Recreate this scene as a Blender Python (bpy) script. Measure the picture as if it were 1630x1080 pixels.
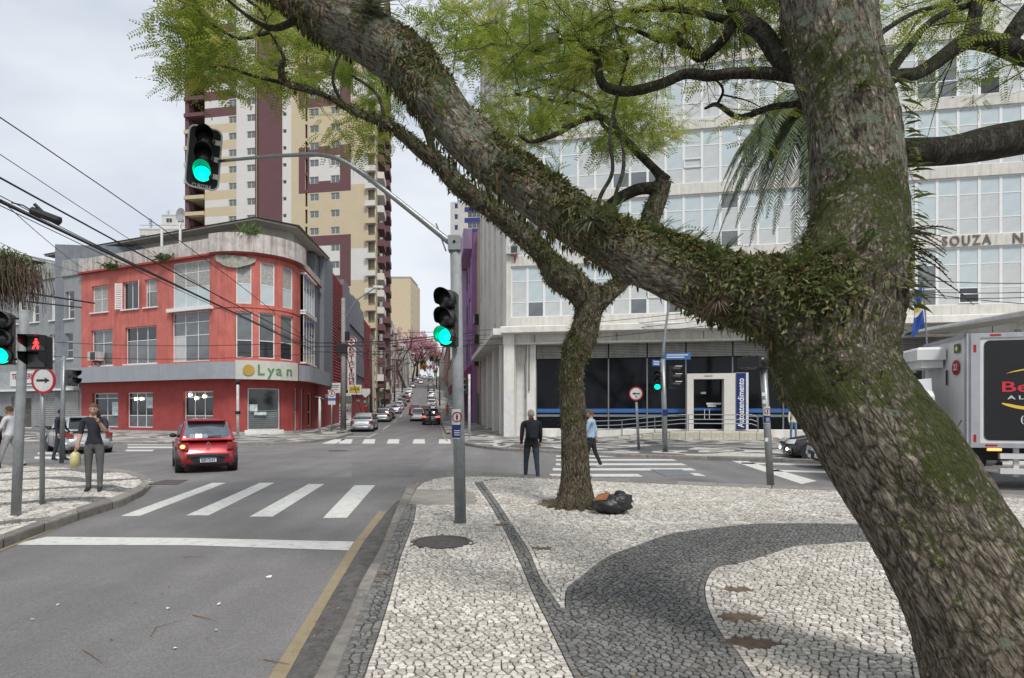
import bpy, math, random
import numpy as np
from mathutils import Vector, Matrix, noise
rad = math.radians
random.seed(11)
for _o in list(bpy.data.objects): bpy.data.objects.remove(_o)
SC = bpy.context.scene
COL = SC.collection
# ------------------------------------------------ camera (eye height 1.7 m, level, lens shifted upwards)
F, CX, HY, H = 950.0, 815.0, 655.0, 1.7
cam = bpy.data.cameras.new('camera'); camo = bpy.data.objects.new('camera', cam); COL.objects.link(camo)
camo.location = (0, 0, H); camo.rotation_euler = (rad(90), 0, 0)
cam.sensor_width = 36; cam.lens = 36 * F / 1630; cam.shift_y = 0.0706; cam.clip_end = 5000; cam.clip_start = .05
SC.camera = camo
# ------------------------------------------------ sky: overcast, Nishita under a cloud layer
SUN_EL, SUN_AZ = 52, 155          # azimuth in degrees, clockwise from +Y
w = bpy.data.worlds.new('World'); SC.world = w; w.use_nodes = True
nt = w.node_tree; nt.nodes.clear()
N = nt.nodes.new; L = nt.links.new
out = N('ShaderNodeOutputWorld'); bg = N('ShaderNodeBackground'); bg.inputs[1].default_value = .077
sky = N('ShaderNodeTexSky'); sky.sky_type = 'NISHITA'; sky.sun_disc = False
sky.sun_elevation = rad(SUN_EL); sky.sun_rotation = rad(SUN_AZ)
tc = N('ShaderNodeTexCoord'); mp = N('ShaderNodeMapping'); mp.inputs['Scale'].default_value = (1.3, 1.3, 3.2)
n1 = N('ShaderNodeTexNoise'); n1.inputs['Scale'].default_value = 1.5; n1.inputs['Detail'].default_value = 7; n1.inputs['Roughness'].default_value = .48; n1.inputs['Distortion'].default_value = .4
rp = N('ShaderNodeValToRGB'); rp.color_ramp.elements[0].position = .41; rp.color_ramp.elements[1].position = .60
rp.color_ramp.elements[0].color = (4.3, 4.7, 5.3, 1); rp.color_ramp.elements[1].color = (5.85, 6.1, 6.42, 1)
mx = N('ShaderNodeMixRGB'); mx.inputs[0].default_value = .93
L(tc.outputs['Generated'], mp.inputs[0]); L(mp.outputs[0], n1.inputs['Vector']); L(n1.outputs['Fac'], rp.inputs[0])
L(sky.outputs[0], mx.inputs[1]); L(rp.outputs[0], mx.inputs[2]); L(mx.outputs[0], bg.inputs[0]); L(bg.outputs[0], out.inputs[0])
sun = bpy.data.lights.new('sun', 'SUN'); sun.energy = 1.5; sun.angle = rad(14); sun.color = (1, .97, .93)
suno = bpy.data.objects.new('sun', sun); COL.objects.link(suno)
_e, _a = rad(SUN_EL), rad(SUN_AZ)
_d = Vector((math.sin(_a) * math.cos(_e), math.cos(_a) * math.cos(_e), math.sin(_e)))
suno.rotation_euler = _d.to_track_quat('Z', 'Y').to_euler()
SC.view_settings.view_transform = 'Standard'; SC.view_settings.look = 'None'
SC.view_settings.exposure = 0.98; SC.view_settings.gamma = 1
SC.render.engine = 'CYCLES'
# ------------------------------------------------ geometry helpers
def P(px, py, Y): return Vector(((px - CX) / F * Y, Y, H - (py - HY) / F * Y))
def G(px, py, z=0.0):
    Y = (H - z) * F / (py - HY); return Vector(((px - CX) / F * Y, Y, z))
SD = Vector((-.1356, .9908, 0)); SR = Vector((.9908, .1356, 0))       # the far street: along, right
_hs = [(-400, 0), (45, 0), (68, .5), (92, 1.4), (130, 3.8), (162, 7.5), (300, 19), (420, 23), (900, 24), (3000, 24)]
def hz(s):
    for (a, za), (b, zb) in zip(_hs, _hs[1:]):
        if s <= b: return za + (zb - za) * (s - a) / (b - a)
    return 24
def S(u, s, z=0.0): return SR * u + SD * s + Vector((0, 0, z + hz(s)))
STREET_RZ = math.atan2(SR.y, SR.x)
class MB:
    """collects faces; every face keeps a material slot"""
    def __init__(s): s.v = []; s.f = []; s.m = []; s.t = []
    def add(s, vs, fs, m=0, t=None):
        b = len(s.v); s.v.extend([tuple(p) for p in vs])
        for f in fs: s.f.append([b + i for i in f]); s.m.append(m); s.t.append(t if t is not None else .5)
    def quad(s, a, b, c, d, m=0): s.add([a, b, c, d], [(0, 1, 2, 3)], m)
    def box(s, x0, y0, z0, x1, y1, z1, m=0, M=None):
        vs = [Vector(p) for p in ((x0,y0,z0),(x1,y0,z0),(x1,y1,z0),(x0,y1,z0),(x0,y0,z1),(x1,y0,z1),(x1,y1,z1),(x0,y1,z1))]
        if M is not None: vs = [M @ p for p in vs]
        s.add(vs, [(0,3,2,1),(4,5,6,7),(0,1,5,4),(1,2,6,5),(2,3,7,6),(3,0,4,7)], m)
    def bev(s, x0, y0, z0, x1, y1, z1, b, m=0, M=None):     # box with chamfered top edge
        r = []
        for z, k in ((z0, 0), (z1 - b, 0), (z1, b)):
            r.append([Vector((x0+k,y0+k,z)), Vector((x1-k,y0+k,z)), Vector((x1-k,y1-k,z)), Vector((x0+k,y1-k,z))])
        vs = [p for q in r for p in q]
        if M is not None: vs = [M @ p for p in vs]
        fs = [(0,3,2,1),(8,9,10,11)]
        for k in (0, 4):
            for i in range(4): j = (i+1) % 4; fs.append((k+i, k+j, k+4+j, k+4+i))
        s.add(vs, fs, m)
    def prism(s, poly, z0, z1, m=0, mt=None):
        n = len(poly); vs = [(p[0], p[1], z0) for p in poly] + [(p[0], p[1], z1) for p in poly]
        s.add(vs, [tuple(range(n))[::-1]] + [(i, (i+1) % n, n+(i+1) % n, n+i) for i in range(n)], m)
        s.add(vs[n:], [tuple(range(n))], m if mt is None else mt)
    def tube(s, pts, rs, n=8, m=0, cap=True):
        pts = [Vector(p) for p in pts]
        if not hasattr(rs, '__len__'): rs = [rs] * len(pts)
        vs = []; up = None
        for i, p in enumerate(pts):
            d = (pts[min(i+1, len(pts)-1)] - pts[max(i-1, 0)])
            if d.length < 1e-9: d = Vector((0, 0, 1))
            d.normalize()
            if up is None: up = Vector((1, 0, 0)) if abs(d.x) < .8 else Vector((0, 1, 0))
            a = (up - d * up.dot(d)).normalized(); up = a; b = d.cross(a)
            for k in range(n):
                t = 2*math.pi*k/n; vs.append(p + (a*math.cos(t) + b*math.sin(t)) * rs[i])
        fs = []
        for i in range(len(pts)-1):
            for k in range(n): j = (k+1) % n; fs.append((i*n+k, i*n+j, (i+1)*n+j, (i+1)*n+k))
        if cap: fs.append(tuple(range(n))[::-1]); fs.append(tuple(range((len(pts)-1)*n, len(pts)*n)))
        s.add(vs, fs, m)
    def cyl(s, a, b, r, n=12, m=0, r2=None): s.tube([a, b], [r, r if r2 is None else r2], n, m)
    def ball(s, c, r, n=10, m=0, sc=(1, 1, 1)):
        vs = []; k = n // 2 + 1
        for i in range(k + 1):
            th = math.pi * i / k
            for j in range(n):
                ph = 2*math.pi*j/n; vs.append((c[0]+r*sc[0]*math.sin(th)*math.cos(ph), c[1]+r*sc[1]*math.sin(th)*math.sin(ph), c[2]+r*sc[2]*math.cos(th)))
        s.add(vs, [(i*n+j, (i+1)*n+j, (i+1)*n+(j+1) % n, i*n+(j+1) % n) for i in range(k) for j in range(n)], m)
    def mesh(s, name, mats, smooth=False, tint=False):
        me = bpy.data.meshes.new(name); me.from_pydata(s.v, [], s.f)
        for m in (mats if isinstance(mats, (list, tuple)) else [mats]): me.materials.append(m)
        if len(me.polygons) == len(s.m):
            me.polygons.foreach_set('material_index', s.m)
        if smooth: me.polygons.foreach_set('use_smooth', [True] * len(me.polygons))
        if tint:
            at = me.attributes.new('tint', 'FLOAT', 'FACE'); at.data.foreach_set('value', s.t)
        me.update(); return me
    def build(s, name, mats, parent=None, smooth=False, loc=None, rz=0, tint=False):
        return link(name, s.mesh(name, mats, smooth, tint), parent, loc, rz)
def link(name, data, parent=None, loc=None, rz=0):
    o = bpy.data.objects.new(name, data); COL.objects.link(o)
    if parent is not None: o.parent = parent
    if loc is not None: o.location = loc
    if rz: o.rotation_euler = (0, 0, rz)
    return o
def tag(o, label=None, cat=None, group=None, kind=None):
    if label: o['label'] = label
    if cat: o['category'] = cat
    if group: o['group'] = group
    if kind: o['kind'] = kind
    return o
def thing(name, label, cat, loc=(0, 0, 0), rz=0, group=None):
    o = bpy.data.objects.new(name, None); COL.objects.link(o); o.location = loc; o.rotation_euler = (0, 0, rz)
    o.empty_display_size = .1
    return tag(o, label, cat, group)
def copy_tree(o, parent=None):
    c = o.copy(); COL.objects.link(c); c.parent = parent
    for ch in KIDS(o): copy_tree(ch, c)
    return c
def KIDS(o): return [c for c in COL.objects if c.parent == o]
def dup(root, loc, rz, label, group=None):
    kids = list(root.children_recursive)
    new = {root: root.copy()}
    for k in kids: new[k] = k.copy()
    for k, c in new.items():
        COL.objects.link(c)
        if k is not root: c.parent = new[k.parent]
    r = new[root]; r.location = loc; r.rotation_euler = (0, 0, rz); r['label'] = label
    if group: r['group'] = group
    return r
def spline(pts, n):                   # Catmull-Rom through tuples of any length
    pts = [np.array(p, float) for p in pts]; q = [2*pts[0]-pts[1]] + pts + [2*pts[-1]-pts[-2]]; o = []
    for i in range(1, len(q)-2):
        for k in range(n):
            t = k/n; a, b, c, d = q[i-1:i+3]
            o.append(.5*((2*b)+(c-a)*t+(2*a-5*b+4*c-d)*t*t+(3*b-a-3*c+d)*t**3))
    o.append(pts[-1]); return o
def inpoly(x, y, poly):
    c = False; j = len(poly)-1
    for i in range(len(poly)):
        xi, yi = poly[i][0], poly[i][1]; xj, yj = poly[j][0], poly[j][1]
        if (yi > y) != (yj > y) and x < (xj-xi)*(y-yi)/(yj-yi)+xi: c = not c
        j = i
    return c
_fc = {}
def text(s, size, m, parent, M, name='lettering', depth=.004, width=None, spacing=1.0):
    cu = bpy.data.curves.new('t', 'FONT'); cu.body = s; cu.size = size; cu.extrude = depth; cu.align_x = 'CENTER'; cu.align_y = 'CENTER'; cu.space_character = spacing
    cu.resolution_u = 3; cu.offset = size * .012
    to = bpy.data.objects.new('t', cu); COL.objects.link(to); bpy.context.view_layer.update()
    me = bpy.data.meshes.new_from_object(to.evaluated_get(bpy.context.evaluated_depsgraph_get()))
    bpy.data.objects.remove(to); me.materials.clear(); me.materials.append(m)
    if width:
        xs = [v.co.x for v in me.vertices]; k = width / (max(xs)-min(xs))
        for v in me.vertices: v.co.x *= k
    o = link(name, me, parent); o.matrix_local = M; return o
def FRONT(x, y, z): return Matrix.Translation((x, y, z)) @ Matrix.Rotation(rad(90), 4, 'X')     # readable from -Y
# ------------------------------------------------ materials
MATS = {}
def mat(name, col, rough=.8, var=.18, scale=2.5, bump=0., bscale=60., metal=0., streak=0., emit=0., spec=.4, tint=0., stain=None, coat=0.):
    if name in MATS: return MATS[name]
    m = bpy.data.materials.new(name); m.use_nodes = True; t = m.node_tree; b = t.nodes['Principled BSDF']
    N = t.nodes.new; L = t.links.new
    b.inputs['Roughness'].default_value = rough; b.inputs['Metallic'].default_value = metal; b.inputs['Specular IOR Level'].default_value = spec
    b.inputs['Coat Weight'].default_value = coat; b.inputs['Coat Roughness'].default_value = .06
    tc = N('ShaderNodeTexCoord'); ns = N('ShaderNodeTexNoise'); ns.inputs['Scale'].default_value = scale; ns.inputs['Detail'].default_value = 6; ns.inputs['Roughness'].default_value = .65
    L(tc.outputs['Object'], ns.inputs['Vector'])
    rmp = N('ShaderNodeMapRange'); rmp.inputs[1].default_value = .3; rmp.inputs[2].default_value = .7; rmp.inputs[3].default_value = 1-var; rmp.inputs[4].default_value = 1+var*.7
    L(ns.outputs['Fac'], rmp.inputs[0])
    mul = N('ShaderNodeMixRGB'); mul.blend_type = 'MULTIPLY'; mul.inputs[0].default_value = 1; mul.inputs[1].default_value = (*col, 1)
    L(rmp.outputs[0], mul.inputs[2]); last = mul.outputs[0]
    if streak:
        mp = N('ShaderNodeMapping'); mp.inputs['Scale'].default_value = (2.2, 2.2, .16); n2 = N('ShaderNodeTexNoise'); n2.inputs['Scale'].default_value = 1.6; n2.inputs['Detail'].default_value = 8; n2.inputs['Roughness'].default_value = .7
        L(tc.outputs['Object'], mp.inputs[0]); L(mp.outputs[0], n2.inputs['Vector'])
        r2 = N('ShaderNodeMapRange'); r2.inputs[1].default_value = .48; r2.inputs[2].default_value = .72; r2.inputs[3].default_value = 0; r2.inputs[4].default_value = streak
        L(n2.outputs['Fac'], r2.inputs[0]); mm = N('ShaderNodeMixRGB'); mm.inputs[2].default_value = (*(stain or (.05, .045, .04)), 1)
        L(r2.outputs[0], mm.inputs[0]); L(last, mm.inputs[1]); last = mm.outputs[0]
    if tint:
        at = N('ShaderNodeAttribute'); at.attribute_name = 'tint'; r3 = N('ShaderNodeMapRange'); r3.inputs[3].default_value = 1-tint; r3.inputs[4].default_value = 1+tint*.6
        L(at.outputs['Fac'], r3.inputs[0]); m3 = N('ShaderNodeMixRGB'); m3.blend_type = 'MULTIPLY'; m3.inputs[0].default_value = 1
        L(last, m3.inputs[1]); L(r3.outputs[0], m3.inputs[2]); last = m3.outputs[0]
    L(last, b.inputs['Base Color'])
    if emit: L(last, b.inputs['Emission Color']); b.inputs['Emission Strength'].default_value = emit
    if bump:
        nb = N('ShaderNodeTexNoise'); nb.inputs['Scale'].default_value = bscale; nb.inputs['Detail'].default_value = 5; L(tc.outputs['Object'], nb.inputs['Vector'])
        bp = N('ShaderNodeBump'); bp.inputs['Strength'].default_value = bump; bp.inputs['Distance'].default_value = .02; L(nb.outputs['Fac'], bp.inputs['Height']); L(bp.outputs[0], b.inputs['Normal'])
        rr = N('ShaderNodeMapRange'); rr.inputs[3].default_value = max(0, rough-.12); rr.inputs[4].default_value = min(1, rough+.12); L(nb.outputs['Fac'], rr.inputs[0]); L(rr.outputs[0], b.inputs['Roughness'])
    MATS[name] = m; return m
GLASS = mat('dark_glass', (.02, .024, .028), .06, .5, .8, spec=.9)
GLASS2 = mat('grey_glass', (.14, .155, .16), .08, .45, .7, spec=.9)
GLASSB = mat('bank_glass', (.006, .007, .009), .07, .5, 1.2, spec=.22)
CARGLASS = mat('car_glass', (.015, .018, .02), .04, .3, 2, spec=.9, coat=.5)
BLIND = mat('pale_blind', (.50, .52, .51), .35, .12, 1.5, spec=.6)
BLINDB = mat('frosted_blue_pane', (.47, .54, .55), .3, .12, 1.2, spec=.6)
BLINDW = mat('white_blind', (.60, .61, .58), .5, .12, 1.5)
CURTAIN = mat('curtain', (.36, .36, .34), .6, .5, 9)
WFRAME = mat('white_frame', (.72, .72, .70), .5, .12, 8)
STEEL = mat('galvanised_steel', (.28, .30, .30), .42, .2, 6, bump=.15, bscale=30, metal=.55, streak=.25, stain=(.12, .11, .10))
BLACKP = mat('black_plastic', (.012, .012, .013), .32, .2, 20)
RUBBER = mat('tyre_rubber', (.016, .016, .017), .85, .2, 20, bump=.2)
ALLOY = mat('wheel_alloy', (.35, .36, .37), .3, .1, 20, metal=.8)
CABLE = mat('cable_black', (.015, .015, .016), .6, .1, 4)
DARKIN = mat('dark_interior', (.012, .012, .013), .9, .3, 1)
CONC = mat('concrete', (.33, .32, .30), .88, .2, 1.2, bump=.4, bscale=25, streak=.4)
# ================================================ GROUND
ASPH = mat('asphalt', (.190, .182, .179), .85, .16, .55, bump=.55, bscale=110)
def asphalt_detail(m):
    t = m.node_tree; b = t.nodes['Principled BSDF']; N = t.nodes.new; L = t.links.new
    src = b.inputs['Base Color'].links[0].from_socket; tc = N('ShaderNodeTexCoord')
    v = N('ShaderNodeTexVoronoi'); v.inputs['Scale'].default_value = 95; L(tc.outputs['Object'], v.inputs['Vector'])
    r = N('ShaderNodeMapRange'); r.inputs[1].default_value = 0; r.inputs[2].default_value = 1; r.inputs[3].default_value = .72; r.inputs[4].default_value = 1.35
    L(v.outputs['Color'], r.inputs[0]); mm = N('ShaderNodeMixRGB'); mm.blend_type = 'MULTIPLY'; mm.inputs[0].default_value = 1; L(src, mm.inputs[1]); L(r.outputs[0], mm.inputs[2])
    mp = N('ShaderNodeMapping'); mp.inputs['Rotation'].default_value = (0, 0, rad(8)); mp.inputs['Scale'].default_value = (1.4, .08, 1)
    n = N('ShaderNodeTexNoise'); n.inputs['Scale'].default_value = 1; n.inputs['Detail'].default_value = 5; L(tc.outputs['Object'], mp.inputs[0]); L(mp.outputs[0], n.inputs['Vector'])
    r2 = N('ShaderNodeMapRange'); r2.inputs[1].default_value = .35; r2.inputs[2].default_value = .7; r2.inputs[3].default_value = .86; r2.inputs[4].default_value = 1.12; L(n.outputs['Fac'], r2.inputs[0])
    m2 = N('ShaderNodeMixRGB'); m2.blend_type = 'MULTIPLY'; m2.inputs[0].default_value = 1; L(mm.outputs[0], m2.inputs[1]); L(r2.outputs[0], m2.inputs[2]); L(m2.outputs[0], b.inputs['Base Color'])
asphalt_detail(ASPH)
EARTH = mat('city_ground', (.16, .155, .14), .95, .3, .05)
GROUT = mat('sandy_grout', (.12, .098, .074), .95, .35, 6, bump=.8, bscale=80)
GRANITE = mat('granite_kerb', (.24, .22, .20), .85, .3, 7, bump=.6, bscale=70, tint=.25)
WHITES = mat('white_limestone', (.62, .585, .525), .62, .22, 9, bump=.35, bscale=60, tint=.42)
BLACKS = mat('black_basalt', (.168, .167, .162), .6, .3, 9, bump=.35, bscale=60, tint=.45)
PAINT = mat('road_paint_white', (.60, .60, .56), .7, .14, 7, bump=.4, bscale=90)
YELLOW = mat('road_paint_yellow', (.33, .26, .155), .8, .35, 6, bump=.5, bscale=70)
def paint_wear(m, road=(.15, .145, .142), lo=.54, hi=.68):
    t = m.node_tree; b = t.nodes['Principled BSDF']; N = t.nodes.new; L = t.links.new
    src = b.inputs['Base Color'].links[0].from_socket; tc = N('ShaderNodeTexCoord')
    n = N('ShaderNodeTexNoise'); n.inputs['Scale'].default_value = 6; n.inputs['Detail'].default_value = 10; n.inputs['Roughness'].default_value = .75; L(tc.outputs['Object'], n.inputs['Vector'])
    r = N('ShaderNodeMapRange'); r.inputs[1].default_value = lo; r.inputs[2].default_value = hi; r.inputs[4].default_value = .75; L(n.outputs['Fac'], r.inputs[0])
    mm = N('ShaderNodeMixRGB'); mm.inputs[2].default_value = (*road, 1); L(r.outputs[0], mm.inputs[0]); L(src, mm.inputs[1]); L(mm.outputs[0], b.inputs['Base Color'])
paint_wear(PAINT); paint_wear(YELLOW, lo=.44, hi=.72)
def ground_dirt(m, tan, amt):
    t = m.node_tree; b = t.nodes['Principled BSDF']; N = t.nodes.new; L = t.links.new
    src = b.inputs['Base Color'].links[0].from_socket; g = N('ShaderNodeNewGeometry')
    n = N('ShaderNodeTexNoise'); n.inputs['Scale'].default_value = .9; n.inputs['Detail'].default_value = 8; n.inputs['Roughness'].default_value = .68; L(g.outputs['Position'], n.inputs['Vector'])
    r = N('ShaderNodeMapRange'); r.inputs[1].default_value = .38; r.inputs[2].default_value = .72; r.inputs[4].default_value = amt; L(n.outputs['Fac'], r.inputs[0])
    mm = N('ShaderNodeMixRGB'); mm.inputs[2].default_value = (*tan, 1); L(r.outputs[0], mm.inputs[0]); L(src, mm.inputs[1]); L(mm.outputs[0], b.inputs['Base Color'])
ground_dirt(WHITES, (.34, .30, .25), .68); ground_dirt(BLACKS, (.19, .175, .15), .5); ground_dirt(ASPH, (.13, .124, .12), .45)
ASPH2 = mat('asphalt_patch', (.165, .158, .156), .85, .2, 1.5, bump=.6, bscale=110)
# terrain sheet: flat round the crossing, climbing with the far street
def street_sheet(name, u0, u1, ss, z, m, nu=1):
    b = MB(); rows = [[S(u0+(u1-u0)*k/nu, s, z) for k in range(nu+1)] for s in ss]
    for a, c in zip(rows, rows[1:]):
        for k in range(nu): b.quad(a[k], a[k+1], c[k+1], c[k])
    return b.build(name, m)
SS = [-300, -100, -20, 0, 20, 40, 45, 55, 68, 80, 92, 110, 130, 145, 162, 200, 240, 300, 420, 900, 3000]
tag(street_sheet('ground', -2500, 2500, SS, -.03, EARTH), kind='structure')
road = tag(street_sheet('road', -90, 90, [-60, -20, 0, 20, 40, 45], 0, ASPH), kind='structure')
road2 = tag(street_sheet('road', -6.6, 1.3, [45, 55, 68, 80, 92, 110, 130, 145, 162, 200, 240, 300, 420, 700], 0, ASPH), kind='structure')
def marking(name, pts, z=.004, m=None, parent=road):
    z = z+.003*(m is YELLOW); b = MB(); b.add([(p[0], p[1], z) for p in pts], [tuple(range(len(pts)))]); return b.build(name, m or PAINT, parent)
for q in (((192,822),(222,822),(360,769),(338,769)), ((296,821),(332,821),(437,769),(414,769)), ((397,823),(434,823),(516,771),(491,771)), ((514,825),(552,825),(597,773),(564,773))):
    marking('crosswalk_stripe', [G(*p) for p in q])
marking('stop_line', [G(*p) for p in ((15,868),(300,868.5),(560,877),(571,863),(300,857),(75,855))])
marking('yellow_kerb_line', [G(*p) for p in ((365,1180),(428,1080),(500,966),(560,868),(604,814),(616,815),(580,862),(527,950),(455,1080),(398,1180))], m=YELLOW)
marking('yellow_kerb_line', [G(*p) for p in ((0,874),(80,841),(200,797),(203,799),(90,842),(0,879))], m=YELLOW)
for x in (561,595,631,669,707):       # crossing of the far street
    k = (x-685)/50.; x0 = x+ (k*3)
    marking('crosswalk_stripe', [G(x0-11+k*1.5, 706.5), G(x0+9+k*1.5, 706.5), G(x0+8, 699.5), G(x0-9, 699.5)])
marking('crosswalk_stripe', [G(512,706.5), G(534,706.5), G(550,699.5), G(532,699.5)])
for x in (455, 415):
    marking('crosswalk_stripe', [G(x,706.3), G(x+18,706.3), G(x+30,701.5), G(x+14,701.5)])
for i, (x0, x1, y, h) in enumerate(((885,1040,720.6,1.6),(885,1055,726.5,2),(885,1075,732.5,2.4),(885,1090,739.5,3),(880,1105,747.5,3.6),(875,1020,757,4.2))):   # crossing of the cross street
    marking('crosswalk_stripe', [G(x0,y+h/2), G(x1+4,y+h/2), G(x1-5,y-h/2), G(x0,y-h/2)])
marking('crosswalk_stripe', [G(1098,757), G(1125,758.5), G(1112,754), G(1085,752.5)])
for y0, h, a, b_ in ((708,2.2,203,282),(712.5,2.4,203,276),(717.5,2.6,200,242),(722,3,60,118),(729,3.4,55,118)):   # crossing on the left
    marking('crosswalk_stripe', [G(a,y0+h/2), G(b_,y0+h/2), G(b_+4,y0-h/2), G(a,y0-h/2)])
marking('stop_line', [G(1156,731), G(1172,729.5), G(1300,766), G(1276,771)])
marking('lane_line', [G(1180,738.6), G(1180,736.6), G(1420,742), G(1420,744.5)])
marking('lane_line', [G(1225,750.6), G(1225,748), G(1420,754), G(1420,757)])
for q in (((560,760),(655,760),(690,728),(560,735)), ((300,735),(520,728),(500,722),(330,726))):
    marking('asphalt_patch', [G(*p) for p in q], .002, ASPH2)
def sline(u, s0, s1, w=.1, m=None, par=road2, name='lane_line'):
    b = MB(); n = max(1, int((s1-s0)/8))
    for i in range(n):
        a = s0+(s1-s0)*i/n; c = s0+(s1-s0)*(i+1)/n; b.quad(S(u-w/2, a, .006), S(u+w/2, a, .006), S(u+w/2, c, .006), S(u-w/2, c, .006))
    b.build(name, m or PAINT, par)
sline(-4.0, 39, 46); sline(-4.0, 52, 60); sline(-4.0, 66, 73); sline(-4, 80, 87)
sline(.95, 34, 75, .12, YELLOW, name='yellow_kerb_line')
b = MB(); b.quad(S(-6.1,41,.006), S(-4.2,41,.006), S(-4.2,41.6,.006), S(-6.1,41.6,.006)); b.build('parking_line', PAINT, road2)
# ---- stone mosaic -----------------------------------------------------------
def voronoi_cells(seeds, R):
    """seeds: (n,2) array -> list of convex polygons (lists of xy)"""
    n = len(seeds); cell = R; grid = {}
    for i, (x, y) in enumerate(seeds): grid.setdefault((int(x//cell), int(y//cell)), []).append(i)
    out = []
    for i in range(n):
        x, y = seeds[i]; gx, gy = int(x//cell), int(y//cell)
        nb = []
        for a in (-1, 0, 1):
            for c in (-1, 0, 1): nb += grid.get((gx+a, gy+c), ())
        nb = [(( seeds[j][0]-x)**2 + (seeds[j][1]-y)**2, j) for j in nb if j != i]; nb.sort()
        r = R*.8; poly = [(-r, -r), (r, -r), (r, r), (-r, r)]
        for d2, j in nb[:16]:
            dx = seeds[j][0]-x; dy = seeds[j][1]-y; c0 = d2/2
            if c0/math.sqrt(d2) > r*1.42: break
            new = []; m = len(poly)
            for k in range(m):
                p = poly[k]; q = poly[(k+1) % m]; dp = p[0]*dx+p[1]*dy-c0; dq = q[0]*dx+q[1]*dy-c0
                if dp <= 0: new.append(p)
                if (dp < 0) != (dq < 0) and dp != dq:
                    t = dp/(dp-dq); new.append((p[0]+(q[0]-p[0])*t, p[1]+(q[1]-p[1])*t))
            poly = new
            if len(poly) < 3: break
        out.append(poly)
    return out
def stone(mb, cx, cy, poly, z, gap, m, rnd):
    # inset and low crown: outer ring down in the joint, upper ring, flat top
    n = len(poly)
    if n < 3: return False
    mr = sum(math.hypot(*p) for p in poly)/n
    if mr < gap*1.6: return False
    # merge tiny edges
    q = [p for k, p in enumerate(poly) if math.hypot(p[0]-poly[k-1][0], p[1]-poly[k-1][1]) > gap*.7]
    if len(q) < 3: return False
    n = len(q); k1 = 1-gap/mr; k2 = 1-gap*2.0/mr
    tx, ty = rnd.uniform(-.06, .06), rnd.uniform(-.06, .06); dz = rnd.uniform(-.003, .004)
    vs = []
    for k, dzz in ((k1, -.018), (k1, -.003), (k2, 0)):
        for p in q: vs.append((cx+p[0]*k, cy+p[1]*k, z+dz+dzz+(p[0]*tx+p[1]*ty)*(dzz > -.01)))
    fs = []
    for r in (0, n):
        for i in range(n): j = (i+1) % n; fs.append((r+i, r+j, r+n+j, r+n+i))
    fs.append(tuple(range(2*n, 3*n)))
    mb.add(vs, fs, m, rnd.random()); return True
def densify(line, step):
    o = [Vector(line[0][:2])]
    for a, b_ in zip(line, line[1:]):
        a = Vector(a[:2]); b_ = Vector(b_[:2]); n = max(1, round((b_-a).length/step))
        o += [a+(b_-a)*k/n for k in range(1, n+1)]
    return o
def mosaic(region, blacks, edges, size, z, rnd, holes=(), jit=.36, flow=None):
    """seeds on a jittered lattice, mirrored pairs along colour edges so those edges stay crisp"""
    xs = [p[0] for p in region]; ys = [p[1] for p in region]
    near = {}; seeds = []; cols = []
    for e in edges:
        pts = densify(e, size*.9)
        for a, b_ in zip(pts, pts[1:]):
            c = (a+b_)/2; d = (b_-a)
            if d.length < 1e-6: continue
            nrm = Vector((-d.y, d.x)).normalized()*size*.46
            for sgn in (1, -1):
                p = c+nrm*sgn
                key = (int(p.x//(size*1)), int(p.y//(size*1)))
                near.setdefault(key, []).append(p); seeds.append((p.x, p.y))
    ny = int((max(ys)-min(ys))/size/.9)+1; nx = int((max(xs)-min(xs))/size/1.12)+1
    for j in range(ny):
        for i in range(nx):
            x = min(xs)+(i+.5*(j % 2)+rnd.uniform(-jit, jit))*size*1.12; y = min(ys)+(j+rnd.uniform(-jit, jit))*size*.9
            if not inpoly(x, y, region): continue
            kx, ky = int(x//size), int(y//size); bad = False
            for a in (-1, 0, 1):
                for c in (-1, 0, 1):
                    for p in near.get((kx+a, ky+c), ()):
                        if (p.x-x)**2+(p.y-y)**2 < (size*.72)**2: bad = True
            if not bad: seeds.append((x, y))
    seeds = [s for s in seeds if inpoly(s[0], s[1], region)]
    cells = voronoi_cells(seeds, size*2.4)
    res = []
    for (x, y), c in zip(seeds, cells):
        if rnd.random() < .004: continue
        if any(((x-h[0])/h[2])**2+((y-h[1])/h[3])**2 < rnd.uniform(.75, 1.25) for h in holes): continue
        res.append((x, y, c, any(inpoly(x, y, b_) for b_ in blacks)))
    return res
ZS = .11
def GS(px, py): return G(px, py, ZS)
L1 = [GS(*p) for p in ((446,1260),(520,1140),(578,1080),(602,1010),(620,953),(637,887),(658,833),(662,807))]      # black border band | white
# kerb polylines
K_out = [GS(*p) for p in ((392,1260),(448,1160),(497,1080),(543,993),(573,927),(602,877),(617,843),(633,803),(640,790),(648,775),(660,764),(680,756),(710,752),(760,752.5),(860,756.5),(1000,763.5),(1150,770),(1330,776.5),(1500,783),(1700,791),(1900,800))]
K_in = [GS(*p) for p in ((440,1260),(492,1160),(535,1080),(567,993),(595,927),(615,880),(633,837),(647,807),(654,793),(661,780),(672,770),(690,763),(715,759),(762,758.5),(860,761.5),(1000,768.5),(1150,775),(1330,781.5),(1500,788),(1700,796),(1900,805))]
side = tag(MB().build('sidewalk', GROUT), kind='structure')
bs = MB(); poly = [(p.x, p.y) for p in K_in] + [(K_in[-1].x+2, .6), (K_in[0].x+.25, .6)]
bs.prism(poly, -.03, ZS-.016); side.data = bs.mesh('sidewalk', GROUT)
NB_L = [(755,768),(767,785),(780,803),(797,833),(813,863),(833,907),(850,947),(870,987),(890,1030),(915,1080),(965,1180),(1000,1260)]
NB_R = [(803,761.5),(773,764),(770,770),(780,783),(797,807),(820,843),(840,873),(860,920),(877,945),(893,967)]
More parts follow.
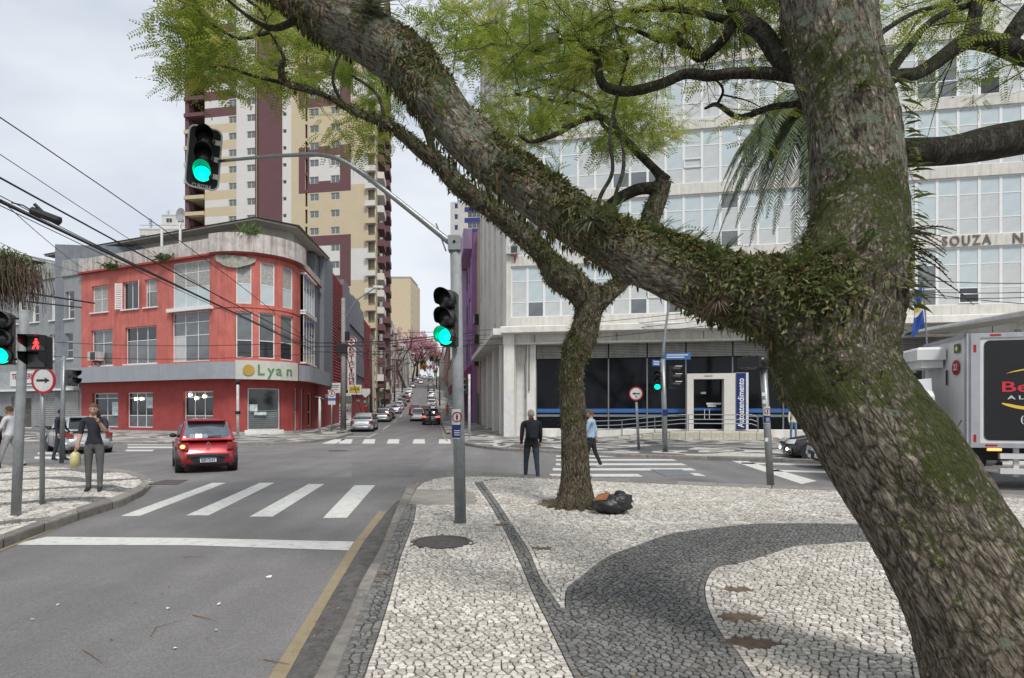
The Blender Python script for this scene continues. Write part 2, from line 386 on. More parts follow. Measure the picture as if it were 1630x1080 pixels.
BB_O = [(893,967),(899,966),(903,936),(926,917),(966,887),(1013,868),(1076,848),(1174,836),(1233,833),(1370,834),(1500,838),(1700,848)]
BB_I = [(1700,880),(1500,868),(1386,862),(1311,866),(1264,870),(1217,885),(1174,897),(1138,905),(1123,928),(1123,952),(1132,979),(1150,1011),(1174,1038),(1203,1080),(1290,1180),(1390,1260)]
g2 = lambda l: [tuple(GS(*p)[:2]) for p in l]
sm = lambda l: [tuple(p) for p in spline(g2(l), 4)]
nbl, nbr, bbo, bbi = sm(NB_L), sm(NB_R), sm(BB_O), sm(BB_I)
black_main = nbl + g2([(1390,1260)]) [:0] + list(reversed(bbi)) + list(reversed(bbo)) + list(reversed(nbr))
band1 = [tuple(p[:2]) for p in K_in[:9]] + [tuple(p[:2]) for p in reversed(L1)]
l1 = [tuple(p[:2]) for p in L1]
kin = [tuple(p[:2]) for p in K_in]
region = kin + [(kin[-1][0], 1.2), (kin[0][0]+.2, 1.2)]
HOLES = [(1175,938,.13,.09),(1178,981,.18,.10),(1200,1022,.19,.12),(862,872,.12,.10),(606,916,.08,.07),(796,835,.1,.08)]
holes = [(GS(a, b_).x, GS(a, b_).y, c, d) for a, b_, c, d in HOLES]
EARTHB = mat('bare_brown_earth', (.17, .115, .08), .95, .4, 14, bump=1, bscale=60)
def earth(x, y, rx, ry, z=ZS-.0135):
    b = MB(); n = 22; ring = [(x+rx*1.35*math.cos(k*6.2832/n)*(1+.15*math.sin(k*2.3)), y+ry*1.35*math.sin(k*6.2832/n)*(1+.15*math.cos(k*1.7)), z) for k in range(n)]; b.add(ring, [tuple(range(n))]); return b.build('bare_earth', EARTHB, side)
for h_ in holes: earth(*h_)
tp = GS(915, 803); earth(tp.x+.05, tp.y+.12, .75, .66); holes += [(tp.x, tp.y+.12, .62, .62)]
rp_ = [GS(*p) for p in ((640,802),(700,804),(757,803),(757,784),(735,779),(650,779))]            # concrete ramp patch
mh = GS(703, 862)
holes += [(mh.x, mh.y, .385, .385)]
pmain = (GS(733, 831)).copy()
rnd = random.Random(3)
near_reg = [p for p in region]
def clipY(res, lo, hi): return [r for r in res if lo <= r[1] < hi]
YS = 8.6
bx0 = min(p[0] for p in region)-.5; bx1 = max(p[0] for p in region)+.5
def clip_poly(poly, yv, keep_below):
    o = []; n = len(poly)
    for i in range(n):
        a, b_ = poly[i], poly[(i+1) % n]; ia = (a[1] <= yv) == keep_below; ib = (b_[1] <= yv) == keep_below
        if ia: o.append(a)
        if ia != ib: t = (yv-a[1])/(b_[1]-a[1]); o.append((a[0]+(b_[0]-a[0])*t, yv))
    return o
fr = [(-2.6, 1.2), (7.6, 1.2), (7.6, YS), (-2.6, YS)]
reg_near = [p for p in clip_poly(region, YS, True)]
reg_near = [(min(x, 9.0), y) for x, y in reg_near]
reg_far = clip_poly(region, YS, False)
reg_far = [(min(x, 16), y) for x, y in reg_far]
ed = [l1, nbl, nbr, bbo, bbi]
cut = lambda e, lo, hi: [q for q in [[p for p in e if lo-.3 <= p[1] <= hi+.3]] if len(q) > 1]
def ncut(lo, hi):
    o = []
    for e in ed: o += cut(e, lo, hi)
    return o
blacks = [black_main, band1]
rn = mosaic(reg_near, blacks, ncut(1.2, YS), .050, ZS, rnd, holes)
rf = mosaic(reg_far, blacks, ncut(YS, 17), .068, ZS, rnd, holes)
rpoly = [(p.x, p.y) for p in rp_]
rf = [r for r in rf if not inpoly(r[0], r[1], rpoly) and (r[0]-pmain.x)**2+(r[1]-pmain.y)**2 > .012]
rn = [r for r in rn if (r[0]-pmain.x)**2+(r[1]-pmain.y)**2 > .012]
def in_view(x, y): px = CX+x/y*F; return y > 3.72 and -10 < px < 1470
rn.sort(key=lambda r: (0 if in_view(r[0], r[1]) else 1, r[1]))
for k, (x, y, c, bl) in enumerate(rn[:300]):
    b = MB()
    if stone(b, 0, 0, c, 0, .0070, 0, rnd): b.build('paving_stone', BLACKS if bl else WHITES, side, loc=(x, y, ZS), tint=True)
b = MB()
for x, y, c, bl in rn[300:]: stone(b, x, y, c, ZS, .0070, 1 if bl else 0, rnd)
for x, y, c, bl in rf: stone(b, x, y, c, ZS, .0085, 1 if bl else 0, rnd)
b.build('paving_stones', [WHITES, BLACKS], side, tint=True)['kind'] = 'stuff'
# kerb stones
def kerb_run(outl, inl, parent, ztop=ZS+.012, zb=-.03, length=.95, nmax=999):
    o = [Vector(p[:2]) for p in outl]; i_ = [Vector(p[:2]) for p in inl]
    def at(line, f):
        x = f*(len(line)-1); k = min(int(x), len(line)-2); return line[k].lerp(line[k+1], x-k)
    Ls = [0]
    for a, c in zip(o, o[1:]): Ls.append(Ls[-1]+(c-a).length)
    def par(d):
        for k in range(len(Ls)-1):
            if d <= Ls[k+1]: return (k+(d-Ls[k])/max(1e-6, Ls[k+1]-Ls[k]))/(len(o)-1)
        return 1.
    d = 0; cnt = 0
    while d < Ls[-1]-.1:
        l = length*rnd.uniform(.75, 1.2); e = min(d+l, Ls[-1]); f0, f1 = par(d+.008), par(e-.008)
        m = MB(); zt = ztop+rnd.uniform(-.006, .006); tt = rnd.random(); n = 3
        A = [at(o, f0+(f1-f0)*k/n) for k in range(n+1)]; B = [at(i_, f0+(f1-f0)*k/n) for k in range(n+1)]
        rows = []
        for a, c in zip(A, B):
            w_ = (c-a).normalized(); rows.append([(*a, zb), (*(a+w_*.004), zt-.02), (*(a+w_*.022), zt), (*(c-w_*.008), zt), (*c, zt-.012), (*c, zb)])
        vs = [p for r in rows for p in r]; fs = []
        for k in range(n):
            for j in range(5): fs.append((k*6+j, k*6+j+1, (k+1)*6+j+1, (k+1)*6+j)[::-1])
        fs += [(0,1,2,3,4,5), (n*6+5,n*6+4,n*6+3,n*6+2,n*6+1,n*6)]
        m.add(vs, fs, 0, tt); m.build('kerb_stone', GRANITE, parent, tint=True); d = e; cnt += 1
kerb_run(K_out, K_in, side)
# rough tarred gutter edge between yellow line and kerb
TAR = mat('broken_tar', (.118, .110, .104), .95, .4, 9, bump=1.2, bscale=35)
b = MB(); go = [G(*p) for p in ((398,1180),(456,1080),(528,950),(581,862),(616,816),(630,800))]; gi = [Vector((*K_out[k][:2], 0)) for k in (0,2,3,5,7,8)]
A = [Vector(p) for p in spline([tuple(p) for p in go], 8)]; B = [Vector(p) for p in spline([tuple(p) for p in gi], 8)]
nn = 6; rows = []
for k, (a, c) in enumerate(zip(A, B)):
    c = a+(c-a)*1.03
    rows.append([a.lerp(c, j/nn)+Vector((0, 0, .006+(.03*math.sin(j/nn*3.14)*(1+.6*noise.noise(Vector((k*.6, j, 0)))) if 0 < j < nn else 0))) for j in range(nn+1)])
for r0, r1 in zip(rows, rows[1:]):
    for j in range(nn): b.quad(r0[j], r0[j+1], r1[j+1], r1[j])
tag(b.build('gutter', TAR, smooth=True), kind='structure')
b = MB(); b.add([(p.x, p.y, ZS-.008) for p in rp_], [tuple(range(6))]); b.build('concrete_patch', mat('worn_cement', (.27, .25, .22), .9, .25, 3, bump=.5, bscale=40), side)
# manhole covers (concentric cast rings)
IRON = mat('cast_iron', (.095, .085, .08), .6, .3, 10, bump=.4, bscale=60, metal=.3)
def manhole(c, r, parent, sq=None):
    b = MB()
    prof = [(0, .0), (.16, .0), (.17, .006), (.26, .006), (.27, 0), (.4, 0), (.42, .006), (.52, .006), (.54, 0), (.66, 0), (.68, .006), (.78, .006), (.8, 0), (.88, 0), (.89, -.006), (.91, -.006), (.92, .004), (1, .004), (1, -.02)]
    n = 40; vs = []
    for pr, pz in prof:
        for k in range(n): t = 2*math.pi*k/n; vs.append((pr*r*math.cos(t), pr*r*math.sin(t), pz))
    fs = [(i*n+j, i*n+(j+1) % n, (i+1)*n+(j+1) % n, (i+1)*n+j)[::-1] for i in range(len(prof)-1) for j in range(n)]
    b.add(vs, fs); return b.build('manhole_cover', IRON, parent, loc=c)
manhole((mh.x, mh.y, ZS-.002), .35, side); p = G(538, 718); manhole((p.x, p.y, .01), .4, road)
def plate(q, z, m, parent, name='utility_plate'):
    b = MB(); n = len(q); b.add([(*p[:2], z) for p in q]+[(*p[:2], z-.03) for p in q], [tuple(range(n))]+[(i, n+i, n+(i+1) % n, (i+1) % n) for i in range(n)]); return b.build(name, m, parent)
plate([G(*p) for p in ((1035,748),(1085,748),(1105,757),(1060,759))], .012, mat('steel_plate', (.2, .21, .22), .6, .3, 12, bump=.6, bscale=60, metal=.3), road)
plate([G(*p) for p in ((236,772),(282,772),(300,764.5),(262,764.5))], .01, IRON, road)
# ---- left corner sidewalk (near) ---------------------------------------------
LK = [G(*p, .12) for p in ((-260,960),(-120,905),(0,860),(60,838),(130,815),(196,795),(228,780),(240,768),(232,757),(205,749),(120,741),(0,735),(-200,727),(-500,718))]
LI = [G(*p, .12) for p in ((-260,950),(-120,896),(0,852),(60,830),(126,808),(188,789),(216,776),(226,768),(220,760),(198,753),(118,745.5),(0,739.5),(-200,731),(-500,722))]
lpoly = [(p.x, p.y) for p in LI]; lpoly += [(-40, lpoly[-1][1]), (-40, 3), (lpoly[0][0]-.3, 3)]
b = MB(); b.prism(lpoly, -.03, .10); lside = tag(b.build('sidewalk', GROUT), kind='structure')
kerb_run(LK, LI, lside, .13)
def waves(k, a, w_, off, x0, x1, yb):
    up = []; dn = []
    for i in range(41):
        x = x0+(x1-x0)*i/40; y = yb+a*math.sin(x*k+off)+.12*(x+9); up.append((x, y+w_)); dn.append((x, y-w_))
    return up+dn[::-1], [up, dn]
Lreg = [(p.x, p.y) for p in LI]; Lreg = [p for p in Lreg if p[0] > -17]; Lreg += [(-17, Lreg[-1][1]), (-17, 4.2), (Lreg[0][0], 4.2)]
bl = []; edg = []
for off, yb in ((1.4, 6.4), (3.1, 8.4), (0, 10.3), (2.4, 12.2), (.5, 14.1), (3, 16.2)):
    p, e = waves(2.2, .42, .27, off, -17, -5.5, yb); bl.append(p); edg += e
be = [(p.x-.10, p.y+.22) for p in LI[:6]]; bl.append([(p.x, p.y) for p in LI[:6]]+be[::-1]); edg.append(be)
rl = mosaic(Lreg, bl, edg, .1, .115, rnd, jit=.4)
b = MB()
for x, y, c, k in rl: stone(b, x, y, c, .115, .0085, 1 if k else 0, rnd)
b.build('paving_stones', [WHITES, BLACKS], lside, tint=True)['kind'] = 'stuff'
# ---- far sidewalks: patterned slabs, the mosaic is too far to tell its stones apart
def far_mosaic(name, sc, wav):
    m = bpy.data.materials.new(name); m.use_nodes = True; t = m.node_tree; b = t.nodes['Principled BSDF']; N = t.nodes.new; L = t.links.new
    b.inputs['Roughness'].default_value = .75; tc = N('ShaderNodeTexCoord'); wv = N('ShaderNodeTexNoise')
    wv.inputs['Scale'].default_value = sc; wv.inputs['Detail'].default_value = 0; wv.inputs['Distortion'].default_value = wav
    mth = N('ShaderNodeMath'); mth.operation = 'SINE'; mm0 = N('ShaderNodeMath'); mm0.operation = 'MULTIPLY'; mm0.inputs[1].default_value = 26
    L(tc.outputs['Object'], wv.inputs['Vector']); L(wv.outputs['Fac'], mm0.inputs[0]); L(mm0.outputs[0], mth.inputs[0])
    r = N('ShaderNodeValToRGB'); r.color_ramp.interpolation = 'CONSTANT'; r.color_ramp.elements[0].color = (.10, .102, .10, 1); r.color_ramp.elements[1].color = (.52, .495, .45, 1); r.color_ramp.elements[1].position = .12
    L(mth.outputs[0], r.inputs[0]); v = N('ShaderNodeTexVoronoi'); v.inputs['Scale'].default_value = 11; L(tc.outputs['Object'], v.inputs['Vector'])
    mr = N('ShaderNodeMapRange'); mr.inputs[3].default_value = .6; mr.inputs[4].default_value = 1.2; L(v.outputs['Color'], mr.inputs[0]); mm = N('ShaderNodeMixRGB'); mm.blend_type = 'MULTIPLY'; mm.inputs[0].default_value = 1
    L(r.outputs[0], mm.inputs[1]); L(mr.outputs[0], mm.inputs[2]); L(mm.outputs[0], b.inputs['Base Color']); return m
FM = far_mosaic('wave_mosaic', .42, .6)
def far_walk(pts, name='sidewalk'):
    b = MB(); b.prism([(p[0], p[1]) for p in pts], -.03, .115); o = tag(b.build(name, FM), kind='structure'); return o
def offs(line, d):
    o = []
    for i, p in enumerate(line):
        t = (Vector(line[min(i+1, len(line)-1)][:2])-Vector(line[max(i-1, 0)][:2])).normalized(); o.append(Vector(p[:2])+Vector((-t.y, t.x))*d)
    return o
# in front of the red corner building
FK = [G(*p, .12) for p in ((-420,702),(-100,702.5),(100,703.4),(300,704.5),(420,705.4),(490,702.6),(540,695.4),(563,689))]
fl = [(p.x, p.y) for p in offs(FK, .29)]; e = S(-6.5, 45); fl.append((e.x, e.y)); e = S(-11, 45); fl += [(e.x, e.y), (-26, 47), (-90, 70)]
fw = far_walk(fl)
kerb_run(FK, offs(FK, .3), fw, .13, length=2.5)
def side_strip(name, u0, u1, ss, m):
    b = MB()
    for a, c in zip(ss, ss[1:]):
        lo = [S(u0,a,-.03), S(u1,a,-.03), S(u1,c,-.03), S(u0,c,-.03)]; hi = [S(u0,a,.12), S(u1,a,.12), S(u1,c,.12), S(u0,c,.12)]
        b.add(hi, [(0,1,2,3)]); b.quad(lo[0], hi[0], hi[3], lo[3]); b.quad(lo[1], lo[2], hi[2], hi[1])
    return tag(b.build(name, m), kind='structure')
ST = [45, 55, 68, 80, 92, 110, 130, 145, 162, 200, 240, 300, 420, 700]
side_strip('sidewalk', -10.2, -6.5, ST, FM); side_strip('sidewalk', 1.2, 5.4, ST, FM)
# in front of the grey building
RK = [G(*p, .12) for p in ((719,690),(727,699),(742,706),(765,710),(800,713.5),(870,717),(950,720.5),(1000,723.5),(1100,726.5),(1239,730.5),(1450,737),(1800,747))]
e0 = S(1.2, 45); fr_ = [(e0.x, e0.y)]+[(p.x, p.y) for p in offs(RK, .29)]+[(60, 20), (60, 40), (-5, 46)]
rw = far_walk(fr_); kerb_run(RK, offs(RK, .3), rw, .13, length=2.5)
# litter on the road
PAPER = mat('paper_scrap', (.75, .75, .72), .8, .1, 20); TWIG = mat('dry_twig', (.22, .16, .11), .9, .3, 20)
for k, (x, y, r) in enumerate(((428,920,.035),(268,970,.02),(348,964,.018),(344,1006,.016),(92,964,.014),(279,1034,.016),(52,988,.013))):
    c = G(x, y); b = MB(); pts = [(r*math.cos(t)*rnd.uniform(.6, 1.1), r*math.sin(t)*rnd.uniform(.6, 1.1), rnd.uniform(.002, .02)) for t in (0, 1, 2, 3, 4.2, 5.3)]
    b.add(pts+[(p[0], p[1], p[2]+.002) for p in pts], [tuple(range(6))[::-1], tuple(range(6, 12))]); o = b.build('paper_scrap', PAPER, loc=c)
    tag(o, ('white crumpled paper scrap on the asphalt behind the stop line, largest of the scraps' if k == 0 else 'tiny pale paper scrap on the asphalt, '+['', 'nearest the left half of the stop line', 'just right of the forked twig', 'level with the short straight twig', 'leftmost of the scraps', 'lowest of the scraps', 'left of the curved twig near the corner'][k]), 'litter', None if k == 0 else 'tiny scraps on the asphalt')
for k, (pts, lab) in enumerate(((((240,1014),(248,1001),(292,990)), 'thin forked dry twig lying on the asphalt'), (((306,980),(325,985),(343,990)), 'short straight dry twig lying on the asphalt beside the forked one'),
                  (((132,1035),(150,1048),(161,1058)), 'curved reddish dry twig nearest the left bottom corner of the road'), (((420,1051),(440,1056),(462,1062)), 'dark dry twig lying across the yellow kerb line'), (((292,888),(310,887),(324,888)), 'faint dry stalk lying on the asphalt just behind the stop line'))):
    b = MB(); b.tube([G(x, y)+Vector((0, 0, .008+.006*i)) for i, (x, y) in enumerate(pts)], [.005, .004, .002], 5); tag(b.build('twig', TWIG), lab, 'twig')
# ================================================ BUILDINGS
class Path:
    """a wall line seen from above, in the local frame of its building; outward is to the right of travel (-y for a line along +x)"""
    def __init__(s, pts):
        s.p = [Vector(p) for p in pts]; s.L = [0.]
        for a, b in zip(s.p, s.p[1:]): s.L.append(s.L[-1]+(b-a).length)
        s.len = s.L[-1]
    def at(s, t, off=0.):
        k = 0
        while k < len(s.L)-2 and t > s.L[k+1]: k += 1
        a, b = s.p[k], s.p[k+1]; d = (b-a).normalized(); n = Vector((d.y, -d.x)); q = a+d*(t-s.L[k])
        # mitred normal near joints for round corners
        if off and 0 < k and abs(t-s.L[k]) < 1e-6: d0 = (s.p[k]-s.p[k-1]).normalized(); n = (n+Vector((d0.y, -d0.x))).normalized()
        if off and k < len(s.L)-2 and abs(t-s.L[k+1]) < 1e-6: d1 = (s.p[k+2]-s.p[k+1]).normalized(); n = (n+Vector((d1.y, -d1.x))).normalized()
        return q+n*off
    def nrm(s, t):
        a = s.at(max(0, t-.01)); b = s.at(min(s.len, t+.01)); d = (b-a).normalized(); return Vector((d.y, -d.x))
def wall(mb, path, t0, t1, z0, z1, holes, depth=.22, m=0, mfn=None, tc=(), zc=(), mrev=None):
    ts = {t0, t1}; zs = {z0, z1}
    for q in holes: ts |= {q[0], q[1]}; zs |= {q[2], q[3]}
    ts |= {l for l in path.L if t0 < l < t1}; ts |= {t for t in tc if t0 < t < t1}; zs |= {z for z in zc if z0 < z < z1}
    ts = sorted(t for t in ts if t0-1e-6 <= t <= t1+1e-6); zs = sorted(z for z in zs if z0-1e-6 <= z <= z1+1e-6)
    def pt(t, z, o=0): p = path.at(t, o); return (p.x, p.y, z)
    for a, b in zip(ts, ts[1:]):
        if b-a < 1e-5: continue
        for c, d in zip(zs, zs[1:]):
            if d-c < 1e-5: continue
            tm, zm = (a+b)/2, (c+d)/2
            if any(q[0] < tm < q[1] and q[2] < zm < q[3] for q in holes): continue
            mb.add([pt(a, c), pt(b, c), pt(b, d), pt(a, d)], [(0, 1, 2, 3)], mfn(tm, zm) if mfn else m)
    mr = m if mrev is None else mrev
    for q in holes:
        a, b, c, d = q[:4]
        if len(q) > 4 and q[4] == 0: continue
        w0 = [pt(a, c), pt(b, c), pt(b, d), pt(a, d)]; w1 = [pt(a, c, -depth), pt(b, c, -depth), pt(b, d, -depth), pt(a, d, -depth)]
        mb.add(w0+w1, [(0,1,5,4)[::-1], (1,2,6,5)[::-1], (2,3,7,6)[::-1], (3,0,4,7)[::-1]], mr)
_wc = {}
def window(parent, w, h, cols, rows, M=None, fr=.05, mats=None, frame=None, kids=True, name='window', depth=.05, pane='pane', rnd=random, skip=()):
    """frame mesh + pane children; cols / rows are lists of relative sizes. Local frame: x right, z up, origin lower left, faces -y"""
    frame = frame or WFRAME; key = (round(w, 2), round(h, 2), tuple(cols), tuple(rows), fr, frame.name, depth)
    cx = [0]; [cx.append(cx[-1]+c*w/sum(cols)) for c in cols]; rz_ = [0]; [rz_.append(rz_[-1]+r*h/sum(rows)) for r in rows]
    if key not in _wc:
        b = MB()
        b.box(0, 0, 0, fr, depth, h); b.box(w-fr, 0, 0, w, depth, h); b.box(fr, 0, 0, w-fr, depth, fr); b.box(fr, 0, h-fr, w-fr, depth, h)
        for x in cx[1:-1]: b.box(x-fr*.4, .004, fr, x+fr*.4, depth-.004, h-fr)
        for k, z in enumerate(rz_[1:-1]): b.box(fr, .008, z-fr*.4, w-fr, depth-.008, z+fr*.4)
        _wc[key] = b.mesh(name, frame)
    o = link(name, _wc[key], parent)
    if M is not None: o.matrix_local = M
    mats = mats or [GLASS]
    for j in range(len(rows)):
        for i in range(len(cols)):
            if (i, j) in skip: continue
            m = mats[j % len(mats)] if isinstance(mats, list) else mats(i, j)
            pw, ph = cx[i+1]-cx[i], rz_[j+1]-rz_[j]; k2 = ('p', round(pw, 2), round(ph, 2), m.name)
            if k2 not in _wc:
                b = MB(); b.box(0, 0, 0, pw, .012, ph); _wc[k2] = b.mesh(pane, m)
            p = link(pane, _wc[k2], o); p.location = (cx[i], depth*.5, rz_[j])
    return o
def on_path(path, t0, t1, z, inset=.16):
    """matrix of a window spanning t0..t1 on the wall"""
    a = path.at(t0, -inset); b = path.at(t1, -inset); d = (b-a); ang = math.atan2(d.y, d.x)
    return Matrix.Translation((a.x, a.y, z)) @ Matrix.Rotation(ang, 4, 'Z'), d.length
class Bldg:
    def __init__(s, name, label, cat, loc, rz, path=None, group=None):
        s.root = thing(name, label, cat, loc, rz, group); s.M = Matrix.Translation(loc) @ Matrix.Rotation(rz, 4, 'Z'); s.path = path
    def build_path(s, pts): s.path = Path(pts); s.samp = None
    def t_at(s, px, lo=None, hi=None, off=0.):
        best = None; lo = 0 if lo is None else lo; hi = s.path.len if hi is None else hi; n = 900
        for k in range(n+1):
            t = lo+(hi-lo)*k/n; p = s.M @ Vector((*s.path.at(t, off), 0)); x = CX+F*p.x/p.y; d = abs(x-px)
            if best is None or d < best[0]: best = (d, t, p.y)
        return best[1], best[2]
    def rect(s, x0, y0, x1, y1, lo=None, hi=None, off=0.):
        t0, Y0 = s.t_at(x0, lo, hi, off); t1, Y1 = s.t_at(x1, lo, hi, off); Y = (Y0+Y1)/2
        return (t0, t1, H-(y1-HY)/F*Y-s.root.location.z, H-(y0-HY)/F*Y-s.root.location.z)
def sill(parent, path, t0, t1, z, d=.12, h=.09, over=.1, m=None, name='window_sill'):
    a = path.at(t0-over, 0); b = path.at(t1+over, 0); v = (b-a); ang = math.atan2(v.y, v.x)
    q = MB(); q.bev(0, -d, 0, v.length, .02, h, .01); o = q.build(name, m or WFRAME, parent); o.matrix_local = Matrix.Translation((a.x, a.y, z-h)) @ Matrix.Rotation(ang, 4, 'Z'); return o
# ---------------------------------------------------------------- red corner building
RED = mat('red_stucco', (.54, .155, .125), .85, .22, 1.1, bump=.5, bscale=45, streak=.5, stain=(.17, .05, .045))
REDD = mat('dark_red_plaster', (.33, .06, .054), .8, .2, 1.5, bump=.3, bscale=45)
PARA = mat('stained_parapet', (.54, .50, .46), .9, .28, 2.2, bump=.5, bscale=25, streak=.8, stain=(.13, .075, .065))
CANOPY = mat('grey_canopy_panel', (.30, .32, .345), .6, .08, 1.5, streak=.2, stain=(.2, .2, .2))
WALLW = mat('off_white_plaster', (.52, .50, .45), .88, .15, 1.2, bump=.3, bscale=40, streak=.3, stain=(.25, .22, .18))
DIRTYROOF = mat('roof_sheet', (.34, .33, .31), .85, .3, 3, streak=.2)
A = Vector((-33.7, 46.7, 0)); rzA = math.atan2(-.399, .917)
rb = Bldg('corner_building', 'red three storey building with rounded glazed corner and grey canopy at the crossing', 'building', A, rzA)
# plan in local coordinates
Minv = rb.M.inverted()
def LP(v): q = Minv @ Vector((*v[:2], 0)); return (q.x, q.y)
R_ = 3.2; ft = 14.67
cen = Vector((ft, R_)); turn = rad(121); arc = [(cen.x+R_*math.sin(a), cen.y-R_*math.cos(a)) for a in [turn*k/12 for k in range(13)]]
end = Vector(arc[-1])+Vector((math.cos(turn), math.sin(turn)))*7.6
rb.build_path([(0, 0), (ft, 0)]+arc[1:]+[tuple(end)])
P_ = rb.path; TA, TB = ft, P_.L[13]; LEN = P_.len
ZC0, ZC1, ZP0, ZP1 = 3.86, 5.0, 12.55, 13.55
up2 = [rb.rect(146,449,172,488,0,TA), rb.rect(195,442,221,481,0,TA), rb.rect(230,444,250,479,0,TA)]
big2 = rb.rect(275.5,423,334,494,0,TA)
up1 = [rb.rect(145,523,179,582,0,TA), rb.rect(199,518,249,580,0,TA), rb.rect(273,500,333,576,0,TA)]
dr2 = [rb.rect(375,422,400,487,TA,TB), rb.rect(414.5,424,438,489,TA,TB), rb.rect(450,429,467,493,TA,TB)]
dr1 = [rb.rect(375,504,402,573,TA,TB), rb.rect(412,504,438,573,TA,TB), rb.rect(447,507,467,575,TA,TB)]
st = [(TB+.5, TB+4.6), ]
bay2 = (TB+.6, TB+4.6, 9.3, 12.0); bay1 = (TB+.6, TB+4.6, 5.4, 9.0)
gr = [rb.rect(147,625,188,684,0,TA), rb.rect(201,624,243,685,0,TA), rb.rect(291,620,339,683,0,TA)]
gd = [rb.rect(393,617,447,682,TA,TB), (TB-.9, TB-.1, .35, 3.4), (TB+.7, TB+2.0, .3, 3.4), (TB+3.2, TB+5.2, .5, 3.2)]
def zfix(l, lo, hi): return [(a, b, lo, hi) for a, b, c, d in l]
up2 = zfix(up2, 9.3, 11.35); dr2 = zfix(dr2, 9.05, 12.0); dr1 = zfix(dr1, 5.35, 8.5); up1[:2] = zfix(up1[:2], 5.2, 7.95); up1[2] = (*up1[2][:2], 5.2, 8.7); big2 = (*big2[:2], 9.0, 12.2)
gr = zfix(gr, .5, 3.1); gd[0] = (*gd[0][:2], .42, 3.3)
holes = up2+[big2]+up1+dr2+dr1+[bay2, bay1]
b = MB(); wall(b, P_, 0, LEN, ZC1-.3, ZP0, holes, .25); b.build('wall', RED, rb.root)
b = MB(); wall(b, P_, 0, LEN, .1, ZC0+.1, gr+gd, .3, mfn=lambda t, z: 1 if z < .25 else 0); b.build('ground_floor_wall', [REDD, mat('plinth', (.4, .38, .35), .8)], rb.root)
# body behind (keeps the inside dark) and roof slab
inner = [tuple(P_.at(t, -.6)) for t in [0.3]+[P_.L[k] for k in range(1, 14)]+[LEN-.1]]
body = inner+[(inner[-1][0]-9, inner[-1][1]+1), (0.3, 13)]
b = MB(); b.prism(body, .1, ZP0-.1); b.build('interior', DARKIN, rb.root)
b = MB()
ts = [0]+P_.L[1:14]+[LEN]
def band(b, t0, t1, o0, o1, z0, z1, m=0, bottom=None):
    tt = [t0]+[l for l in P_.L if t0 < l < t1]+[t1]
    def pt(t, o, z): q = P_.at(t, o); return (q.x, q.y, z)
    for a, c in zip(tt, tt[1:]):
        b.quad(pt(a,o1,z0), pt(c,o1,z0), pt(c,o1,z1), pt(a,o1,z1), m); b.quad(pt(a,o0,z1), pt(a,o1,z1), pt(c,o1,z1), pt(c,o0,z1), m)
        b.quad(pt(a,o1,z0), pt(a,o0,z0), pt(c,o0,z0), pt(c,o1,z0), m if bottom is None else bottom); b.quad(pt(a,o0,z0), pt(a,o0,z1), pt(c,o0,z1), pt(c,o0,z0), m)
    for t in (t0, t1): b.quad(pt(t,o0,z0), pt(t,o1,z0), pt(t,o1,z1), pt(t,o0,z1), m)
# canopy panels, one by one
cuts = [-.1]+[rb.t_at(x, 0, TA, 1.0)[0] for x in (170, 213, 253, 313)]+[rb.t_at(375, 0, LEN, 1.)[0]]
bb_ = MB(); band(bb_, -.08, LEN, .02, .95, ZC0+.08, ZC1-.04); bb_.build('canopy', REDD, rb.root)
for a, c in zip(cuts, cuts[1:]):
    if c-a > .3: b = MB(); band(b, max(a, 0)+.012, c-.012, .95, 1.0, ZC0, ZC1); b.build('canopy_panel', CANOPY, rb.root)
t1_ = rb.t_at(476, TA, LEN, 1.)[0]
b = MB(); band(b, cuts[-1]+.012, t1_-.012, .95, 1.06, ZC0-.02, ZC1+.1); b.build('shop_sign', mat('sign_panel_cream', (.50, .50, .45), .5, .08), rb.root)['label'] = 'pale curved shop sign with gold disc and green letters'
b = MB(); band(b, t1_+.012, LEN, .95, 1.0, ZC0, ZC1); b.build('canopy_panel', CANOPY, rb.root)
for a, c in ((0, 1),): pass
GREENL = mat('sign_green', (.10, .22, .10), .5)
for i, ch in enumerate('Lyan'):
    tt_ = rb.t_at(415+i*15.5, TA, LEN, 1.08)[0]; q = P_.at(tt_, 1.075); nrm_ = P_.nrm(tt_)
    text(ch, 1.0, GREENL, rb.root, Matrix.Translation((q.x, q.y, (ZC0+ZC1)/2+.02)) @ Matrix.Rotation(math.atan2(nrm_.x, -nrm_.y), 4, 'Z') @ Matrix.Rotation(rad(90), 4, 'X'), 'sign_letter', .02)
tt_ = rb.t_at(396, TA-1, LEN, 1.08)[0]; q = P_.at(tt_, 1.09); b = MB(); nn_ = P_.nrm(tt_)
b.cyl((q.x, q.y, 4.45), (q.x+nn_.x*.04, q.y+nn_.y*.04, 4.45), .36, 20); b.build('sign_disc', mat('gold_disc', (.42, .27, .05), .5), rb.root)
# parapet
b = MB(); band(b, 0, TA-.25, -.25, .16, ZP0, ZP1, 0); band(b, TA-.25, TB+.5, -.2, .42, ZP0-.05, ZP1+.22); band(b, TB+.5, LEN, -.2, .16, ZP0-.2, ZP0+.55)
b.build('parapet', PARA, rb.root)
b = MB(); band(b, .0, LEN, -.1, .3, ZP0-.18, ZP0-.06); b.build('cornice', REDD, rb.root)
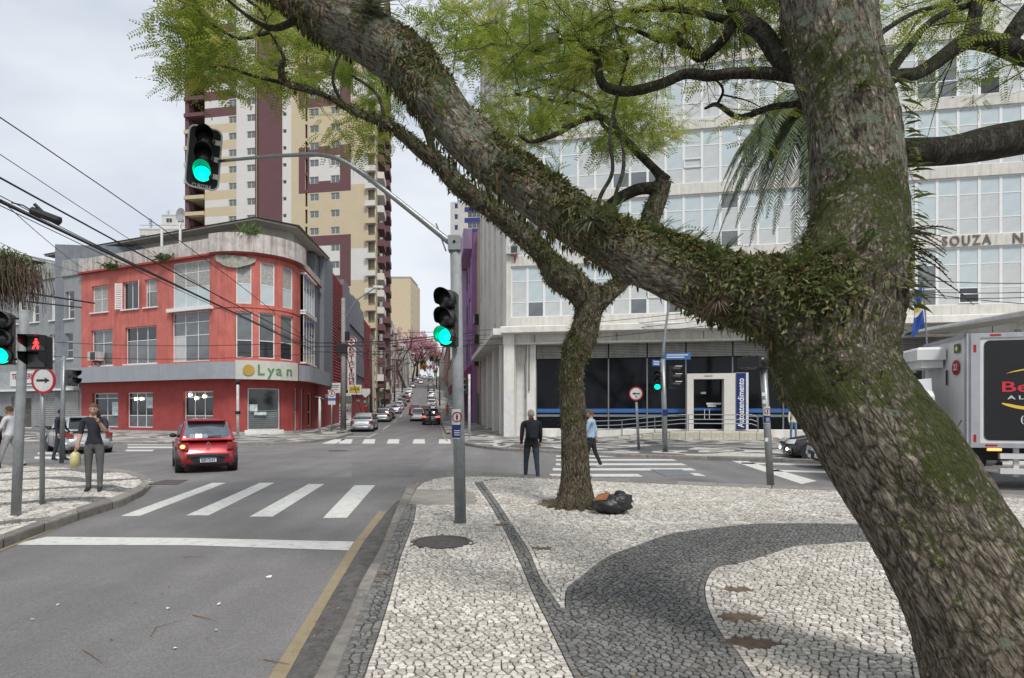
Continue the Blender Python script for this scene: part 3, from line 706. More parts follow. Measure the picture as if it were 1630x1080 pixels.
# windows
r1 = random.Random(5)
def put(hole, cols, rows, mats, inset=.16, fr=.06, nm='window'):
    M, wd = on_path(P_, hole[0], hole[1], hole[2], inset); return window(rb.root, wd, hole[3]-hole[2], cols, rows, M, fr, mats, name=nm)
put(up2[0], [1, 1], [1, 1], lambda i, j: CURTAIN); put(up2[1], [1, 1], [1], [GLASS]); put(up2[2], [.3, 1], [1.3, 1], lambda i, j: CURTAIN if j else GLASS2)
put(big2, [1, 1, 1], [1.35, 1, .75], lambda i, j: BLINDB if j == 0 else (GLASS2 if r1.random() < .6 else CURTAIN), .06)
put(up1[0], [1, 1], [1.7, 1], [GLASS2]); put(up1[1], [1, 1, 1], [1.7, 1], [GLASS2, GLASS]); put(up1[2], [1, 1, 1], [2, 1, .8], lambda i, j: BLIND if i == 0 and j == 0 else GLASS2)
for h_ in dr2: put(h_, [1], [1, 1.15], [BLINDB, CURTAIN], .1, .07)
for h_ in dr1: put(h_, [1], [1, 1.6], [GLASS, GLASS2], .1, .07)
put(bay2, [1, 1, 1, 1], [1.2, 1], [BLINDB, GLASS2], -.25); put(bay1, [1, 1, 1, 1], [1.5, 1], [GLASS2, GLASS], -.25)
for q in (bay1, bay2):
    for z_ in (q[3], q[2]-.12): b = MB(); band(b, q[0]-.1, q[1]+.1, 0, .42, z_, z_+.12); b.build('bay_slab', WFRAME, rb.root)
for k, h_ in enumerate(gr+gd):
    o = put(h_, [1, 1, 1] if k in (1, 2) else ([1, 1] if k == 0 else [1]), [.55, .8, .25] if k < 3 else [1, 1.4], [GLASS2, GLASS, GLASS] if k < 4 else [GLASS], .2, .07, 'shop_window' if k != 5 else 'shop_door')
for h_ in up2+up1[:2]: sill(rb.root, P_, h_[0], h_[1], h_[2])
b = MB(); band(b, up1[2][0]-.2, big2[1]+.35, 0, .28, 8.72, 8.97); b.build('ledge', WFRAME, rb.root)
b = MB(); band(b, gd[0][0]-.1, gd[0][1]+.1, 0, .2, .1, .42); b.build('shop_step', WFRAME, rb.root)
b = MB(); band(b, TA-.2, TB+.3, 0, .05, 8.78, 8.9); b.build('string_course', RED, rb.root)
# warm hanging bulbs in the shop windows
BULB = mat('lit_bulb', (1, .93, .78), .4, 0, emit=6)
for x in (213, 222, 299, 309, 322):
    t_, Y_ = rb.t_at(x, 0, TA); q = P_.at(t_, -.13); b = MB(); b.ball((q.x, q.y, 2.62+.12*((x*7) % 3)), .075, 8, sc=(1, 1, 1.5)); b.build('hanging_bulb', BULB, rb.root, smooth=True)
POSTER = mat('poster', (.5, .56, .58), .5, .5, 4)
for x0, y0, x1, y1 in ((230,632,241,650), (397,644,410,655), (404,656,425,661), (176,640,186,662)):
    q = rb.rect(x0, y0, x1, y1, 0, TB); M, wd = on_path(P_, q[0], q[1], q[2], .12); b = MB(); b.box(0, 0, 0, wd, .01, q[3]-q[2]); o = b.build('poster', POSTER, rb.root); o.matrix_local = M
for z in [.6+.14*k for k in range(9)]:
    M, wd = on_path(P_, gd[0][0]+.08, gd[0][1]-.08, z, .13); b = MB(); b.box(0, 0, 0, wd, .02, .06); o = b.build('shutter_slat', mat('slat_grey', (.16, .18, .18), .6), rb.root); o.matrix_local = M
# open shutters of the second window
for sgn in (0, 1):
    tt_ = up2[1][sgn]; q = P_.at(tt_, .01); b = MB(); wd = .52
    b.box(0, -.02, 0, .05, .02, 2); b.box(wd-.05, -.02, 0, wd, .02, 2)
    for k in range(14): b.box(.05, -.012, .05+k*.14, wd-.05, .012, .05+k*.14+.09)
    o = b.build('shutter', WFRAME, rb.root); o.matrix_local = Matrix.Translation((q.x, q.y, up2[1][2])) @ Matrix.Rotation(rad(-150 if sgn == 0 else -35), 4, 'Z')
# split unit / window ac on bracket
def ac_unit(path, hole, root, w_=.95, h_=.68, d=.6):
    q = path.at(hole[0]+.55, 0); b = MB(); b.box(0, -d, 0, w_, 0, h_); o = b.build('air_conditioner', mat('ac_body', (.5, .5, .48), .6, .2, 5, streak=.4), root, loc=(q.x, q.y, 0))
    g = MB(); g.box(.34, -d-.012, .05, w_-.05, -d+.002, h_-.05)
    for k in range(8): g.box(.36, -d-.02, .08+k*.07, w_-.07, -d-.012, .1+k*.07)
    g.build('grille', mat('ac_grille', (.07, .07, .07), .7), o); g = MB(); g.box(.5, -d, -.14, .58, .1, -.002); g.box(.5, -.06, -.5, .58, .02, -.14); g.tube([(.54, -d, -.1), (.54, 0, -.5)], .02, 6); g.build('bracket', REDD, o); return o
o = ac_unit(P_, up1[0], rb.root); o.location.z = 5.55
# peeling cloth under the parapet drum and weeds
b = MB(); rows = []
for k in range(9):
    t_ = TA-.1+k*.36; q = P_.at(t_, .06+.14*math.sin(k*1.3)**2); rows.append((q.x, q.y, 12.45-.1*k*.4)); 
for k in range(8):
    a, c = rows[k], rows[k+1]; da = .75*math.sin((k+.6)/9*3.1)+.1; dc = .75*math.sin((k+1.6)/9*3.1)+.1
    b.quad((a[0], a[1]-.05, a[2]-da), (c[0], c[1]-.05, c[2]-dc), c, a)
b.build('torn_sheet', mat('torn_sheet', (.32, .32, .27), .9, .5, 4), rb.root)
WEED = mat('weed_leaf', (.10, .16, .045), .8, .4, 5)
def weed(name, label, loc, r, n, up=1., seed=1, group=None, m=None, parent=None, thin=.03, long=.22):
    rr = random.Random(seed); b = MB()
    for k in range(n):
        a = rr.uniform(0, 6.28); e = rr.uniform(-.3, 1.2); d = Vector((math.cos(a)*math.cos(e), math.sin(a)*math.cos(e), math.sin(e)*up)); p0 = Vector((rr.gauss(0, r*.4), rr.gauss(0, r*.25), rr.uniform(-.1, .2)*r)); L_ = long*rr.uniform(.5, 1.3)
        sd = d.cross(Vector((0, 0, 1))).normalized()*thin if abs(d.z) < .98 else Vector((thin, 0, 0)); mid = p0+d*L_*.5+Vector((0, 0, .02)); tip = p0+d*L_-Vector((0, 0, L_*.3))
        b.add([p0, mid+sd, tip, mid-sd], [(0, 1, 2), (0, 2, 3)])
    o = b.build(name, m or WEED, parent, loc=loc)
    return tag(o, label, 'plant', group) if label else o
q = rb.M @ Vector((*P_.at(rb.t_at(187, 0, TA)[0], .25), 12.5)); weed('weed_clump', 'hanging green weed clump on the ledge above the white shuttered window of the red building', q, .7, 160, seed=2, long=.5, thin=.05)
q = rb.M @ Vector((*P_.at(rb.t_at(268, 0, TA)[0], .25), 12.5)); weed('weed_clump', 'green weed clump under the parapet beside the large frosted window of the red building', q, .8, 170, seed=3, long=.5, thin=.05)
q = rb.M @ Vector((*P_.at(rb.t_at(396, TA, TB)[0], .2), 13.8)); weed('weed_clump', 'sparse yellowish weeds growing on top of the rounded parapet', q, .8, 120, 1.6, seed=4, long=.6)
# setback top storey with broad eave
b = MB(); sp = Path([(-8, 3.0), (15.0, 3.0), (16.3, 5.4), (12.4, 12)]); wn = [(t, t+.9, 13.75, 14.85) for t in (1.2, 5.3, 8.4, 12.4, 17.2, 20.2)]
wall(b, sp, 0, sp.len, 12.4, 15.2, wn, .12); b.build('top_storey_wall', WALLW, rb.root)
for k, q in enumerate(wn):
    M, wd = on_path(sp, q[0], q[1], q[2], .1); window(rb.root, wd, 1.1, [1, 1], [1], M, .05, [GLASS2] if k % 2 else [BLIND])
b = MB(); po = [(-8.5, 2.0), (16.2, 1.9), (17.5, 4.6), (13.3, 13), (-8.5, 14)]
b.prism(po, 15.2, 15.26, 0); b.prism([(x*.999+.01, y+.02) for x, y in po], 15.26, 15.33, 1); b.build('eave', [WALLW, DIRTYROOF], rb.root)
b = MB(); b.add([(-8.6, 1.9, 15.35), (16.3, 1.8, 15.35), (17.8, 4.5, 15.35), (13.4, 13, 15.35), (-8.6, 14, 15.35), (-5, 8, 15.75), (12.5, 7, 15.9)], [(0, 1, 6, 5), (1, 2, 6), (2, 3, 6), (3, 4, 5, 6), (4, 0, 5)]); b.build('roof', DIRTYROOF, rb.root)
b = MB()
for x, z in ((9.3, 14.2), (7.3, 14.0)): b.cyl((x, 1.4, 13.4), (x, 1.4, z+1.5), .09, 8)
b.tube([(9.2, 1.4, 15.2), (9.9, 1.2, 15.9)], .03, 5); b.build('vent_pipe', WFRAME, rb.root)
b = MB(); q = (9.3, 1.4, 16.3); n = 14
for k in range(n):
    a = 2*math.pi*k/n; a2 = 2*math.pi*(k+1)/n; b.add([(q[0], q[1]+.12, q[2]), (q[0]+.5*math.cos(a), q[1], q[2]+.5*math.sin(a)), (q[0]+.5*math.cos(a2), q[1], q[2]+.5*math.sin(a2))], [(0, 1, 2)])
b.build('satellite_dish', mat('dish_grey', (.35, .35, .35), .6), rb.root)
# ---------------------------------------------------------------- grey building on its left
GREY = mat('grey_stucco', (.28, .29, .295), .88, .14, 1.3, bump=.4, bscale=45, streak=.25, stain=(.12, .12, .12))
gb = Bldg('grey_building', 'grey stucco three storey building with narrow paired windows, left of the red one', 'building', A, rzA)
gb.build_path([(-14, .02), (-.02, .02)]); GP = gb.path
w2 = zfix([gb.rect(80,459,95,493), gb.rect(104,455,118,491)], 9.05, 11.2); w1 = zfix([gb.rect(79,527,92.5,563), gb.rect(101,526,116,562)], 5.9, 7.9)
w2 += [(a-4.6, b_-4.6, c, d) for a, b_, c, d in w2]; w1 += [(a-4.6, b_-4.6, c, d) for a, b_, c, d in w1]
sh = [gb.rect(18,632,50,690), gb.rect(72,630,99,690)]; sh = zfix(sh, .3, 2.9)
b = MB(); wall(b, GP, 0, 13.98, .1, 12.5, w2+w1+sh, .22); b.build('wall', GREY, gb.root)
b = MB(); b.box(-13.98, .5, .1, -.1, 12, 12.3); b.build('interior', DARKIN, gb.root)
b = MB(); b.bev(-13.98, -.1, 12.42, -.02, .3, 13.7, .04); b.build('parapet', mat('grey_parapet', (.34, .345, .34), .9, .3, 2, streak=.5, bump=.3), gb.root)
for h_ in w2+w1:
    M, wd = on_path(GP, h_[0], h_[1], h_[2], .15); window(gb.root, wd, h_[3]-h_[2], [.35, 1], [1, 1, 1], M, .06, lambda i, j: BLINDW if i == 0 else GLASS); sill(gb.root, GP, h_[0], h_[1], h_[2])
for h_ in sh:
    M, wd = on_path(GP, h_[0], h_[1], h_[2], .2); window(gb.root, wd, h_[3]-h_[2], [1], [1], M, .07, [mat('shop_goods', (.12, .10, .08), .6, .9, 5)], name='shop_window')
b = MB(); b.box(-13.98, -.55, 3.35, -.1, .0, 3.5); b.build('canopy', WFRAME, gb.root)
b = MB(); b.box(-13.98, -.12, 3.5, -.1, .0, 5.0); b.build('fascia', mat('fascia_grey', (.33, .35, .35), .7, .15), gb.root)
q = gb.rect(21,591,64,615); b = MB(); b.box(q[0]-14, -.2, q[2], q[1]-14, -.125, q[3]); b.build('shop_sign', mat('sign_white', (.62, .62, .6), .5, .05), gb.root)
WINE = mat('wine_red_letters', (.23, .01, .02), .5)
text('TEMAKERIA', .62, WINE, gb.root, FRONT((q[0]+q[1])/2-14, -.21, (q[2]+q[3])/2+.15), 'lettering', .01, (q[1]-q[0])*.86)
b = MB(); b.box(q[0]-14+1.3, -.215, q[2]+.12, q[1]-14-.2, -.201, q[2]+.22); b.build('sign_line', WINE, gb.root)
for k in range(17): b = MB(); b.box(-6.1, -.04, .35+k*.17, -.3, .0, .35+k*.17+.13); b.build('shutter_slat', mat('roller_grey', (.33, .33, .32), .7, .15, 2), gb.root) if k else None
# building further left with attic storey
lb = Bldg('grey_building', 'pale grey building with attic storey behind the hanging plant at the left edge', 'building', A, rzA)
lb.build_path([(-34, -.4), (-14.1, -.4)])
hh = [(t, t+1.3, z, z+1.9) for z in (5.8, 9) for t in (2, 6, 10, 14, 17.4)]
b = MB(); wall(b, lb.path, 0, 19.9, .1, 13, hh+[(15.5, 19, .4, 2.9)], .2); b.box(-34, 12.6-12.9, 13, -14.1, 9, 13.4); b.build('wall', mat('pale_grey_plaster', (.36, .36, .34), .9, .2, 1.5, streak=.4, bump=.3), lb.root)
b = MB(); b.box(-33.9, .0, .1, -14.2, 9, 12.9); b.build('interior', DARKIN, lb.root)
for q in hh:
    M, wd = on_path(lb.path, q[0], q[1], q[2], .12); window(lb.root, wd, 1.9, [1, 1], [1, 1], M, .06, [GLASS2])
b = MB(); ap = Path([(-34, 1.2), (-12.5, 1.2)]); aw = [(t, t+1.7, 13.9, 15) for t in (8, 12, 17.2)]
wall(b, ap, 0, 21.5, 13.4, 15.4, aw, .1); b.build('attic_wall', WALLW, lb.root)
for q in aw: M, wd = on_path(ap, q[0], q[1], q[2], .08); window(lb.root, wd, 1.1, [1, 1, 1], [1], M, .06, [GLASS2])
b = MB(); b.box(-34.5, .0, 15.4, -11.8, 8, 15.55, 0); b.box(-34.5, .05, 15.55, -11.9, 8, 15.75, 1); b.build('eave', [WALLW, DIRTYROOF], lb.root)
fr = MB(); fr.tube([(-17.2, -1.3, 9.2), (-17.2, -1.3, 12.2), (-15.6, -1.3, 13.6), (-15.6, -1.3, 10.6), (-17.2, -1.3, 9.2)], .05, 6)
for k in range(7): fr.box(-17.1+k*.2, -1.32, 10.9+k*.1, -17.1+k*.2+.1, -1.28, 12.2+k*.12)
fr.tube([(-17.2, -1.3, 11), (-17.2, -.4, 11)], .04, 6); fr.tube([(-15.6, -1.3, 12), (-15.6, -.4, 12)], .04, 6); fr.build('sign_frame', mat('rusty_cream_frame', (.30, .26, .17), .8, .4, 6), lb.root)
# shop step strip
# ---------------------------------------------------------------- white block far left
def simple_block(name, label, px0, px1, ytop, D, depth, m, floors=8, wcol=GLASS2, rz=None, group=None, cols=6, z0=0., win=(1.4, 1.2), roof=True, cat='building', rows=None, base=None):
    a = P(px0, HY, D); b_ = P(px1, HY, D); W = (b_-a).length; zt = H-(ytop-HY)/F*D
    o = Bldg(name, label, cat, (a.x, a.y, z0), 0 if rz is None else rz, group=group); o.build_path([(0, 0), (W, 0), (W, depth)]); fh = (zt-z0)/floors; hs = []
    for f in range(floors):
        if rows and f not in rows: continue
        for c in range(cols):
            x = W*(c+.5)/cols; hs.append((x-win[0]/2, x+win[0]/2, f*fh+fh*.35, f*fh+fh*.35+win[1]))
    b = MB(); wall(b, o.path, 0, o.path.len, 0, zt-z0, hs, .15)
    b.quad((0, 0, zt-z0-.02), (W, 0, zt-z0-.02), (W, depth, zt-z0-.02), (0, depth, zt-z0-.02)); b.quad((0, depth, 0), (0, 0, 0), (0, 0, zt-z0), (0, depth, zt-z0)); b.quad((W, depth, 0), (0, depth, 0), (0, depth, zt-z0), (W, depth, zt-z0)); b.build('wall', m, o.root)
    if roof: b = MB(); b.box(-.1, -.1, zt-z0, W+.1, depth+.1, zt-z0+.35); b.build('parapet', m, o.root)
    for q in hs: M, wd = on_path(o.path, q[0], q[1], q[2], .1); window(o.root, wd, q[3]-q[2], [1, 1], [1], M, .06, [wcol])
    return o, W, zt-z0
WHITE = mat('white_plaster', (.60, .59, .56), .88, .1, 1, streak=.2, stain=(.3, .28, .25))
o, W_, Z_ = simple_block('apartment_building', 'white apartment block with rooftop plant room peeping over the long eave', 222, 300, 366, 150, 14, WHITE, 12, cols=7)
b = MB(); b.box(W_*.36, 2, Z_+.3, W_*.92, 9, Z_+4.2); b.box(W_*.36, 1.9, Z_+4.2, W_*.95, 9, Z_+4.5); b.build('rooftop_room', WHITE, o.root)
for k in range(2): window(o.root, 1.6, 1.2, [1, 1], [1], Matrix.Translation((W_*.45+k*3, 1.93, Z_+2.4)), .08, [GLASS])
b = MB()
for x, h_ in ((.07, 4), (.1, 3.4), (.45, 6), (.86, 6.6), (.9, 8), (.94, 7)): b.tube([(W_*x, 3, Z_+.3), (W_*x, 3, Z_+h_)], .07, 5); [b.tube([(W_*x-.6+.1*k, 3, Z_+h_-.5-.5*k), (W_*x+.6-.1*k, 3, Z_+h_-.5-.5*k)], .05, 4) for k in range(3)]
b.tube([(0, .2, Z_+1.2), (W_, .2, Z_+1.2)], .06, 4); b.build('antenna', mat('antenna_grey', (.2, .2, .2), .6, metal=.3), o.root)
# ---------------------------------------------------------------- tall tower
CREAM = mat('cream_render', (.53, .445, .30), .85, .06, .6, streak=.12, stain=(.35, .28, .18))
TWHITE = mat('tower_white', (.62, .60, .56), .85, .05, .6, streak=.12, stain=(.4, .38, .34))
MAROON = mat('maroon_render', (.135, .066, .070), .85, .08, .6, streak=.15, stain=(.09, .04, .045))
TW = (-31.4*0, 0); D0 = 98.
tr = P(598, HY, D0); rzT = math.atan2(-.172, .985)
tl = Vector((tr.x, tr.y, 0))
dx = Vector((math.cos(rzT), math.sin(rzT), 0)); 
# solve length so that the left edge projects to px 297
Lw = 5.
while True:
    q = tl-dx*Lw
    if CX+F*q.x/q.y < 297: break
    Lw += .1
org = tl-dx*Lw
tw = Bldg('apartment_tower', 'tall apartment tower in cream, white and maroon behind the red building', 'tower', (org.x, org.y, 0), rzT)
tw.build_path([(0, 0), (Lw, 0)])
def tx(px): return tw.t_at(px)[0]
FH = 2.86; NF = 26; Zw0 = None
def zy(px, py): t_, Y_ = tw.t_at(px); return H-(py-HY)/F*Y_
zw = zy(655, 340+.0)        # a window row at py ~340..350 (col at px 500)
zb = zy(500, 347)           # bottom of that window row
f0 = zb % FH
b1, b2, b3, b4, b5, b6, b7, b8 = [tx(v) for v in (326, 365, 406, 411, 449.5, 463.5, 585, 597)]
cA = (tx(364), tx(376.5)); cB = (tx(393), tx(406)); cC = (tx(450), tx(456)); cD = (tx(493), tx(507)); cE = (tx(526.5), tx(540.5)); cF = (tx(586), tx(596.5))
sl = (tx(485.5), tx(489.5)); mr0, mr1 = tx(475.5), tx(558.5); mi0 = tx(492.5); mi1 = tx(541)
hs = []
rows_z = [f0+FH*k for k in range(-1, NF+2)]; rows_z = [z for z in rows_z if z > 1]
ZT = 76.
for z in rows_z:
    for c in (cA, cB, cD, cE): hs.append((c[0], c[1], z, z+1.15))
    hs.append((cF[0], cF[1], z-.75, z+1.2)); hs.append((cC[0], cC[1], z+.35, z+.95)); hs.append((sl[0], sl[1], z-.9, z+1.45))
hs.append((tx(408), b4, .5, ZT-1))
fr_bot = zy(500, 533.5-.0)  # not used for geometry, kept as the period anchor
f2b = zy(500, 307.5); f2t = zy(500, 234)     # second maroon frame
per = 5*FH
frames = [(f2b+per*k, f2t+per*k) for k in (-1, 0, 1, 2, 3, 4)]
frames[0] = (zy(500, 458), zy(500, 376)+0.)
def tcol(t, z):
    if t > b5 and t < b7:
        for (a, c) in frames:
            if mr0 < t < mr1 and a < z < c:
                if mi0 < t < mi1 and a+1.9 < z < c-1.7: return 1
                return 2
            if t >= mr1 and t < tx_585 and a+1.0 < z < c-2.4: return 1
        if t < b6: return 1
        if t < tx_476 and int((z-f2b)/per) % 2 == 0 and z > f2b-2: return 1 if t < b6 else 0
        return 0
    if b3 < t < b4: return 2
    if b4 <= t <= b5: return 2
    if b2 < t <= b3: return 1 if t > tx_376 else (1 if ((z-f0) % FH) < 1.25 else bandc(z))
    return 1 if ((z-f0) % FH) < 1.25 else bandc(z)
tx_585 = tx(586); tx_476 = tx(475); tx_376 = cA[1]
zb_m = zy(350, 188)
def bandc(z): return 2 if z > zb_m and ((z-zb_m) % (per*2)) < per*1.2 else 0
zc = []
for z in rows_z: zc += [z+1.25, z]
for a, c in frames: zc += [a, c, a+1.9, c-1.7, a+1.0, c-2.4]
zc += [zb_m, zb_m+per*1.2, zb_m+per*2]
b = MB(); wall(b, tw.path, b1, Lw, .1, ZT, hs, .3, mfn=tcol, tc=[b2, b3, b4, b5, b6, b7, mr0, mr1, mi0, mi1, tx_476, tx_376, tx_585], zc=zc, mrev=None)
b.build('wall', [CREAM, TWHITE, MAROON], tw.root)
for z in rows_z:
    for c in (cA, cB, cD, cE): M, wd = on_path(tw.path, c[0], c[1], z, .12); window(tw.root, wd, 1.15, [1, 1], [1], M, .06, [GLASS2])
    M, wd = on_path(tw.path, cC[0], cC[1], z+.35, .12); window(tw.root, wd, .6, [1], [1], M, .06, [GLASS])
b = MB(); b.prism([(b1+.1, .5), (Lw-.7, .5), (Lw-7.2, 21), (b1+.1, 24.5)], .1, ZT-.2); b.build('interior', DARKIN, tw.root)
# left balcony recess: slabs, pillar and back wall
b = MB(); b.box(-.1, 4.0, .1, b1, 4.2, ZT); b.build('recess_wall', mat('recess_brown', (.10, .055, .05), .9), tw.root)
b = MB(); b.box(-.1, 0, .1, .45, .5, ZT); b.build('pillar', MAROON, tw.root)
b = MB(); b.box(-.25, .0, .1, -.1, 25, ZT); b.build('side_wall', MAROON, tw.root)
for z in rows_z:
    up_ = z > zb_m; b = MB(); b.box(.45, -.02, z-1.45, b1+.002, 3.9, z-1.25); b.box(-.25, -.35, z-1.3, b1+.003, -.05, z-.35-.3); b.build('balcony', MAROON if up_ else CREAM, tw.root)
    b = MB(); b.box(.9, 2.6, z-1.2, 1.7, 3.1, z-.45); b.box(2.1, 2.6, z-1.2, 2.9, 3.1, z-.45); b.build('condenser', BLINDW, tw.root)
# right side follows the street line: staggered balconies
SM = Matrix.Translation((Lw, 0, 0)) @ Matrix.Rotation(math.atan2(SD.y, SD.x)-math.pi/2-rzT, 4, 'Z')
def sidep(b, name, m): o = b.build(name, m, tw.root); o.matrix_local = SM; return o
for k, z in enumerate(rows_z):
    c0 = TWHITE if frames[0][0] % per < (z % per) < frames[0][0] % per+6 else CREAM
    b = MB(); b.box(cF[0]-.3, -.5, z-1.6, cF[1]+.3, -.02, z-1.42); b.box(cF[0]-.3, -.62, z-1.6, cF[1]+.3, -.5, z-.75); b.build('balcony', c0, tw.root)
    b = MB(); b.box(0, 3, z-1.5, 1.1, 8, z-1.3); b.box(.98, 3, z-1.3, 1.1, 8, z-.4); b.box(0, 3, z-1.3, .98, 3.12, z-.4); sidep(b, 'balcony', MAROON if (k//3) % 2 else TWHITE)
    b = MB(); b.box(0, 14, z-1.5, 1.3, 20, z-1.3); b.box(1.18, 14, z-1.3, 1.3, 20, z-.4); b.box(0, 14, z-1.3, 1.18, 14.12, z-.4); sidep(b, 'balcony', MAROON)
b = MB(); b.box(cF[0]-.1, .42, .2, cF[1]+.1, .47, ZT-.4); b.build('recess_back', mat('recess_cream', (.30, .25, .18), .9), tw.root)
hs2 = []
sp2 = Path([(0, 0), (0, 22)])
for z in rows_z: hs2 += [(3.5, 7.5, z-1.2, z+.9), (14.5, 18, z-1.2, z+.9), (10, 11.1, z, z+1.1)]
b = MB(); wall(b, sp2, 0, 22, .1, ZT, hs2, .5, mfn=lambda t, z: 0 if t < 8 else (1 if t < 20 else 0)); sidep(b, 'side_wall', [CREAM, TWHITE])
b = MB(); b.box(.02, 21.4, .1, 1.0, 22, ZT); sidep(b, 'pillar', MAROON)
b = MB(); b.prism([(-.1, -.1), (Lw, -.1), (Lw-6.6, 21), (-.1, 25)], ZT, ZT+.5); b.build('roof', CONC, tw.root)
# ================================================ LEFT SIDE OF THE FAR STREET
def street_bldg(name, label, u, s0, s1, ztop, m, side=-1, depth=14, **kw):
    """block whose front lies on the line u; side -1: left of the street, +1: right. local x runs so that -y faces the street"""
    z0 = min(hz(s0), hz(s1))
    if side < 0: o = S(u, s0); rz = math.atan2(SD.y, SD.x); L_ = s1-s0      # x along the street away, -y -> right (street)
    else: o = S(u, s1); rz = math.atan2(-SD.y, -SD.x); L_ = s1-s0
    B = Bldg(name, label, 'building', (o.x, o.y, z0), rz); B.build_path([(0, 0), (L_, 0)]); B.W = L_; B.depth = depth; B.zt = ztop-z0
    return B
def shell(B, holes, m, depth=.2, mfn=None, tc=(), zc=(), mats=None, name='wall', base=0):
    b = MB(); W, D, z = B.W, B.depth, B.zt
    B.path = Path([(0, D), (0, 0), (W, 0), (W, D)]); hh = [(q[0]+D, q[1]+D, *q[2:]) for q in holes]
    wall(b, B.path, 0, B.path.len, base, z, hh, depth, mfn=(lambda t, zz: mfn(t-D, zz)) if mfn else None, tc=[t+D for t in tc], zc=zc)
    b.quad((0, 0, z), (W, 0, z), (W, D, z), (0, D, z)); b.quad((W, D, base), (0, D, base), (0, D, z), (W, D, z)); b.build(name, mats or m, B.root)
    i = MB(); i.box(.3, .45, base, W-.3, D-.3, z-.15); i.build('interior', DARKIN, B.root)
def wins(B, holes, cols, rows, mats, inset=.12, fr=.06, name='window'):
    for q in holes:
        M, wd = on_path(Path([(-1, 0), (B.W+1, 0)]), q[0]+1, q[1]+1, q[2], inset); window(B.root, wd, q[3]-q[2], cols, rows, M, fr, mats, name=name)
# parking building with grey and red corrugated stripes
STEELG = mat('grey_cladding', (.16, .175, .195), .6, .2, 1.5, streak=.35, stain=(.32, .33, .34))
REDC = mat('red_cladding', (.36, .045, .055), .55, .12, 2, streak=.2, stain=(.45, .2, .2))
pk = street_bldg('parking_building', 'car park building clad in grey and red corrugated strips with a tall vertical sign', -9.6, 52, 96, 15.0, STEELG, depth=20)
shell(pk, [(13.5, 20, 0.05, 4.3, 1)], STEELG, .6, zc=[4.3])
def ss(px):  # distance along the left building line for a pixel column
    k = (px-CX)/F; u = -9.6; # X = SR.x*u+SD.x*s ; Y = SR.y*u+SD.y*s
    return (SR.x*u-k*SR.y*u)/(k*SD.y-SD.x)
secs = [(508, 523, 'g', 15.5), (523, 541, 'r', 15.1), (541, 551, 'g', 15.7), (551, 575, 'p', 15.4), (575, 586, 'r', 14.8), (586, 591, 'g', 13.6)]
for x0, x1, k, zt in secs:
    a, c = ss(x0)-52+.04, ss(x1)-52-.04; a = max(a, .02); b = MB()
    if k == 'r':
        n = 36; z0 = 4.4
        for i in range(n):
            za = z0+(zt-z0)*i/n; h_ = (zt-z0)/n; q = MB(); q.add([(a,-.28,za),(c,-.28,za),(c,-.28,za+h_*.45),(a,-.28,za+h_*.45),(c,-.1,za+h_*.97),(a,-.1,za+h_*.97),(a,-.1,za),(c,-.1,za)], [(0,1,2,3),(3,2,4,5),(0,3,5,6),(1,7,4,2),(0,6,7,1)])
            q.build('corrugated_strip', REDC, pk.root)
        b.box(a-.03, -.34, z0-.1, a+.12, -.02, zt+.1); b.box(c-.12, -.34, z0-.1, c+.02, -.02, zt+.1); b.build('edge_trim', REDD, pk.root)
    elif k == 'g': b.box(a, -.4, 4.3, c, -.02, zt); b.build('cladding_panel', STEELG, pk.root)
    else:
        for i in range(4):
            for j in range(6):
                w_ = (c-a)/4; h_ = (zt-4.3)/6; q = MB(); q.box(a+i*w_+.03, -.2-.1*((i*3+j*5) % 3), 4.3+j*h_+.03, a+(i+1)*w_-.03, -.02, 4.3+(j+1)*h_-.03+(.3*((i*7) % 3) if j == 5 else 0)); q.build('cladding_panel', STEELG, pk.root)
REDW = mat('red_ground_wall', (.33, .045, .05), .7, .15, 2, streak=.3, stain=(.4, .25, .25))
for a, c, m_ in ((0.05, 13, REDW), (20.2, 43.5, REDW)):
    b = MB(); b.box(a, -.25, .1, c, -.01, 3.9); b.build('ground_floor_wall', m_, pk.root)
for x in (28, 36, 5): text('ESTACIONAMENTO', .45, BLINDW, pk.root, FRONT(x, -.27, 2.9), 'lettering', .006, 3.4)
b = MB(); b.box(-.02, -.5, 3.95, 43.9, -.02, 4.3); b.build('canopy', STEELG, pk.root)
# vertical blade sign, facing down the street towards us
WSGN = mat('sign_face_white', (.66, .65, .62), .5, .06, 2)
def facing(x, y, z, rzl): return Matrix.Translation((x, y, z)) @ Matrix.Rotation(rzl, 4, 'Z') @ Matrix.Rotation(rad(90), 4, 'X')
BR = rad(-97.8+0)          # local rotation that turns a street-facing board to face the camera axis
def blade(px, py0, py1, wpx, Yd, m, name, label, parent=None):
    o = thing(name, label, 'sign', P(px, HY, Yd)-Vector((0, 0, H))); w_ = wpx/F*Yd; z0, z1 = H-(py1-HY)/F*Yd, H-(py0-HY)/F*Yd
    return o, w_, z0, z1
o, w_, z0, z1 = blade(560, 553, 613, 13, 62, WSGN, 'vertical_sign', 'tall white vertical sign reading ESTACIONE in dark red letters')
b = MB(); b.bev(-w_/2, -.1, z0-.5, w_/2, .1, z1, .02); b.build('sign_board', WSGN, o)
for i, ch in enumerate('ESTACIONE'): text(ch, .54, WINE, o, FRONT(0, -.105, z1-.26-(z1-z0)*i/9.), 'lettering', .012, .56 if ch != 'I' else .17)
b = MB(); b.cyl((0, -.12, z1+.6), (0, .1, z1+.6), .52, 24); b.build('round_board', WSGN, o)
b = MB(); b.tube([(.45*math.cos(t*.3), -.13, z1+.6+.45*math.sin(t*.3)) for t in range(22)], .05, 5); b.build('ring', WINE, o); text('E', .66, WINE, o, FRONT(0, -.135, z1+.6), 'lettering', .01)
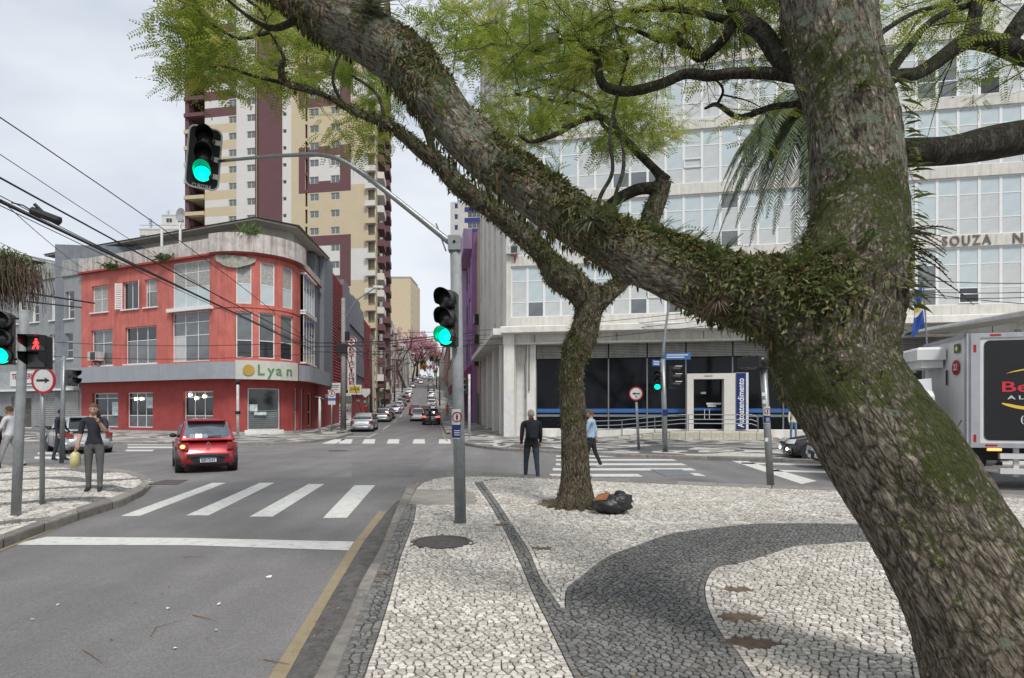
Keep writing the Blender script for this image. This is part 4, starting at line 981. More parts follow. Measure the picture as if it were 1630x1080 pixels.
b = MB(); b.tube([(w_/2, 0, z1-1), (w_/2-2.6, .3, z1-1)], .05, 6); b.tube([(w_/2, 0, z0+1), (-2.6, .3, z0+1)], .05, 6); b.build('bracket', STEELG, o)
YEL = mat('yellow_sign', (.62, .47, .08), .5, .05)
o, w_, z0, z1 = blade(565, 614.5, 626, 21, 60.5, YEL, 'car_wash_sign', 'white framed yellow sign reading LAVA CAR under the vertical sign')
b = MB(); b.bev(-w_/2, -.1, z0-.15, w_/2, .08, z1+.1, .02); b.build('sign_board', WSGN, o); b = MB(); b.box(-w_/2+.12, -.13, z0+.08, w_/2-.12, -.1, z1-.02); b.build('sign_face', YEL, o)
text('LAVA CAR', .42, BLACKP, o, FRONT(0, -.136, (z0+z1)/2+.02), 'lettering', .005, w_*.72); b = MB(); b.tube([(-w_/2, 0, z0+.3), (-3.4, .4, z0+.3)], .05, 5); b.build('bracket', STEELG, o)
o, w_, z0, z1 = blade(535, 610, 626, 17, 56, WSGN, 'parking_sign', 'small white rectangular board on the car park wall under its first red cladding')
b = MB(); b.bev(-w_/2, -.1, z0, w_/2, .1, z1, .02); b.build('sign_board', WSGN, o)
b = MB(); b.tube([(-w_/2, 0, z0+.3), (-w_/2-1.2, .3, z0+.3)], .04, 5); b.build('bracket', STEELG, o)
for k, z in enumerate((.72, .55, .3)): b = MB(); b.box(-w_*.36, -.112, z0+(z1-z0)*z, w_*(.34-.1*k), -.1, z0+(z1-z0)*z+.07); b.build('sign_line', STEELG, o)
o, w_, z0, z1 = blade(582, 619, 632, 14, 66, WSGN, 'round_tyre_sign', 'white shield shaped sign beyond the yellow car wash sign')
b = MB(); pl = [(-w_/2, z1), (w_/2, z1), (w_/2*1.05, z0+.4), (0, z0-.1), (-w_/2, z0+.35)]; b.add([(x, -.08, z) for x, z in pl]+[(x, .08, z) for x, z in pl], [tuple(range(5))[::-1], tuple(range(5, 10))]+[(i, (i+1) % 5, 5+(i+1) % 5, 5+i) for i in range(5)]); b.build('sign_board', WSGN, o)
b = MB(); b.tube([(0, 0, z1), (-2.4, .3, z1-.2)], .04, 5); b.build('bracket', STEELG, o)
# menu boards at the entrance
KIOSK = mat('kiosk_green', (.12, .19, .13), .6)
o = thing('banner_stand', 'tall price banner standing in the car park entrance', 'banner', P(547, HY, 62)-Vector((0, 0, H-.2))); b = MB(); b.box(-.8, -.06, 0, .8, .06, 3.4); b.build('banner_board', WSGN, o)
b = MB(); b.box(-.8, -.08, 2.3, .8, -.062, 3.1); b.build('banner_band', KIOSK, o)
for k in range(5): b = MB(); b.box(-.55, -.075, .6+k*.3, .5-.15*(k % 3), -.062, .72+k*.3); b.build('banner_line', mat('banner_blue', (.05, .13, .3), .5), o)
# row of buildings beyond the tower, left side, climbing the hill
PGREEN = mat('pale_green_plaster', (.34, .38, .34), .88, .12, 1, streak=.35, stain=(.12, .12, .11)); PALEC = mat('pale_cream_plaster', (.55, .49, .38), .88, .12, 1, streak=.3, stain=(.2, .17, .13)); PINKP = mat('pink_plaster', (.42, .24, .22), .88, .15, 1, streak=.3)
BRN = mat('brown_balcony', (.10, .06, .05), .8)
low = street_bldg('shop_building', 'cream low building with brown boxed balcony and dark red shop awning', -9.0, 97, 124, 12.4, PALEC, depth=5)
hs = [(x, x+1.8, z, z+1.5) for z in (5, 8.6) for x in (2, 7, 12, 17, 22)]+[(x, x+3.2, .2, 3) for x in (2, 8, 14, 20)]
shell(low, hs, PALEC); wins(low, hs[:10], [1, 1], [1], [GLASS2, GLASS]); wins(low, hs[10:], [1, 1], [1], [GLASS], name='shop_window')
for x in (6.5, 16.5):
    for z in (4.1, 7.8): b = MB(); b.box(x, -1.3, z, x+4, -.02, z+.15); b.box(x, -1.3, z+.15, x+4, -1.2, z+1.3); b.box(x, -1.2, z+.15, x+.1, -.02, z+1.3); b.build('balcony', BRN if (x > 7) == (z > 5) else PALEC, low.root)
b = MB(); b.add([(3, -.02, 3.9), (9, -.02, 3.9), (9, -1.6, 3.1), (3, -1.6, 3.1), (3, -1.6, 2.8), (9, -1.6, 2.8)], [(0, 1, 2, 3), (3, 2, 5, 4)]); b.build('awning', WINE, low.root)
bt = street_bldg('apartment_building', 'tall blank cream slab block standing beyond the tower', -12, 150, 172, 52.5, CREAM, depth=15)
q0 = P(620, HY, 330); q1 = P(652, HY, 330)
bt.root.location = (q0.x, q0.y, 15); bt.root.rotation_euler = (0, 0, rad(-1)); bt.W = (q1-q0).length+.6; bt.depth = 30; bt.zt = H+(HY-443)/F*330-15
shell(bt, [], CREAM, zc=[bt.zt*k/14 for k in range(1, 14)]); b = MB(); b.box(-.15, -.15, bt.zt, bt.W+.15, 22, bt.zt+.8); b.build('parapet', CONC, bt.root)
for f in range(14):
    for k in range(3): window(bt.root, 1.6, 1.4, [1, 1], [1], Matrix.Translation((bt.W+.03, 4+k*6, f*(bt.zt/14)+1)) @ Matrix.Rotation(rad(90), 4, 'Z'), .06, [GLASS2])
rowdef = [(125, 142, 22, PGREEN, 'pale green weathered apartment block with dark balconies on the left of the street', 5), (143, 158, 24, WALLW, 'off-white narrow block behind the pale green one', 6), (160, 185, 22, PINKP, 'pinkish plaster block higher up the hill on the left', 5),
          (186, 215, 25, WALLW, 'whitish block beside the pink blossoming trees', 4), (216, 260, 29, PALEC, 'cream block further up the hill on the left', 4), (262, 330, 31, WHITE, 'last white block on the left near the crest of the hill', 4)]
for s0, s1, zt, m_, lab, nf in rowdef:
    B = street_bldg('apartment_building', lab, -9.3, s0, s1, zt, m_, depth=12); n = max(2, int((s1-s0)/4.5)); fh = B.zt/nf; hs = []
    for f in range(nf):
        for c in range(n): x = (s1-s0)*(c+.5)/n; hs.append((x-.9, x+.9, f*fh+fh*.3, f*fh+fh*.3+1.5))
    shell(B, hs, m_)
    wins(B, hs, [1, 1], [1], [GLASS])
    for f in range(1, nf):
        x = (s1-s0)*(.5 if n % 2 else .5/n)+0; b = MB(); b.box(x-1.6, -1.2, f*fh, x+1.6, -.02, f*fh+.15); b.box(x-1.6, -1.2, f*fh+.15, x+1.6, -1.1, f*fh+1.1); b.build('balcony', m_ if f % 2 else BRN, B.root)
    W2 = 12; 
    for f in range(nf):
        for k in range(2): window(B.root, 1.5, 1.4, [1, 1], [1], Matrix.Translation((-.03, 5.5+k*4-3, f*fh+fh*.35)) @ Matrix.Rotation(rad(-90), 4, 'Z'), .06, [GLASS])
# ================================================ RIGHT SIDE OF THE FAR STREET
PURP = mat('purple_stucco', (.30, .16, .33), .85, .12, 1, streak=.25, stain=(.12, .05, .13)); LILAC = mat('lilac_stucco', (.50, .36, .53), .85, .12, 1, streak=.2, stain=(.25, .17, .26)); MAG = mat('magenta_awning', (.26, .06, .13), .7, .15, 2, streak=.2)
TAN = mat('tan_plaster', (.44, .35, .25), .88, .12, 1, streak=.4, stain=(.22, .17, .12))
def sr(px, u):
    k = (px-CX)/F; return (SR.x*u-k*SR.y*u)/(k*SD.y-SD.x)
pu = street_bldg('purple_building', 'purple three storey building with lilac pilaster and magenta awning on the right of the street', 4.3, 62, 90, 20.3, PURP, side=1, depth=14)
hs = [(3+k*5, 5.4+k*5, z, z+2.2) for k in range(5) for z in (7, 11.5, 15.5)]
shell(pu, hs, PURP); wins(pu, hs, [1, 1], [1, 1], [GLASS2])
b = MB(); b.bev(-.1, -.9, 18.2, 28.1, -.02, 20.3, .05); b.build('cornice', LILAC, pu.root)
for x in (1, 7.2, 12.4, 18): b = MB(); b.box(x, -.5, 4.6, x+.9, -.02, 18.15); b.build('pilaster', LILAC, pu.root)
b = MB(); b.add([(0, -.02, 6.2), (28, -.02, 6.2), (28, -1.6, 4.8), (0, -1.6, 4.8), (0, -1.6, 3.6), (28, -1.6, 3.6)], [(0, 1, 2, 3), (3, 2, 5, 4)]); b.add([(28, -.02, 6.2), (28, -.02, 3.6), (28, -1.6, 3.6), (28, -1.6, 4.8)], [(0, 1, 2, 3)]); b.build('awning', MAG, pu.root)
tn = street_bldg('tan_building', 'narrow tan plaster building between the purple and the grey building', 4.8, 58.2, 62, 20.2, TAN, side=1, depth=12)
shell(tn, [(.6, 3.1, .1, 3.2)], TAN); b = MB(); b.box(.6, -.1, .1, 3.1, -.02, 3.2); b.build('roller_shutter', mat('roller_dark', (.15, .15, .15), .7), tn.root)
for z in (6, 8.2, 10.2): b = MB(); b.box(1.2, -.45, z, 2.6, -.02, z+.9); b.build('air_conditioner', BLACKP, tn.root)
rr_ = [(91, 104, 7.2, WHITE, 'low white shop building just beyond the purple one'), (105, 130, 9.5, WALLW, 'low off-white building with dark doorways on the right of the street'), (131, 165, 13, PALEC, 'low cream building further up on the right of the street'), (166, 215, 20, PINKP, 'pinkish low building on the right near the top of the hill'), (216, 300, 26, WALLW, 'whitish building row on the right at the top of the hill')]
for s0, s1, zt, m_, lab in rr_:
    B = street_bldg('shop_building', lab, 4.9, s0, s1, zt, m_, side=1, depth=12); n = max(2, int((s1-s0)/5)); hs = []
    for c in range(n): x = (s1-s0)*(c+.5)/n; hs.append((x-1.3, x+1.3, .1, 2.7)); hs.append((x-.8, x+.8, 4, min(B.zt-.4, 5.6)))
    shell(B, hs, m_); wins(B, hs, [1, 1], [1], [GLASS]); b = MB(); b.box(-.1, -.3, B.zt, B.W+.1, 12.1, B.zt+.35); b.build('roof', DIRTYROOF, B.root)
# blue and white tower behind
BLUE = mat('blue_spandrel', (.045, .05, .20), .7, .1)
q0 = P(717, HY, 150); bw = Bldg('apartment_tower', 'narrow white tower with blue spandrels behind the purple building', 'tower', (q0.x, q0.y, 3), rad(-7.8))
zt = H+(HY-322)/F*150-3; bw.build_path([(0, 0), (14, 0)]); hs = []; fh = zt/19
for f in range(19): hs += [(1, 1.9, f*fh+1, f*fh+2.3), (4.4, 7.8, f*fh+1.3, f*fh+2.7)]
b = MB(); wall(b, bw.path, 0, 14, 0, zt, hs, .2, mfn=lambda t, z: 1 if 3.6 < t < 8.6 and (z % fh) < 1.25 else 0, tc=[3.6, 8.6], zc=[f*fh for f in range(19)]+[f*fh+1.25 for f in range(19)])
b.quad((0, 14, 0), (0, 0, 0), (0, 0, zt), (0, 14, zt)); b.quad((0, 0, zt), (14, 0, zt), (14, 14, zt), (0, 14, zt)); b.build('wall', [WHITE, BLUE], bw.root)
for q in hs: M, wd = on_path(bw.path, q[0], q[1], q[2], .12); window(bw.root, wd, q[3]-q[2], [1, 1, 1] if wd > 2 else [1], [1], M, .07, [GLASS2] if wd > 2 else [BLUE])
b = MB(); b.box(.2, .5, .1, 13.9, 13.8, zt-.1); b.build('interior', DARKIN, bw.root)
# ================================================ GREY MODERNIST BUILDING (right)
TRAV = mat('weathered_travertine', (.61, .59, .54), .88, .14, .9, bump=.35, bscale=30, streak=.6, stain=(.30, .26, .21))
TRAV2 = mat('weathered_travertine_light', (.67, .65, .60), .88, .12, 1.1, bump=.3, bscale=30, streak=.45, stain=(.3, .26, .21))
PG = Vector(((806-CX)/F*38.4, 38.4, 0)); rzG = math.atan2(-.178, .984)
og = Bldg('office_building', 'large pale modernist office building with full width white framed window bands', 'building', PG, rzG); og.build_path([(0, 0), (46, 0)]); OP = og.path
def gz(py, px=813): t_, Y_ = og.t_at(px); return H-(py-HY)/F*Y_
W0 = .28; BW = 1.075; NB = 41; FZ = 3.94; Z1 = gz(506)
rG = random.Random(8); NFl = 7
slots = []
for f in range(NFl):
    zb_ = Z1+f*FZ; 
    for c in range(NB): slots.append((f, c, W0+c*BW, zb_))
b = MB(); hl = [(W0, W0+NB*BW, Z1+f*FZ, Z1+f*FZ+3.30) for f in range(NFl)]
ZTOP = Z1+NFl*FZ+.2
wall(b, OP, 0, 46, Z1-.75, ZTOP, hl, .35); b.build('wall', TRAV, og.root)
b = MB(); b.box(.3, .9, .1, 45.9, 24, ZTOP-.2); b.build('interior', mat('office_interior', (.05, .05, .048), .9, .5, .6), og.root)
# side wall along the far street
SM2 = Matrix.Rotation(math.atan2(SD.y, SD.x)-math.pi/2-rzG, 4, 'Z')
b = MB(); b.box(0, .02, Z1-.75, .4, 20, ZTOP); 
o = b.build('side_wall', TRAV2, og.root); o.matrix_local = SM2
for k in range(5): b = MB(); b.box(-.16, 2+k*4, Z1-.7, 0, 2.5+k*4, ZTOP-.1); o = b.build('rib', TRAV, og.root); o.matrix_local = SM2
b = MB(); b.box(-.25, -.25, ZTOP, 46.2, 24, ZTOP+.6); b.build('roof', TRAV2, og.root)
floor_tone = [0, 0, 0, 0, 0, 0, 0]
_fm = {}
def pane_mat(f, c, j):
    r = rG.random(); blk = (noise.noise(Vector((c*.23, f*3.1, 1.7)))+.5)
    if j == 2: return BLINDB if blk > .25 or r < .5 else GLASS2
    if j == 1: return (BLINDB if r < .5 else BLIND) if blk > .30 else (GLASS2 if r < .5 else (BLIND if r < .95 else GLASS))
    return BLIND if blk > .38 and r < .85 else (GLASS2 if r < .5 else (BLIND if r < .93 else GLASS))
for f, c, x, z in slots:
    M = Matrix.Translation((x, .12, z)); mm_ = [pane_mat(f, c, j) for j in range(3)]
    wdw = window(og.root, BW, 3.30, [1], [.98, 1.35, .97], M, .075, lambda i, j: mm_[j])
    if rG.random() < .16: # tilted opening light
        b = MB(); 
        for a in ((0, 0, BW, .07), (0, .5, BW, .57), (0, .07, .07, .5), (BW-.07, .07, BW, .5)): b.box(a[0], -.03, a[1], a[2], .0, a[3])
        k = b.build('opening_frame', WFRAME, wdw, loc=(0, -.02, .1 if rG.random() < .5 else 1.0))
for (px, py, nm) in ((813+9, 392, 'a'), ):
    t_, Y_ = og.t_at(822); o = ac_unit(OP, (t_-1.2, 0), og.root, .8, .5, .3); o.location.z = Z1+FZ-.0+.1
# lettering on the spandrel between the first floors
LET = mat('bronze_letters', (.16, .13, .11), .6)
t0_, _ = og.t_at(1517); t1_, _ = og.t_at(1576)
zL = Z1+FZ-.33
text('SOUZA', .78, LET, og.root, FRONT((og.t_at(1500)[0]+og.t_at(1577)[0])/2, -.03, zL), 'lettering', .03, og.t_at(1577)[0]-og.t_at(1500)[0], 1.3)
text('NA', .78, LET, og.root, FRONT(og.t_at(1629)[0], -.03, zL), 'lettering', .03, og.t_at(1648)[0]-og.t_at(1611)[0], 1.3)
# ledge above the ground floor and bank front
b = MB(); b.bev(-.1, -1.5, Z1-1.15, 46, .3, Z1-.75, .06); b.build('ledge', TRAV2, og.root)
b = MB(); b.box(-.1, -.6, Z1-1.7, 46, .0, Z1-1.15); b.build('fascia', TRAV, og.root)
for k in range(9): b = MB(); b.box(1.9+k*5.1, -.615, Z1-1.68, 1.93+k*5.1, -.6, Z1-1.2); b.build('fascia_joint', DARKIN, og.root)
b = MB(); b.box(-.1, -.75, Z1-1.8, 46, .0, Z1-1.7); b.build('fascia_rail', TRAV2, og.root)
ZL0, ZL1 = H-(571-HY)/F*37.6, Z1-1.8
tG = lambda px: og.t_at(px)[0]
XB = tG(853)
LOUV = mat('louvre_slat', (.38, .37, .34), .7, .25, 2, streak=.35)
xs = [XB, tG(908), tG(968), tG(1030), tG(1092), tG(1166), tG(1246), tG(1330), tG(1420), 41]
nl = 9
for a, c in zip(xs, xs[1:]):
    for k in range(nl):
        z = ZL0+(ZL1-ZL0)*k/nl; h_ = (ZL1-ZL0)/nl; q = MB(); q.add([(a+.04,-.2,z+.01),(c-.04,-.2,z+.01),(c-.04,-.12,z+h_*.92),(a+.04,-.12,z+h_*.92),(a+.04,-.1,z+.01),(c-.04,-.1,z+.01)], [(0,1,2,3),(0,4,5,1)]); q.build('louvre_slat', LOUV, og.root)
b = MB(); b.box(XB, -.1, ZL0-.05, 41, .0, ZL1); b.build('louvre_back', DARKIN, og.root)
# pillars at the corner
for x0, x1, y0, y1, zz in ((tG(797), tG(822), -.9, .6, Z1-1.15), (tG(840), XB, -.3, .3, Z1-1.75)):
    b = MB(); b.box(x0, y0, .1, x1, y1, zz); b.build('pillar', TRAV2, og.root)
b = MB(); b.box(tG(822), .1, .1, tG(840), .4, Z1-1.75); b.build('recessed_wall', TRAV2, og.root)
PWHITE = mat('whitewash_patch', (.62, .61, .59), .85, .12, 3)
for x0, x1, y in ((tG(797), tG(822), -.905), (tG(822), tG(840), .095)): b = MB(); b.box(x0+.01, y-.006, .1, x1-.01, y+.002, 3.1 if y < 0 else 4.2); b.build('paint_patch', PWHITE, og.root)
b = MB(); b.tube([(tG(843), -.36, 3), (tG(843), -.36, 6)], .05, 6); b.tube([(tG(836), .05, 2.5), (tG(835), .05, 4.5), (tG(838), .05, 6)], .015, 4); b.build('drain_pipe', STEEL, og.root)
for k in range(4):
    b = MB(); b.box(.05, 3.2+k*5, .1, .9, 4.6+k*5, Z1-1.15); o = b.build('pillar', TRAV2, og.root); o.matrix_local = SM2
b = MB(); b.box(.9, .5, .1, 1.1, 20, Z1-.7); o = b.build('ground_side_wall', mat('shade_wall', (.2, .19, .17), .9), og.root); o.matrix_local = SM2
b = MB(); b.box(-.9, -.4, Z1-1.15, .4, 20, Z1-.75); o = b.build('ledge', TRAV2, og.root); o.matrix_local = SM2
# dark bank glazing, one pane per bay, over a plinth
BBLUE = mat('bank_blue', (.035, .12, .33), .5, .08); MULL = mat('mullion_grey', (.2, .21, .22), .5, .1, metal=.4)
ZF = .62
b = MB(); b.bev(XB, -.35, .1, 41, .3, ZF, .04); b.build('plinth', TRAV2, og.root)
xd0, xd1 = tG(1093), tG(1166)
for k, (a, c) in enumerate(zip(xs, xs[1:])):
    if k == 4: 
        b = MB(); b.box(a, .0, 3.6, c, .03, ZL0-.05); b.build('pane', GLASSB, og.root); continue
    b = MB(); b.box(a, .0, ZF, c, .03, ZL0-.05); b.build('pane', GLASSB, og.root)
    b = MB(); b.box(a+.05, -.03, 1.62, c-.05, -.004, 1.86); b.build('stripe', BBLUE, og.root)
    b = MB(); b.box(a+.05, -.05, 1.36, c-.05, -.004, 1.5); b.build('transom', MULL, og.root)
for x in xs[:-1]: b = MB(); b.box(x-.04, -.08, ZF, x+.04, -.002, ZL0-.05); b.build('mullion', MULL, og.root)
# door portal
b = MB(); b.box(xd0-.05, -.8, ZF-.1, xd0+.32, .1, 3.95); b.box(xd1-.6, -.8, ZF-.1, xd1+.02, .1, 3.95); b.box(xd0+.32, -.8, 3.62, xd1-.6, .1, 3.95); b.build('door_portal', mat('portal_cream', (.60, .58, .52), .6, .06), og.root)
dr = thing('glass_door', 'x', 'x'); dr.parent = og.root; dr.name = 'glass_door'
for k in ('label', 'category'): del dr[k]
b = MB(); b.box(xd0+.34, .0, ZF, xd1-.62, .04, 3.6); b.build('pane', GLASSB, dr)
xm = (xd0+xd1)/2-.15
b = MB(); b.box(xd0+.34, -.02, 1.75, xd1-.62, -.001, 1.9); b.build('stripe', BBLUE, dr)
for s_ in (-1, 1): b = MB(); b.tube([(xm+s_*.14, -.02, 1.2), (xm+s_*.14, -.1, 1.25), (xm+s_*.14, -.1, 1.75), (xm+s_*.14, -.02, 1.8)], .018, 6); b.build('handle', WFRAME, dr)
for x, z, w__, h_ in ((xm-.35, 2.75, .3, .13), (xm-.02, 2.1, .85, .12), (xm+.05, 1.97, .5, .1)): b = MB(); b.box(x, -.012, z, x+w__, -.001, z+h_); b.build('sticker', BLINDW, dr)
text('BANCO', .13, LET, og.root, FRONT(xm, -.81, 3.79), 'lettering', .004)
NAVY = mat('navy_sign', (.012, .022, .12), .4, .06)
an = thing('bank_sign', 'tall navy blue vertical sign reading Autoatendimento beside the bank door', 'sign', og.M @ Vector((xd1+.42, -.62, 0)), rzG)
b = MB(); b.box(-.36, -.09, .62, .36, .14, 3.98); b.build('sign_board', mat('sign_edge', (.6, .62, .66), .5, .05), an); b = MB(); b.box(-.34, -.1, .64, .22, -.088, 3.96); b.build('sign_face', NAVY, an)
text('Autoatendimento', .5, mat('sign_text_white', (.75, .76, .78), .5, .02), an, Matrix.Translation((-.05, -.108, 2.2)) @ Matrix.Rotation(rad(-90), 4, 'Y') @ Matrix.Rotation(rad(90), 4, 'X'), 'lettering', .006, 2.9)
# ramp, stone blocks, steps and rail
rmp = thing('access_ramp', 'concrete access ramp edged with rough stone blocks before the bank door', 'ramp', og.M @ Vector((0, 0, 0)), rzG)
BL = mat('rough_stone_block', (.50, .47, .38), .9, .25, 6, bump=1, bscale=22)
xr0, xr1 = tG(985), tG(1190)
b = MB(); yb = -3.1
b.add([(xr0-1, yb+.3, .1), (xd0-.6, yb+.3, .1), (xd0-.6, -.8, .1), (xr0-1, -.8, .1), (xr0-1, yb+.3, .13), (xd0-.6, yb+.3, .56), (xd0-.6, -.8, .56), (xr0-1, -.8, .13)], [(4, 5, 6, 7), (0, 1, 5, 4), (3, 7, 6, 2)]); b.build('ramp_slab', CONC, rmp)
b = MB(); b.box(xd0-.6, yb+.3, .1, xr1+.3, -.8, .56); b.build('landing', CONC, rmp)
rB = random.Random(4); x = xr0
while x < xr1:
    w__ = rB.uniform(.55, .95); zt = .12+.46*min(1, max(0, (x+w__/2-xr0+1)/(xd0-xr0+.4))); b = MB()
    n = 4; b.bev(0, 0, 0, w__-.02, .3, max(.12, zt-.1), .035); q = b.build('stone_block', BL, rmp, loc=(x, yb+rB.uniform(-.02, .02), .1)); x += w__
for k in range(2): b = MB(); b.bev(xr1+.3+k*.35, -3+k*.2, .1, xr1+.7+k*.35, -.8, .42-.16*k, .02); b.build('step', BL, rmp)
rl_ = thing('handrail', 'grey tubular handrail rising along the access ramp and turning down at the bank door', 'handrail', og.M @ Vector((0, 0, 0)), rzG)
def rp_z(x): return .13+.43*min(1, max(0, (x-xr0+1)/(xd0-.6-xr0+1)))
for h_ in (.95, .68, .45):
    b = MB(); pts = [(x, yb+.35, rp_z(x)+h_) for x in (xr0-4.2+1.6, xr0, xd0-.6, xr1-.35)]+[(xr1-.05, yb+.35, .56+h_-.12), (xr1-.02, yb+.35, .56+h_-.4)][:2 if h_ > .9 else 1]; b.tube(pts, .03, 6); b.build('rail', MULL, rl_)
for x in (xr0-2.4, xr0+.2, (xr0+xd0)/2, xd0-.2, xr1): b = MB(); b.cyl((x, yb+.35, .12), (x, yb+.35, rp_z(x)+.95), .028, 6); b.build('post', MULL, rl_)
# steel canopy on the right and flag
can = thing('entrance_canopy', 'pale flat steel canopy slanting out of the office building above the truck', 'canopy', (0, 0, 0))
A0, A1 = P(1460, 529, 31), P(1462, 524, 31); B0, B1 = P(1700, 492, 25), P(1700, 482, 25)
b = MB(); off = Vector((2.2, 5.5, .2)); b.add([A0, B0, B1, A1, A0+off, B0+off, B1+off, A1+off], [(0, 1, 2, 3), (0, 4, 5, 1), (3, 2, 6, 7), (7, 6, 5, 4)]); b.build('beam', mat('canopy_white', (.5, .5, .48), .6, .1, 3, streak=.3), can)
b = MB(); b.box(-.09, -.09, 0, .09, .09, 5.4); o = b.build('post', MULL, can, loc=P(1620, 655, 27)-Vector((0, 0, H)))
fp = thing('flag_pole', 'thin pole with drooping blue, white and yellow flag beside the canopy', 'flag', P(1479, HY, 29)-Vector((0, 0, H)))
z0_, z1_ = 4.2, H+(HY-440)/F*29; b = MB(); b.cyl((0, 0, z0_-1.5), (-.28, 0, z1_), .035, 8); b.build('pole', STEEL, fp)
for k, (m_, a, c) in enumerate(((mat('flag_blue', (.025, .07, .28), .8, .1), 0, 1), (mat('flag_yellow', (.6, .48, .08), .8), .42, .56), (BLINDW, .56, .68))):
    b = MB(); n = 10; r0 = []
    for i in range(n+1):
        t = i/n; r0.append([(-.24-.62*j/4*(.55+.45*t)-.05, (.09*math.sin(j*1.9+t*5))-.004*k-(.03 if k else 0), z1_-.25-t*2.3-.5*j/4+.1*math.sin(j*2)) for j in range(5)])
    lo, hi = int(a*n), max(int(a*n)+1, int(c*n))
    for i in range(lo, min(hi, n)):
        for j in range(4): b.quad(r0[i][j], r0[i][j+1], r0[i+1][j+1], r0[i+1][j])
    b.build('flag_cloth' if k == 0 else 'flag_band', m_, fp, smooth=True)
# ================================================ SIGNALS, SIGNS, POLES
GREENLIT = mat('green_lens_lit', (.0, .85, .42), .3, .05, emit=1.25); GREENGLOW = mat('painted_green_glow', (.0, .35, .17), .3, .05, emit=.35)
REDLIT = mat('red_lens_lit', (1., .03, .03), .3, .0, emit=2.2); LENS = mat('dark_lens', (.05, .05, .052), .25, .4, 30, spec=.8)
ALU = mat('bare_aluminium', (.62, .62, .58), .45, .1, 8)
SIGNW = mat('sign_sheet_white', (.55, .56, .54), .5, .15, 6, streak=.25, stain=(.35, .33, .3)); SIGNR = mat('sign_red', (.36, .012, .02), .45, .1, 6)
GREYP = mat('grey_painted_pole', (.26, .275, .28), .6, .25, 7, bump=.2, streak=.5, stain=(.12, .115, .11))
def lens_unit(parent, z, r, lit, y=-.13, housing=True, tint=None):
    """one lamp: housing, lens and a visor open at the bottom. Faces -y"""
    if housing: b = MB(); b.tube([(0, .12, z), (0, .02, z), (0, -.06, z), (0, -.10, z)], [r*.5, r*1.12, r*1.22, r*1.15], 20); b.build('housing', BLACKP, parent, smooth=True)
    b = MB(); vs = [(0, -.145, z)]; n = 20
    for rr, yy in ((.5, -.138), (.98, -.105)): vs += [(r*rr*math.cos(6.2832*k/n), yy, z+r*rr*math.sin(6.2832*k/n)) for k in range(n)]
    b.add(vs, [(0, 1+k, 1+(k+1) % n) for k in range(n)]+[(1+k, 1+n+k, 1+n+(k+1) % n, 1+(k+1) % n) for k in range(n)]); b.build('lens', GREENLIT if lit else LENS, parent, smooth=True)
    b = MB(); n = 20; A0, A1 = rad(-38), rad(218)
    for rr0, rr1 in ((1.02, 1.08),):
        pr = []
        for k in range(n+1):
            a = A0+(A1-A0)*k/n; d = .17+.10*max(0, math.sin(a)); c_, s_ = math.cos(a), math.sin(a)
            pr.append([(r*rr0*c_, -.10, z+r*rr0*s_), (r*rr0*c_, -.10-d, z+r*rr0*s_-.01), (r*rr1*c_, -.10-d, z+r*rr1*s_-.01), (r*rr1*c_, -.10, z+r*rr1*s_)])
        for p, q in zip(pr, pr[1:]):
            for j in range(4): b.quad(p[j], p[(j+1) % 4], q[(j+1) % 4], q[j])
    b.build('visor', BLACKP, parent, smooth=False)
    if lit:   # emissive strip paints the lamp's reflection onto the visor wall
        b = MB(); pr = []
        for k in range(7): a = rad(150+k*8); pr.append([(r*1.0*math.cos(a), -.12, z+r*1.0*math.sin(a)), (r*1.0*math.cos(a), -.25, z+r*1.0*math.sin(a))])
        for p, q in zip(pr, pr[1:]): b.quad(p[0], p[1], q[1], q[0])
        b.build('painted_visor_glow', GREENGLOW, parent)
def head(parent, M, r=.105, pitch=.30, lit=0, back=False, name='signal_head', clips=False):
    o = link(name, None, parent); o.matrix_local = M; o.empty_display_size = .1
    b = MB(); b.bev(-r*.95, -.04, -pitch*1.45, r*.95, .13, pitch*1.45, .02); me = b.mesh(name, BLACKP)
    bpy.data.objects.remove(o); o = link(name, me, parent); o.matrix_local = M
    for k in range(3): lens_unit(o, pitch*(k-1), r, k == 0 and lit)
    if back:
        W_, H_, c = r*1.85, pitch*1.62+.04, .09; pts = []
        for sx, sz, a0 in ((1, 1, 0), (-1, 1, 90), (-1, -1, 180), (1, -1, 270)):
            for k in range(5): a = rad(a0+22.5*k); pts.append((sx*(W_-c)+c*math.cos(a), sz*(H_-c)+c*math.sin(a)))
        n = len(pts); b = MB(); b.add([(x, -.055, z) for x, z in pts]+[(x, -.045, z) for x, z in pts], [tuple(range(n))[::-1], tuple(range(n, 2*n))]+[(i, (i+1) % n, n+(i+1) % n, n+i) for i in range(n)]); b.build('backplate', BLACKP, o)
        b = MB(); b.tube([(x, -.058, z) for x, z in pts]+[(pts[0][0], -.058, pts[0][1])], .013, 5); b.build('border', ALU, o)
        text('CURITIBA', .085, ALU, o, FRONT(0, -.068, -H_+.02), 'lettering', .002, W_*1.2)
        for k in range(3):
            b = MB(); z = pitch*(k-1)+.0; b.bev(r*1.1, -.085, z-.035, r*1.75, -.06, z+.035, .004); b.tube([(r*1.12*math.cos(a), -.075, z+r*1.12*math.sin(a)) for a in [rad(-70+14*i) for i in range(11)]], .008, 5); b.build('clamp', mat('white_clamp', (.75, .75, .7), .5, .05), o)
    return o
